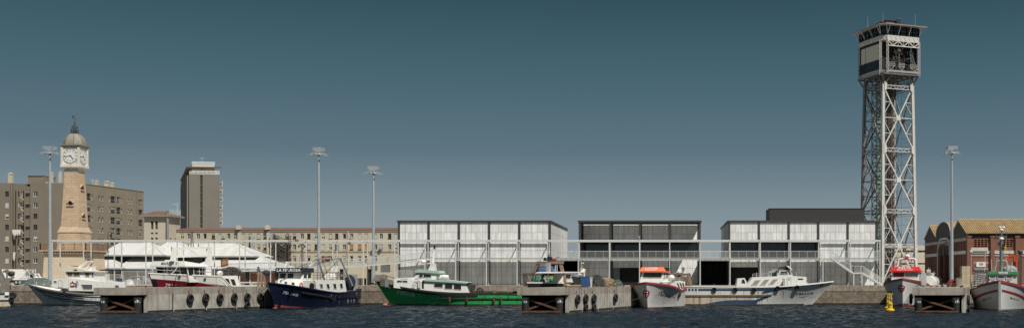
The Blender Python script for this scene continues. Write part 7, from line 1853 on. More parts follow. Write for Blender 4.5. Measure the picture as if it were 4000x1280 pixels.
m = MB(); p = mb.at(859,1066,1.4); m.ball(p,.5,.42,.34); mb.put('liferaft_canister', m, WHITE, smooth=True)
heap('dark tangled net drum on the aft house of the crimson boat', 'net heap', 'net_heap', mb.W(mb.at(900,1076,1.0)), 1.5,1.3,1.0, mat('brown_black_netting',(.055,.045,.04),.95,var=.6,scale=6,bump=.8), NETD, 23, 50)
def flag(lab, b, px, py, w_, h, ly):
    t = thing('flag', lab, 'flag', b.W(b.at(px,py,ly)))
    o = b.W(b.at(px,py,ly)); m = MB(); n = 10
    for k,(z0,z1,mm) in enumerate(((0,.25,0),(.25,.75,1),(.75,1,0))):
        m.mi = mm
        for i in range(n):
            f0,f1 = i/n,(i+1)/n; y = lambda f: .16*math.sin(f*7)*f; s = lambda f: -.25*f*h
            m.quad(o+V3(-w_*f0,y(f0),z0*h+s(f0)),o+V3(-w_*f1,y(f1),z0*h+s(f1)),o+V3(-w_*f1,y(f1),z1*h+s(f1)),o+V3(-w_*f0,y(f0),z1*h+s(f0)))
    m.build('cloth', [FLAGR,FLAGY], t, fix=False); m = MB(); m.tube(o+V3(.03,0,-1.4),o+V3(.03,0,h+.15),.025,n=6); m.build('staff', IRON, t)
flag('faded red and yellow flag flying from the crimson boat stern', mb, 890, 1036, 1.0, 1.05, .2)

# ---------------------------------------------------------------- navy trawler
nb_bow = V3(-50.7,148.0,0); nb_st = V3(-47.4,167.6,0); dv = nb_bow-nb_st; nang = math.atan2(dv.y,dv.x)
nb = Boat('navy blue trawler with white wheelhouse, dark roof and steel gallows', nb_st, nang, dv.length+2.0, 5.9, rake=2.0, Fb=3.3, Fm=1.86, Fs=2.3, s0=.5, p=3.0, s0w=.35, pw=1.9, flare=1.2, sm=.36, pe=1.45)
nb.hull(NAVY); nb.deck(DECKC,.7,inner=WHITE2); nb.rail(NAVY,.14,.16)
nb.strip(.0,1.0, lambda u: -.3, lambda u: .02+.5*max(0,(u-.72)/.28)**1.5, REDBOOT,'boot_line',out=.015)
m = MB(); m.lathe([(.02,0),(.22,.1),(.3,.5),(.32,1.6)],(0,0,0),12); m.v = [(nb.L-2.0+.75-v[2], v[0], v[1]-.12) for v in m.v]; nb.put('bulbous_bow', m, REDBOOT, smooth=True)
nb.strip(.46,.80, lambda u: nb.sheer(u)-.78, lambda u: nb.sheer(u)-.60, TAR,'rubbing_strake',thick=.1); nb.strip(.0,.40, lambda u: 1.12, lambda u: 1.3, NAVY,'lower_strake',thick=.1)
for k in range(7): 
    u = .02+.035*k+.01*(k%3); nb.strip(u,u+.012, lambda u_: .35+.1*(k%3), lambda u_: 1.05-.1*(k%2), mat('hull_scrape',(.20,.21,.22),.7,var=.5,scale=5),'scuff_mark',out=.012,n=3)
nb.letters('3ªBA-2-4-06', ((1104,1145),(1163,1157),(1107,1134)), INKG, shear=.25)
S_ = 2.1
fA, fB = nb.L-5.0, nb.at(1198,1100,S_).x; zt0 = nb.at(1150,1089,S_).z
m = MB(); m.loft([V3(fA+1.3,1.1,2.0),V3(fA-1.5,S_,2.0),V3(fB,S_,2.0),V3(fB,-S_,2.0),V3(fA-1.5,-S_,2.0),V3(fA+1.3,-1.1,2.0)],[V3(fA+.6,.9,zt0-.12),V3(fA-1.6,S_-.1,zt0),V3(fB,S_-.1,zt0),V3(fB,-S_+.1,zt0),V3(fA-1.6,-S_+.1,zt0),V3(fA+.6,-.9,zt0-.12)]); fo = nb.put('fore_cabin', m, WHITE)
nb.win([(1111,1107),(1120,1108),(1120,1099),(1111,1098)],S_,parent=fo,frame=WHITE2); nb.win([(1138,1111),(1150,1112),(1149,1102),(1139,1101)],S_,parent=fo,frame=WHITE2)
nb.win([(1186,1120),(1198,1122),(1196,1100),(1184,1098)],S_,mat('white_door',(.6,.6,.58),.5),'door',parent=fo)
# wheelhouse: built from its depth along the hull
lf = nb.at(1183,1090,1.8).x; zb_ = nb.at(1183,1091,1.8).z; zt_ = nb.at(1183,1063,1.8).z; hw = 1.8; la = lf-2.6
lower = [V3(lf+.25,hw,zb_-1.2),V3(la,hw,zb_-1.2),V3(la,-hw,zb_-1.2),V3(lf+.25,-hw,zb_-1.2)]; upper = [V3(lf-.25,hw-.12,zt_),V3(la,hw-.12,zt_),V3(la,-hw+.12,zt_),V3(lf-.25,-hw+.12,zt_)]
m = MB(); m.loft(lower,upper); wh = nb.put('wheelhouse', m, WHITE)
fv = lambda v: lower[0].lerp(upper[0],v)
v0 = 1-(zt_-zb_)/(zt_-zb_+1.2)
for k,mt in enumerate((GLASSB,GLASSB,SIGNW)):  # third pane is white: a reflection painted in with the sign colour
    nb.face(lower[3],lower[0],upper[0],upper[3], .05+.32*k,.31+.32*k, v0+.08,.96, mt, 'windscreen', WHITE, parent=wh)
nb.face(lower[0],lower[1],upper[1],upper[0], .06,.46,v0+.08,.96,GLASSB,'window',WHITE,parent=wh); nb.face(lower[0],lower[1],upper[1],upper[0], .52,.94,v0+.08,.96,GLASSB,'window',WHITE,parent=wh)
m = MB(); A = [V3(lf+.4,hw+.1,zt_+.002),V3(la-.3,hw+.1,zt_+.002),V3(la-.3,-hw-.1,zt_+.002),V3(lf+.4,-hw-.1,zt_+.002)]; B_ = [p+V3(-.12 if p.x > la else 0,0,.62) for p in A]; m.loft(A,B_); rf = nb.put('wheelhouse_roof', m, NAVYL)
fl,fr = A[3].lerp(B_[3],.2),A[0].lerp(B_[0],.2); u_ = fr-fl; flat_text('LA FERROSA', fl+u_*.06, fl+u_*.94, fl+u_*.06+(B_[3]-A[3])*.6, INKW, rf, out=.02)
ah = nb.prof([(1238,1136),(1231,1094),(1347,1092),(1354,1137),(1300,1141)], 2.45, WHITE, 'aft_house')
for q in ([(1251,1123),(1261,1124),(1259,1107),(1247,1107)],[(1278,1125),(1288,1126),(1284,1107),(1274,1107)],[(1304,1126),(1314,1126),(1311,1106),(1300,1106)],[(1330,1125),(1339,1124),(1336,1105),(1326,1106)]): nb.win(q, 2.45, parent=ah, frame=WHITE2, fw=.06)
nb.win([(1210,1126),(1226,1130),(1227,1110),(1220,1103),(1213,1104),(1209,1112)],2.2,BLACK,'doorway',parent=fo)
mid = nb.prof([(1196,1130),(1194,1094),(1231,1094),(1240,1134)], 2.15, WHITE2, 'mid_house')
nb.handrail([nb.at(1226,1093,2.3),nb.at(1347,1092,2.3)],1.05,IRON,sp=.9,mid=2); nb.handrail([nb.at(1226,1093,-1.8),nb.at(1347,1092,-1.8)],1.05,IRON,sp=.9,mid=2)
m = MB(); p,q = nb.at(1279,1078,1.0),nb.at(1304,1079,1.0); m.tube(p,q,.42,n=14)
for f in (.2,.5,.8): m.torus(p.lerp(q,f),q-p,.43,.025,14,5)
nb.put('liferaft_canister', m, WHITE)
m = MB()
for a,b in (((1119,1044),(1128,1020)),((1211,1058),(1222,1022))): m.loft([nb.at(a[0]-5,a[1],.6),nb.at(a[0]+6,a[1],.6),nb.at(b[0]+5,b[1],.6),nb.at(b[0]-4,b[1],.6)],[x+V3(0,-.2,0) for x in (nb.at(a[0]-5,a[1],.6),nb.at(a[0]+6,a[1],.6),nb.at(b[0]+5,b[1],.6),nb.at(b[0]-4,b[1],.6))])
m.bar(nb.at(1126,1023,.5),nb.at(1222,1024,.5),.16); nb.put('goalpost_mast', m, WHITE2)
m = MB(); m.bar(nb.at(1180,1044,0),nb.at(1179,953,0),.13); m.bar(nb.at(1167,957,0),nb.at(1190,957,0),.1); m.bar(nb.at(1170,952,0),nb.at(1188,951,0),.08); m.bar(nb.at(1176,975,0),nb.at(1168,1040,0),.04); m.bar(nb.at(1182,975,0),nb.at(1190,1040,0),.04)
for p_ in (1168,1190): m.ball(nb.at(p_,961,0),.16)
nb.put('tall_mast', m, IRON)
m = MB()
for ly in (2.0,-2.0):
    pa = nb.at(1376,1114,2.0); pb = nb.at(1338,1008,2.0); m.bar(V3(pa.x,ly,pa.z),V3(pb.x,ly*.85,pb.z),.2,.18)
pb = nb.at(1338,1008,2.0); m.bar(V3(pb.x,1.9,pb.z),V3(pb.x,-1.9,pb.z),.16); nb.put('stern_gallows', m, GALV)
m = MB(); q = nb.at(1376,1114,2.0)
for ly in (1.5,.4,-1.2): m.bar(V3(pb.x,ly,pb.z),V3(pb.x-3.6,ly*1.2,q.z+.3),.05); m.bar(V3(pb.x,ly,pb.z),V3(lf-2.6,ly*.5,zt_+.6),.05)
m.bar(V3(pb.x,1.7,pb.z),V3(lf-4.5,2.0,zb_+.2),.05); nb.put('rigging_wire', m, DARKST)
m = MB(); a = nb.at(1397,1125,1.9)
for ly in (1.8,-1.8):
    m.loft([V3(a.x+.7,ly,1.6),V3(a.x-.5,ly,1.6),V3(a.x-.1,ly,4.3),V3(a.x+.5,ly,4.3)],[V3(a.x+.7,ly-.3,1.6),V3(a.x-.5,ly-.3,1.6),V3(a.x-.1,ly-.3,4.3),V3(a.x+.5,ly-.3,4.3)])
m.bar(V3(a.x+.2,1.8,4.3),V3(a.x+.2,-1.8,4.3),.3); m.bar(V3(a.x-.2,1.6,1.8),V3(a.x+.3,1.5,4.2),.3); nb.put('stern_gantry', m, mat('grey_gantry_paint',(.32,.33,.32),.6,var=.3,scale=3,grime=.4))
m = MB(); p,q = nb.at(1366,1098,1.4),nb.at(1366,1098,-1.4); m.tube(p,q,.85,n=18); m.tube(p+V3(0,.1,0),p,1.0,n=18); m.tube(q-V3(0,.1,0),q,1.0,n=18); nb.put('net_drum', m, mat('navy_net_drum',(.02,.028,.05),.8,var=.5,scale=5,bump=.5))
m = MB(); p = nb.at(1306,1051,1.2); m.bar(p+V3(0,0,-1.2),p,.06); m.box(p.x-.05,p.x+.05,p.y-.5,p.y+.5,p.z-.35,p.z+.5); nb.put('white_board', m, SIGNW)
m = MB(); m.ball(nb.at(1176,1112,2.3),.3,.12,.3); nb.put('life_ring', m, mat('faded_orange'))if False else None
p = nb.W(nb.at(1176,1112,2.2)); nn_ = Vector((-nb.sa,nb.ca,0)); t = thing('life_ring', 'faded orange life ring on the fore cabin of the navy trawler', 'life ring', p); m = MB(); m.torus(p,nn_,.28,.09,18,7); m.build('ring', MATS['faded_orange'], t, smooth=True)
flag('sun bleached red and yellow flag hung from the navy trawler gallows', nb, 1288, 1018, 1.2, .75, 0)
nb.tyre(1292,1160,'elongated black tyre low on the side of the navy trawler',.34); nb.tyre(1391,1158,'black tyre near the stern of the navy trawler',.38)
# wooden gallows posts on the pier between crimson and navy boats
m = MB(); c = onpier(1022,558,1.6); t = thing('timber_gallows', 'weathered timber bollard posts with pulley on the pier end left of the navy bow', 'post', c)
for dx in (-.35,.0,.32): m.bar(c+V3(dx*1.3,.2*dx,0),c+V3(dx,0,1.9),.24)
m.bar(c+V3(-.6,0,1.75),c+V3(.7,0,1.55),.25); m.build('post', WOOD, t); m = MB(); m.tube(c+V3(-.42,-.12,2.15),c+V3(-.42,.12,2.15),.22,n=14); m.bar(c+V3(-.42,0,1.5),c+V3(-.42,0,2.6),.22); m.build('pulley', IRON, t)
m = MB(); m.ball(c+V3(.55,.2,1.75),.55,.45,.42); m.build('tarpaulin', mat('navy_tarpaulin',(.02,.028,.05),.8,var=.4,bump=.5), t)

# ---------------------------------------------------------------- trawler with timber gallows behind the middle pier
tb_c = V3(-15.7,143.5,0)
tb = Boat('dark hulled trawler with timber stern gallows and white wheelhouse behind the middle pier', tb_c, math.atan2(1,KX), 21., 4.8, rake=2, Fb=3.6, Fm=2.6, Fs=3.3, stern=.96, s0=.5)
tb.hull(mat('black_hull_paint',(.016,.014,.014),.5,var=.3)); tb.deck(DECKC,.6,inner=WHITE2); tb.rail(WHITE,.2,.2)
# gallows frame at the stern
X0_ = .6
def tx(px,py,lx=X0_): return tb.atx(px,py,lx)
m = MB(); m.bar(tx(2098,1025),tx(2200,1024),.45,.34); m.bar(tx(2104,1028),tx(2071,1092),.34,.34); m.bar(tx(2190,1028),tx(2212,1120),.34,.36); tb.put('gallows_frame', m, WOOD)
m = MB(); m.bar(tx(2042,1070),tx(2200,1070),.34,.3); m.bar(tx(2048,1072),tx(2052,1116),.34); m.bar(tx(2054,1078),tx(2068,1116),.28); m.bar(tx(2192,1064),tx(2200,1120),.42); m.bar(tx(2078,1066),tx(2196,1064),.1,.12); tb.put('stern_roller_beam', m, IRON)
for p_ in (2119,2174):
    m = MB(); c = tx(p_,1098); m.tube(c-V3(.12,0,0),c+V3(.12,0,0),.33,n=16); m.bar(tx(p_,1066),tx(p_,1092),.2); m.hexa([tx(p_-6,1082),tx(p_+6,1082),tx(p_+6,1082)+V3(.2,0,0),tx(p_-6,1082)+V3(.2,0,0),tx(p_-6,1064),tx(p_+6,1064),tx(p_+6,1064)+V3(.2,0,0),tx(p_-6,1064)+V3(.2,0,0)]); tb.put('trawl_block', m, IRON)
m = MB(); c = tx(2144,1013)
for dx,h_ in ((0,.3),(.3,.2),(-.5,.14)): m.box(c.x-.15,c.x+.15,c.y-dx-.16,c.y-dx+.16,c.z-h_,c.z+h_); m.tube(c+V3(-.1,-dx,h_),c+V3(.1,-dx,h_),.15,n=10)
m.bar(c,c+V3(0,0,.7),.1); tb.put('top_pulley', m, DARKST); m = MB(); c = tx(2160,1014); m.tube(c-V3(0,.3,0),c+V3(0,.3,0),.16,n=10); m.tube(c-V3(0,.34,0),c-V3(0,.28,0),.24,n=12); tb.put('red_winch', m, mat('red_winch_paint',(.30,.03,.05),.6))
m = MB(); m.bar(tx(2084,1120),tx(2104,1030),.09); tb.put('stay', m, DARKST)
S_ = -2.3
# superstructure to starboard (right in the photograph)
wh = tb.prof([(2196,1100),(2200,1064),(2285,1063),(2286,1102)], S_, WHITE, 'wheelhouse', ly2=-1.0)
m = MB(); m.box(5.2,9.5,-.9,1.9,2.3,4.75); tb.put('deckhouse', m, mat('dark_net_deckhouse',(.06,.065,.065),.8,var=.5,scale=2,grime=.5))  # block in dark netting colour with random grime
for q in ([(2208,1088),(2229,1088),(2229,1069),(2208,1069)],[(2235,1088),(2256,1088),(2256,1069),(2235,1069)],[(2263,1088),(2272,1088),(2272,1069),(2263,1069)]): tb.win(q, S_, parent=wh, frame=WHITE, fw=.08)
tb.prof([(2150,1063),(2165,1060),(2286,1060.5),(2286,1063.5),(2150,1066)], S_-.25, WHITE, 'wheelhouse_roof', ly2=-.6)
lx_ = tb.at(2186,1064,S_).x
m = MB(); m.box(lx_-.05,lx_,S_+.15,2.1,3.0,5.6)
lower=[V3(lx_-.02,S_,3.3),V3(lx_-.02,2.3,3.3),V3(lx_-.02,2.3,5.0),V3(lx_-.02,S_,5.0)]
m = MB()
for k in range(10): y = S_+.3+k*.45; m.bar(V3(3.2,y,2.4),V3(3.2,y,3.9),.06)
m.bar(V3(3.2,S_,3.9),V3(3.2,2.2,3.9),.07); m.bar(V3(3.2,S_,3.2),V3(3.2,2.2,3.2),.06); tb.put('deck_railing', m, WHITE2)
m = MB(); p = tb.atx(2261,1084,5.5); m.ball(p,.62,.62,.6); tb.put('white_buoy_float', m, WHITE2, smooth=True)
m = MB(); m.ball(tb.atx(2158,1092,3.6),.55,.5,.45); tb.put('green_float', m, mat('bright_green_float',(.05,.30,.06),.6), smooth=True)
for a in ((2128,1084,WHITE2,.5),(2100,1095,WHITE2,.35),(2145,1078,WOOD,.4)): m = MB(); p = tb.atx(a[0],a[1],4.5); m.box(p.x-.4,p.x+.4,p.y-a[3],p.y+a[3],p.z-.5,p.z+.5); tb.put('deck_locker', m, a[2])
heap('blue and tan tarpaulin heap on top of the gallows trawler deckhouse', 'tarpaulin heap', 'tarpaulin_heap', tb.W(tb.atx(2130,1064,7.)), 1.35,.9,.85, mat('blue_tarpaulin_heap',(.035,.075,.16),.7,var=.7,scale=1.2,bump=.6,grime=.9,dirt=(.42,.36,.28)), NETT, 51, 8)
heap('green and blue netting piled at the stern of the gallows trawler', 'net heap', 'net_heap', tb.W(tb.atx(2100,1112,3.)), .8,1.0,1.3, mat('teal_netting',(.05,.19,.15),.95,var=.6,scale=5,bump=.8), NETT, 52, 30)
heap('small pile of tan floats on the wheelhouse roof of the gallows trawler', 'float pile', 'float_pile', tb.W(tb.at(2274,1060,S_+.6)), .4,.4,.45, mat('tan_floats',(.45,.33,.25),.8,var=.5,scale=6,bump=.7), NETT, 53, 10)
m = MB()
for p_,y1 in ((2169,1034),(2176,1033),(2270,1018),(2276,1030)): q = tb.at(p_,1060,-1.5); m.tube(q,V3(q.x,q.y,tb.at(p_,y1,-1.5).z),.05)
m.lathe([(.02,0),(.2,.05),(.2,.15),(.05,.22)],tb.at(2276,1030,-1.5),10); m.each('aerial', STEELW, tb.t)
m = MB(); q = tb.at(2142,1062,-.6); m.box(q.x-.3,q.x+.3,q.y-.2,q.y+.2,q.z,q.z+1.15); tb.put('funnel', m, GALV)
tb.prof([(2276,1060),(2287,1049),(2287,1060)], S_-.1, WHITE, 'roof_brow', ly2=S_+.2)

# ---------------------------------------------------------------- orange roofed boat, bow toward us
ob = Boat('white fishing boat with orange wheelhouse roof, red rail and lips emblem', (-.45,162.6,0), math.atan2(-12.5,-2.6), 13.3, 6.2, rake=.9, Fb=3.25, Fm=2.15, Fs=2.55, s0=.55, p=3.6, s0w=.3, pw=1.9, ww=.93, flare=1.9, sm=.30, pe=1.5, stern=.85)
OHULL = mat('dull_white_hull',(.50,.50,.49),.4,var=.1,streak=.3,dirt=(.30,.25,.2),grime=.2)
ob.hull(OHULL); ob.deck(DECKC,.55,inner=WHITE2); ob.rail(REDRAIL,.22,.26); ob.strip(.0,1., lambda u: -.3, lambda u: .10, REDBOOT,'boot_line',out=.015)
ob.letters('3ª-BA-2-1-02-', ((2570,1152),(2620,1163),(2573,1140)), INK, shear=.15)
ob.letters('1-02', ((2472,1158),(2493,1150),(2470,1150)), INK, shear=.1)
emblem(ob, 2524, 1147, 29, 34)
ob.decal([(0,1),(1,.9),(.78,.2),(.5,0),(.2,.25)],[(0,1,2,3,4)], ((2540,1186),(2612,1186),(2540,1173)), mat('grey_bow_patch',(.25,.26,.25),.5), 'grey_patch')
ob.decal([(0,1),(1,.86),(.62,.0)],[(0,1,2)], ((2610,1168),(2650,1168),(2610,1130)), mat('mauve_stripe',(.30,.22,.22),.5), 'chevron_stripe'); ob.decal([(0,1),(.45,.72),(.6,.1)],[(0,1,2)], ((2612,1166),(2646,1166),(2608,1130)), OHULL, 'chevron_gap', .02)
ob.decal([(0,1),(1,.8),(1,.2),(0,.3)],[(0,1,2,3)], ((2655,1150),(2690,1150),(2655,1142)), MATS['mauve_stripe'], 'side_stripe')
ob.decal([(.0,.5),(.2,.9),(.6,1),(1,.6),(.8,.1),(.3,0)],[(0,1,2,3,4,5)], ((2581,1135),(2591,1135),(2581,1128)), INKW, 'hawse_plate', .05)
ob.decal([(.0,.5),(.2,.9),(.6,1),(1,.6),(.8,.1),(.3,0)],[(0,1,2,3,4,5)], ((2584,1133),(2589,1133),(2584,1130)), INK, 'hawse_hole', .07)
fx = 8.6; z0_ = 1.9
def of(px,py,lx=fx): return ob.atx(px,py,lx)
bl,br,tr,tl = of(2497,1112),of(2590,1112),of(2589,1062),of(2508,1061); ax_ = fx-3.6
sb = lambda p: V3(ax_,p.y,p.z)
m = MB(); m.loft([bl+V3(.5,0,-.3),br+V3(.5,0,-.3),V3(ax_,br.y,br.z-.3),V3(ax_,bl.y,bl.z-.3)],[tl,tr,sb(tr),sb(tl)]); wh = ob.put('wheelhouse', m, WHITE)
f0,f1 = bl+V3(.5,0,-.3),br+V3(.5,0,-.3)
ob.face(f0,f1,tr,tl,.10,.95,.62,.97,mat('bright_windscreen',(.06,.065,.065),.05,var=.5,scale=2),'windscreen',WHITE2,parent=wh); ob.face(f1,V3(ax_,br.y,br.z-.3),sb(tr),tr,.1,.42,.62,.96,GLASSB,'window',WHITE2,parent=wh); ob.face(f1,V3(ax_,br.y,br.z-.3),sb(tr),tr,.5,.9,.62,.96,GLASSB,'window',WHITE2,parent=wh)
m = MB(); o_ = .3; a,b = tl+V3(o_+.2,-.0,0),tr+V3(o_+.2,0,0); sgn = 1 if b.y > a.y else -1; a.y -= sgn*o_*.8; b.y += sgn*o_*.8; zt2 = of(2540,1042).z
A = [a+V3(0,0,.003),b+V3(0,0,.003),V3(ax_-.3,b.y,b.z+.003),V3(ax_-.3,a.y,a.z+.003)]; ht_ = zt2-a.z
B_ = [V3(a.x-.25,a.y+sgn*.25,zt2),V3(b.x-.25,b.y-sgn*.35,zt2),V3(fx-1.0,b.y-sgn*.35,zt2),V3(fx-1.0,a.y+sgn*.25,zt2)]
A2 = [p+V3(0,0,ht_*.26) for p in A]; m.loft(A,A2); m.loft([p+V3(0,0,.002) for p in (A2[0],A2[1],V3(fx-1.,A2[1].y,A2[1].z),V3(fx-1.,A2[0].y,A2[0].z))],B_); rf = ob.put('wheelhouse_roof', m, ORANGE)
u_ = B_[1]-B_[0]; d0 = A2[0].lerp(A2[1],0); q0 = lambda f,v: (A2[0].lerp(A2[1],f)).lerp(B_[0].lerp(B_[1],f),v)
flat_text("L'OSTIA", q0(.20,.38),q0(.74,.38),q0(.20,.97),INKW,rf,out=.015,shear=.15); flat_text('BARCELONA', q0(.24,.05),q0(.68,.05),q0(.24,.30),INKW,rf,out=.015,shear=.15)
m = MB(); p = V3(ax_+.6,b.y-sgn*.4,zt2-.3); m.box(p.x-.6,p.x+.6,p.y-.35,p.y+.35,p.z-.2,p.z+.25); ob.put('lamp_cluster', m, DARKST)
S_ = 2.2
def oa(px,py):
    ly = 1.8
    for _ in range(12): q = ob.at(px,py,ly); ly = 1.32+max(-.2,(8.4-q.x))*.115
    return V3(q.x, ly, q.z)
A = [oa(*q) for q in ((2592,1120),(2590,1100),(2610,1096),(2664,1095),(2674,1102),(2680,1126),(2676,1134),(2640,1131))]
m = MB(); m.loft(A,[V3(p.x,-1.3 if p.x < 7.9 else .9,p.z) for p in A]); ah = ob.put('aft_house', m, WHITE)
def owin(q, mt, name, fr=None):
    P4 = [oa(*c) for c in q]; n = sum(((P4[i]-P4[0]).cross(P4[i+1]-P4[0]) for i in range(1,len(P4)-1)), Vector())
    ob.patch(P4 if n.y > 0 else P4[::-1], mt, name, .03, ah, fr, .05)
for q in ([(2650,1124),(2656,1124),(2649,1104),(2643,1104)],[(2661,1124),(2667,1125),(2660,1104),(2654,1104)],[(2671,1125),(2675,1125),(2670,1104),(2664,1104)]): owin(q, GLASSB, 'window')
owin([(2596,1115),(2619,1120),(2612,1101),(2592,1101)], mat('beige_panel', (.34,.30,.25),.6,var=.15), 'side_panel', WHITE2)
m = MB(); p = ob.at(2623,1084,1.6); m.ball(p,.48,.48,.44); ob.put('white_float', m, WHITE, smooth=True)
m = MB(); m.tube(ob.at(2612,1070,1.0),ob.at(2690,1070,1.0),.16,n=10); m.bar(ob.at(2668,1130,1.6),ob.at(2667,1048,1.2),.2); m.bar(ob.at(2690,1074,1.),ob.at(2694,1125,1.2),.16); m.ball(ob.at(2669,1050,1.2),.22,.22,.35); m.ball(ob.at(2692,1072,1.),.35,.3,.3); ob.put('net_boom', m, IRON)
heap('brown and blue net bundle behind the orange roofed boat deckhouse', 'net heap', 'net_heap', ob.W(ob.at(2650,1098,.6)), 1.3,1.0,1.1, mat('mixed_netting',(.10,.09,.085),.95,var=.7,scale=5,bump=.8), NETT, 61, 40)
heap('tan rope and net bundle hanging at the stern of the orange roofed boat', 'net heap', 'net_heap', ob.W(ob.at(2690,1126,1.6)), .5,.7,1.7, NETT, NETT, 62, 30)
m = MB(); ob.handrail([ob.at(2612,1096,2.0),ob.at(2660,1095,2.0)],.45,STEELW,sp=.9)
m = MB(); m.loft([V3(9.2,-2.3,2.3),V3(6.5,-2.5,2.3),V3(6.5,-1.6,2.3),V3(9.2,-1.6,2.3)],[V3(8.9,-2.2,3.25),V3(6.5,-2.4,3.4),V3(6.5,-1.6,3.4),V3(8.9,-1.6,3.3)]); ob.put('side_coaming', m, WHITE2)
ob.tyre(2651,1150,'tyre hanging amidships on the orange roofed boat',.38); ob.tyre(2687,1148,'black tyre at the quarter of the orange roofed boat',.42)
ob.decal([(0,1),(1,.75),(1,.55),(0,.8)],[(0,1,2,3)], ((2648,1175),(2690,1175),(2648,1160)), TAR, 'rubbing_strake', .05)

# ---------------------------------------------------------------- red roofed boat left of the right pier
rb_bow = V3(31.7,157.2,0); an = math.atan2(-1,-.30)
rb = Boat('white fishing boat with red wheelhouse roof and lips emblem beside the right pier', rb_bow+V3(.30,1,0).normalized()*13.3, an, 14.0, 6.2, rake=.7, Fb=3.75, Fm=2.6, Fs=2.6, s0=.5, p=3.2, s0w=.3, pw=2.0, ww=.92, flare=1.6, sm=.3, pe=1.6)
rb.hull(mat('clean_white_hull',(.56,.56,.55),.35,var=.06,streak=.18,dirt=(.35,.3,.24))); rb.deck(DECKC,.55,inner=WHITE2); rb.rail(REDRAIL,.22,.26); rb.strip(.0,1., lambda u: -.3, lambda u: .12+.35*max(0,(u-.8)/.2), REDBOOT,'boot_line',out=.015)
rb.letters('2-1-06', ((3459,1149),(3482,1141),(3457,1139)), INK, shear=.1)
emblem(rb, 3520.5, 1127, 30, 32)
fx = 8.9
of = lambda px,py,lx=fx: rb.atx(px,py,lx)
bl,br,tr,tl = of(3480,1098),of(3590,1098),of(3590,1060),of(3486,1060); ax_ = fx-3.4
m = MB(); m.loft([bl+V3(.3,0,-.4),br+V3(.3,0,-.4),V3(ax_,br.y,br.z-.4),V3(ax_,bl.y,bl.z-.4)],[tl,tr,V3(ax_,tr.y,tr.z),V3(ax_,tl.y,tl.z)]); wh = rb.put('wheelhouse', m, WHITE)
f0,f1 = bl+V3(.3,0,-.4),br+V3(.3,0,-.4)
REDW = mat('dark_red_glass',(.20,.02,.025),.08,var=.2)  # plain dark red pane colour
rb.face(f0,f1,tr,tl,.04,.46,.56,.96,REDW,'windscreen',WHITE2,parent=wh); rb.face(f0,f1,tr,tl,.485,.96,.56,.96,mat('pale_glass',(.30,.29,.28),.1,var=.3),'windscreen',WHITE2,parent=wh)
rb.face(f1,V3(ax_,br.y,br.z-.4),V3(ax_,tr.y,tr.z),tr,.1,.45,.56,.95,GLASSB,'window',WHITE2,parent=wh); rb.face(f1,V3(ax_,br.y,br.z-.4),V3(ax_,tr.y,tr.z),tr,.5,.9,.56,.95,GLASSB,'window',WHITE2,parent=wh)
sgn = 1 if tr.y > tl.y else -1; o_ = .25; zt2 = of(3540,1040.5).z
A = [V3(fx+.45,tl.y-sgn*o_,tl.z+.003),V3(fx+.45,tr.y+sgn*o_,tl.z+.003),V3(ax_-.4,tr.y+sgn*o_,tl.z+.003),V3(ax_-.4,tl.y-sgn*o_,tl.z+.003)]; hh = zt2-tl.z
A2 = [p+V3(0,0,hh*.22) for p in A]; B_ = [V3(A[0].x-.2,A[0].y+sgn*.12,zt2),V3(A[1].x-.2,A[1].y-sgn*.3,zt2),V3(fx-1.2,A[1].y-sgn*.3,zt2),V3(fx-1.2,A[0].y+sgn*.12,zt2)]
m = MB(); m.loft(A,A2); m.loft([p+V3(0,0,.002) for p in (A2[0],A2[1],V3(fx-1.2,A2[1].y,A2[1].z),V3(fx-1.2,A2[0].y,A2[0].z))],B_); rf = rb.put('wheelhouse_roof', m, REDROOF)
q0 = lambda f,v: (A2[0].lerp(A2[1],f)).lerp(B_[0].lerp(B_[1],f),v)
flat_text('NUS', q0(.27,.46),q0(.70,.46),q0(.27,1.0),INKW,rf,out=.015); flat_text('BARCELONA', q0(.22,.06),q0(.75,.06),q0(.22,.36),INKW,rf,out=.015)
m = MB(); la_ = fx-1.6
pts = [rb.atx(a,b,la_) for a,b in ((3505,1042),(3511,1014),(3518,1010),(3570,1009),(3576,1014),(3578,1042))]; m.path(pts,.14,8); rb.put('mast_arch', m, WHITE)
m = MB(); m.ball(rb.atx(3544,1000,la_),.42,.42,.3); m.bar(rb.atx(3544,1010,la_),rb.atx(3544,994,la_),.12); m.ball(rb.atx(3544,994,la_),.22,.22,.12); rb.put('radar_dome', m, WHITE2, smooth=True)
m = MB(); c0 = rb.at(3622,1098,2.0); m.tube(rb.at(3622,1100,1.0),rb.at(3660,1100,1.0),1.05,n=18); ah = rb.put('rounded_aft_house', m, WHITE, smooth=True)
m = MB()
for p_ in (3637,3643,3649): q = rb.at(p_,1100,1.0); m = MB(); m.torus(q,rb.at(3660,1100,1.0)-rb.at(3622,1100,1.0),1.06,.04,22,5); rb.put('dark_band', m, INK, ah)
rb.handrail([rb.at(3600,1112,2.9),rb.at(3618,1114,2.9)],1.7,STEELW,sp=.6,mid=0); 
m = MB(); p = rb.at(3628,1068,1.2); m.bar(p+V3(0,0,-1.5),p+V3(0,0,1.0),.14); m.tube(p+V3(0,-.3,.2),p+V3(0,.3,.2),.5,n=12); m.bar(p,rb.at(3655,1066,1.2),.14); m.bar(rb.at(3648,1060,1.2),rb.at(3652,1110,1.2),.12); m.ball(rb.at(3640,1075,1.2),.5,.4,.5); rb.put('net_hauler', m, mat('pale_hauler',(.34,.33,.30),.7,var=.4,scale=4))
m = MB(); rb.handrail([rb.at(3590,1092,2.6),rb.at(3612,1104,2.8)],.6,STEELW,sp=.5)

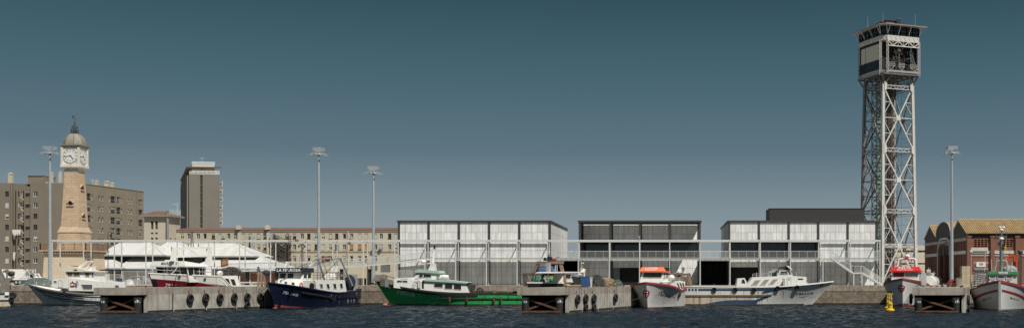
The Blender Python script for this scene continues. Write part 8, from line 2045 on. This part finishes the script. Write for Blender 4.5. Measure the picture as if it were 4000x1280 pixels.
# ---------------------------------------------------------------- white boat with green wheelhouse at the right edge
hb_bow = V3(39.75,139.2,0); an = math.atan2(-1,-.287)
hb = Boat('broad white boat with red rail and green wheelhouse top, bow facing us', hb_bow+V3(.287,1,0).normalized()*15.2, an, 15.8, 7.2, rake=.6, Fb=3.45, Fm=1.9, Fs=2.1, s0=.55, p=2.3, s0w=.3, pw=2.0, ww=.86, flare=1.3, sm=.45, pe=1.2)
HH = mat('grey_white_hull',(.50,.505,.50),.4,var=.07,streak=.15,dirt=(.3,.28,.25))
hb.hull(HH); hb.deck(DECKC,.5,inner=WHITE2); hb.rail(REDRAIL,.22,.30); hb.stem(HH,.26); hb.strip(.0,1., lambda u: -.3, lambda u: .08, TAR,'boot_line',out=.015)
zs_ = lambda u: hb.sheer(u)-1.02-.12*(1-u)
hb.strip(.55,.985, lambda u: zs_(u)-.14, lambda u: zs_(u)+.14, REDRAIL,'red_stripe',out=.02)
hb.letters('3BA-3-1-91', ((3839,1175),(3873,1165),(3838,1166)), INK); hb.letters('3BA-3-1-91', ((3944,1165),(3978,1174),(3946,1157)), INK)
fx = 10.2; of = lambda px,py,lx=fx: hb.atx(px,py,lx)
bl,br,tr,tl = of(3862,1112),of(3974,1112),of(3972,1070),of(3864,1070); ax_ = fx-3.2
m = MB(); m.loft([bl+V3(.2,0,-.6),br+V3(.2,0,-.6),V3(ax_,br.y,br.z-.6),V3(ax_,bl.y,bl.z-.6)],[tl,tr,V3(ax_,tr.y,tr.z),V3(ax_,tl.y,tl.z)]); wh = hb.put('wheelhouse', m, WHITE2)
def wq(px0,px1,py0,py1,mt=GLASSL): hb.patch([of(px0,py1)+V3(.09,0,0),of(px1,py1)+V3(.09,0,0),of(px1,py0)+V3(.04,0,0),of(px0,py0)+V3(.04,0,0)],mt,'window',.06,wh,WHITE,.07)
WG = mat('grey_reflecting_glass',(.22,.22,.215),.12,var=.2)
wq(3866,3889,1073,1088,WG); wq(3898,3922,1073,1088,WG); wq(3931,3954,1073,1088,WG); wq(3870,3890,1093,1101); wq(3898,3922,1093,1101); wq(3931,3948,1093,1101)
sgn = 1 if tr.y > tl.y else -1; zt2 = of(3900,1059).z
m = MB(); A = [V3(fx+.3,tl.y-sgn*.2,tl.z+.003),V3(fx+.3,tr.y+sgn*.2,tl.z+.003),V3(ax_-.2,tr.y+sgn*.2,tl.z+.003),V3(ax_-.2,tl.y-sgn*.2,tl.z+.003)]; m.loft(A,[V3(p.x,p.y,zt2) for p in A]); rf = hb.put('wheelhouse_roof', m, GREENR)
u_ = A[1]-A[0]; b0 = A[0]+u_*.36; m = MB(); m.prism([b0+V3(.005,0,.03),b0+u_*.29+V3(.005,0,.03),b0+u_*.29+V3(.005,0,zt2-tl.z-.03),b0+V3(.005,0,zt2-tl.z-.03)],(.06,0,0)); nbd = hb.put('name_board', m, SIGNW, rf)
flat_text('MI ROSARIA', b0+u_*.02+V3(.07,0,.12), b0+u_*.27+V3(.07,0,.12), b0+u_*.02+V3(.07,0,zt2-tl.z-.14), mat('grey_lettering',(.25,.25,.25),.5), nbd, out=.006)
m = MB(); lm = fx-1.8; q = lambda px,py: hb.atx(px,py,lm); m.tube(q(3911,1062),q(3912,930),.22,.15,12); m.bar(q(3891,924),q(3933,924),.16); 
for p_ in (3892,3905,3919,3932): m.tube(q(p_,1010 if p_ in (3905,3919) else 950),q(p_,862+abs(p_-3912)*1.6),.03,.015,5)
m.bar(q(3896,958),q(3928,958),.07); m.bar(q(3900,975),q(3926,972),.07); m.tube(q(3912,930),q(3912,895),.09)
hb.put('mast', m, mat('grey_mast_paint',(.16,.17,.17),.5,var=.2))
for (x,y,rr) in ((3912,897,.28),(3906,887,.2),(3919,888,.22),(3912,932,.32)): m = MB(); m.ball(q(x,y),rr,rr,rr*.7); hb.put('radar_dome', m, WHITE, smooth=True)
for (x,y) in ((3903,950),(3921,955),(3918,968)): m = MB(); c = q(x,y); m.box(c.x-.18,c.x+.18,c.y-.18,c.y+.18,c.z-.12,c.z+.12); hb.put('mast_lamp', m, DARKST)
m = MB(); c = q(3924,964); m.box(c.x-.1,c.x+.1,c.y-.22,c.y+.22,c.z-.3,c.z+.3); hb.put('yellow_reflector', m, mat('yellow_plate',(.6,.38,.02),.5))
m = MB()
for a in (3880,3888,3936,3944): m.bar(q(3912,935),q(a,1060),.025)
hb.put('stay_wire', m, STEELW)
m = MB(); m.path([q(3885,1060),q(3893,1022),q(3900,1017),q(3928,1017),q(3933,1024),q(3936,1060)],.10,8); hb.put('mast_arch', m, GALV)
lc = 4.5; q2 = lambda px,py: hb.atx(px,py,lc)
m = MB(); m.bar(q2(3905,1042),q2(3940,1000),.3,.34); m.bar(q2(3940,1000),q2(3962,995),.3,.32); m.bar(q2(3962,995),q2(3966,1020),.26,.3); m.bar(q2(3972,1002),q2(3975,1060),.3); m.bar(q2(3925,1020),q2(3950,1004),.2); cr = hb.put('folding_crane', m, ORANGEC)
m = MB(); m.bar(q2(3912,1034),q2(3945,1006),.12); m.bar(q2(3970,1000),q2(3972,1040),.12); hb.put('hydraulic_ram', m, DARKST, cr)
m = MB(); m.bar(q2(3984,1120),q2(3986,985),.42); m.ball(q2(3986,982),.35,.35,.3); m.bar(q2(3984,1020),q2(3950,1060),.14); m.bar(q2(3984,1030),q2(3944,1062),.1); hb.put('gallows_post', m, mat('brown_gallows',(.09,.075,.06),.7,var=.3))
m = MB()
for a,b in (((3958,1012),(3946,1060)),((3930,1030),(3960,1040)),((3900,1040),(3915,1062)),((3872,1010),(3875,1060)),((3850,970),(3846,1060))): m.bar(q2(*a),q2(*b),.07)
hb.put('rigging_pole', m, STEELW)
heap('pale blue and white gear bundle behind the green wheelhouse', 'gear heap', 'gear_heap', hb.W(q2(3945,1064)), 1.0,.8,.8, mat('pale_gear',(.25,.27,.29),.9,var=.7,scale=4,bump=.6), STEELW, 71, 25)
hb.handrail([hb.hp(u,1,1)+V3(0,-.1,0) for u in (.35,.45,.55,.65)],.8,IRON,sp=.8); hb.handrail([hb.hp(u,1,-1)+V3(0,.1,0) for u in (.35,.45,.55,.65,.75)],.9,IRON,sp=.6,mid=2)
m = MB(); m.tube(V3(1.2,2.0,2.0),V3(1.2,-2.0,2.0),.7,n=16); hb.put('net_drum', m, NETD)

# ---------------------------------------------------------------- mooring ropes
def rope(lab, a, b, sag, m_=ROPEM, r=.035):
    a,b = Vector(a),Vector(b); m = MB(); n = 14; pts = [a.lerp(b,i/n)-V3(0,0,4*sag*(i/n)*(1-i/n)) for i in range(n+1)]; m.path(pts,r,6); m.build('mooring_rope', m_, loc=a, label=lab, cat='rope')
nbow = nb.W(nb.hp(.985,.9,-1)); rope('pale green mooring rope slack from the crimson boat to the navy bow', mb.W(mb.hp(.55,1,1)), nbow, 1.6, ROPEG, .045)
rope('white mooring rope sagging from the orange roofed boat to the middle pier', ob.W(ob.hp(.97,.55,-1)), Q2(w2+.05,27,1.3), .55, ROPEM, .04)
rope('thin dark mooring line slanting down the side of the left pier', Q1(w1+.06,20.5,2.6), nb.W(nb.hp(.99,.25,-1)), .1, CABLE, .03)
rope('thin white line from the foredeck of the crimson boat down to the pier', mb.W(mb.hp(.93,1,1)), Q1(w1-.5,14,2.85), .1, ROPEM, .02)
rope('pale curved hose hanging beside the crimson boat wheelhouse', mb.W(mb.at(702,1022,2.6)), mb.W(mb.at(655,1068,2.6)), .5, ROPEM, .05)
rope('thin grey line slanting across the face of the middle pier', Q2(w2+.06,17,2.7), Q2(w2+.06,25,.4), .15, CABLE, .018)
rope('pair of slack lines from the green wheelhouse boat to the right pier', hb.W(hb.hp(.8,1,-1)), Q3(w3-.3,9,2.85), .15, ROPEM, .025)

# rust and scupper runs on the hulls
def runs(b, n, u0, u1, m_, seed, ztop=lambda b,u: b.sheer(u)-.25, side=1, lo=.15, wmax=.010):
    rng = random.Random(seed); mb_ = MB()
    for i in range(n):
        u = rng.uniform(u0,u1); w = rng.uniform(.003,wmax); zt = ztop(b,u)-rng.uniform(0,.5); zb = max(lo, zt-rng.uniform(.5,1.6)); P_ = []
        for k in range(5):
            z = zt+(zb-zt)*k/4; t = b.tz(u,z); ww = w*(1-.18*k); nn = b.hn(u,min(.98,max(.02,t)),side)*.008
            uu = u*b.L/(b.L-b.rake+b.rake*t); P_.append((b.hp(uu-ww/2,t,side)+nn, b.hp(uu+ww/2,t,side)+nn))
        for (a,c),(d,e) in zip(P_,P_[1:]): mb_.quad(a,c,e,d)
    o = mb_.build('stain', m_, b.t, fix=False); o['kind'] = 'stuff'
runs(gb, 11, .02, .66, mat('dark_green_stain',(.012,.085,.03),.7,var=.4), 1); runs(gb, 9, .02, .6, mat('rust_run',(.13,.06,.03),.8,var=.4), 2, lo=.2)
runs(wb, 18, .02, .76, mat('tan_rust_run',(.42,.35,.27),.8,var=.3), 3, side=-1); runs(wb, 10, .02, .55, mat('rust_run'+'_light',(.27,.17,.10),.8,var=.3), 4, side=-1, ztop=lambda b,u: 1.3)
runs(nb, 12, .02, .55, mat('grey_scuff',(.07,.075,.085),.7,var=.4), 5); runs(ob, 9, .04, .34, MATS['tan_rust_run'], 6, wmax=.014); runs(hb, 5, .5, .7, mat('faint_stain',(.40,.38,.34),.7,var=.2), 7); runs(hb, 5, .5, .7, MATS['faint_stain'], 8, side=-1)
runs(lb, 18, .25, .95, mat('grey_stain',(.42,.41,.38),.7,var=.3), 9)
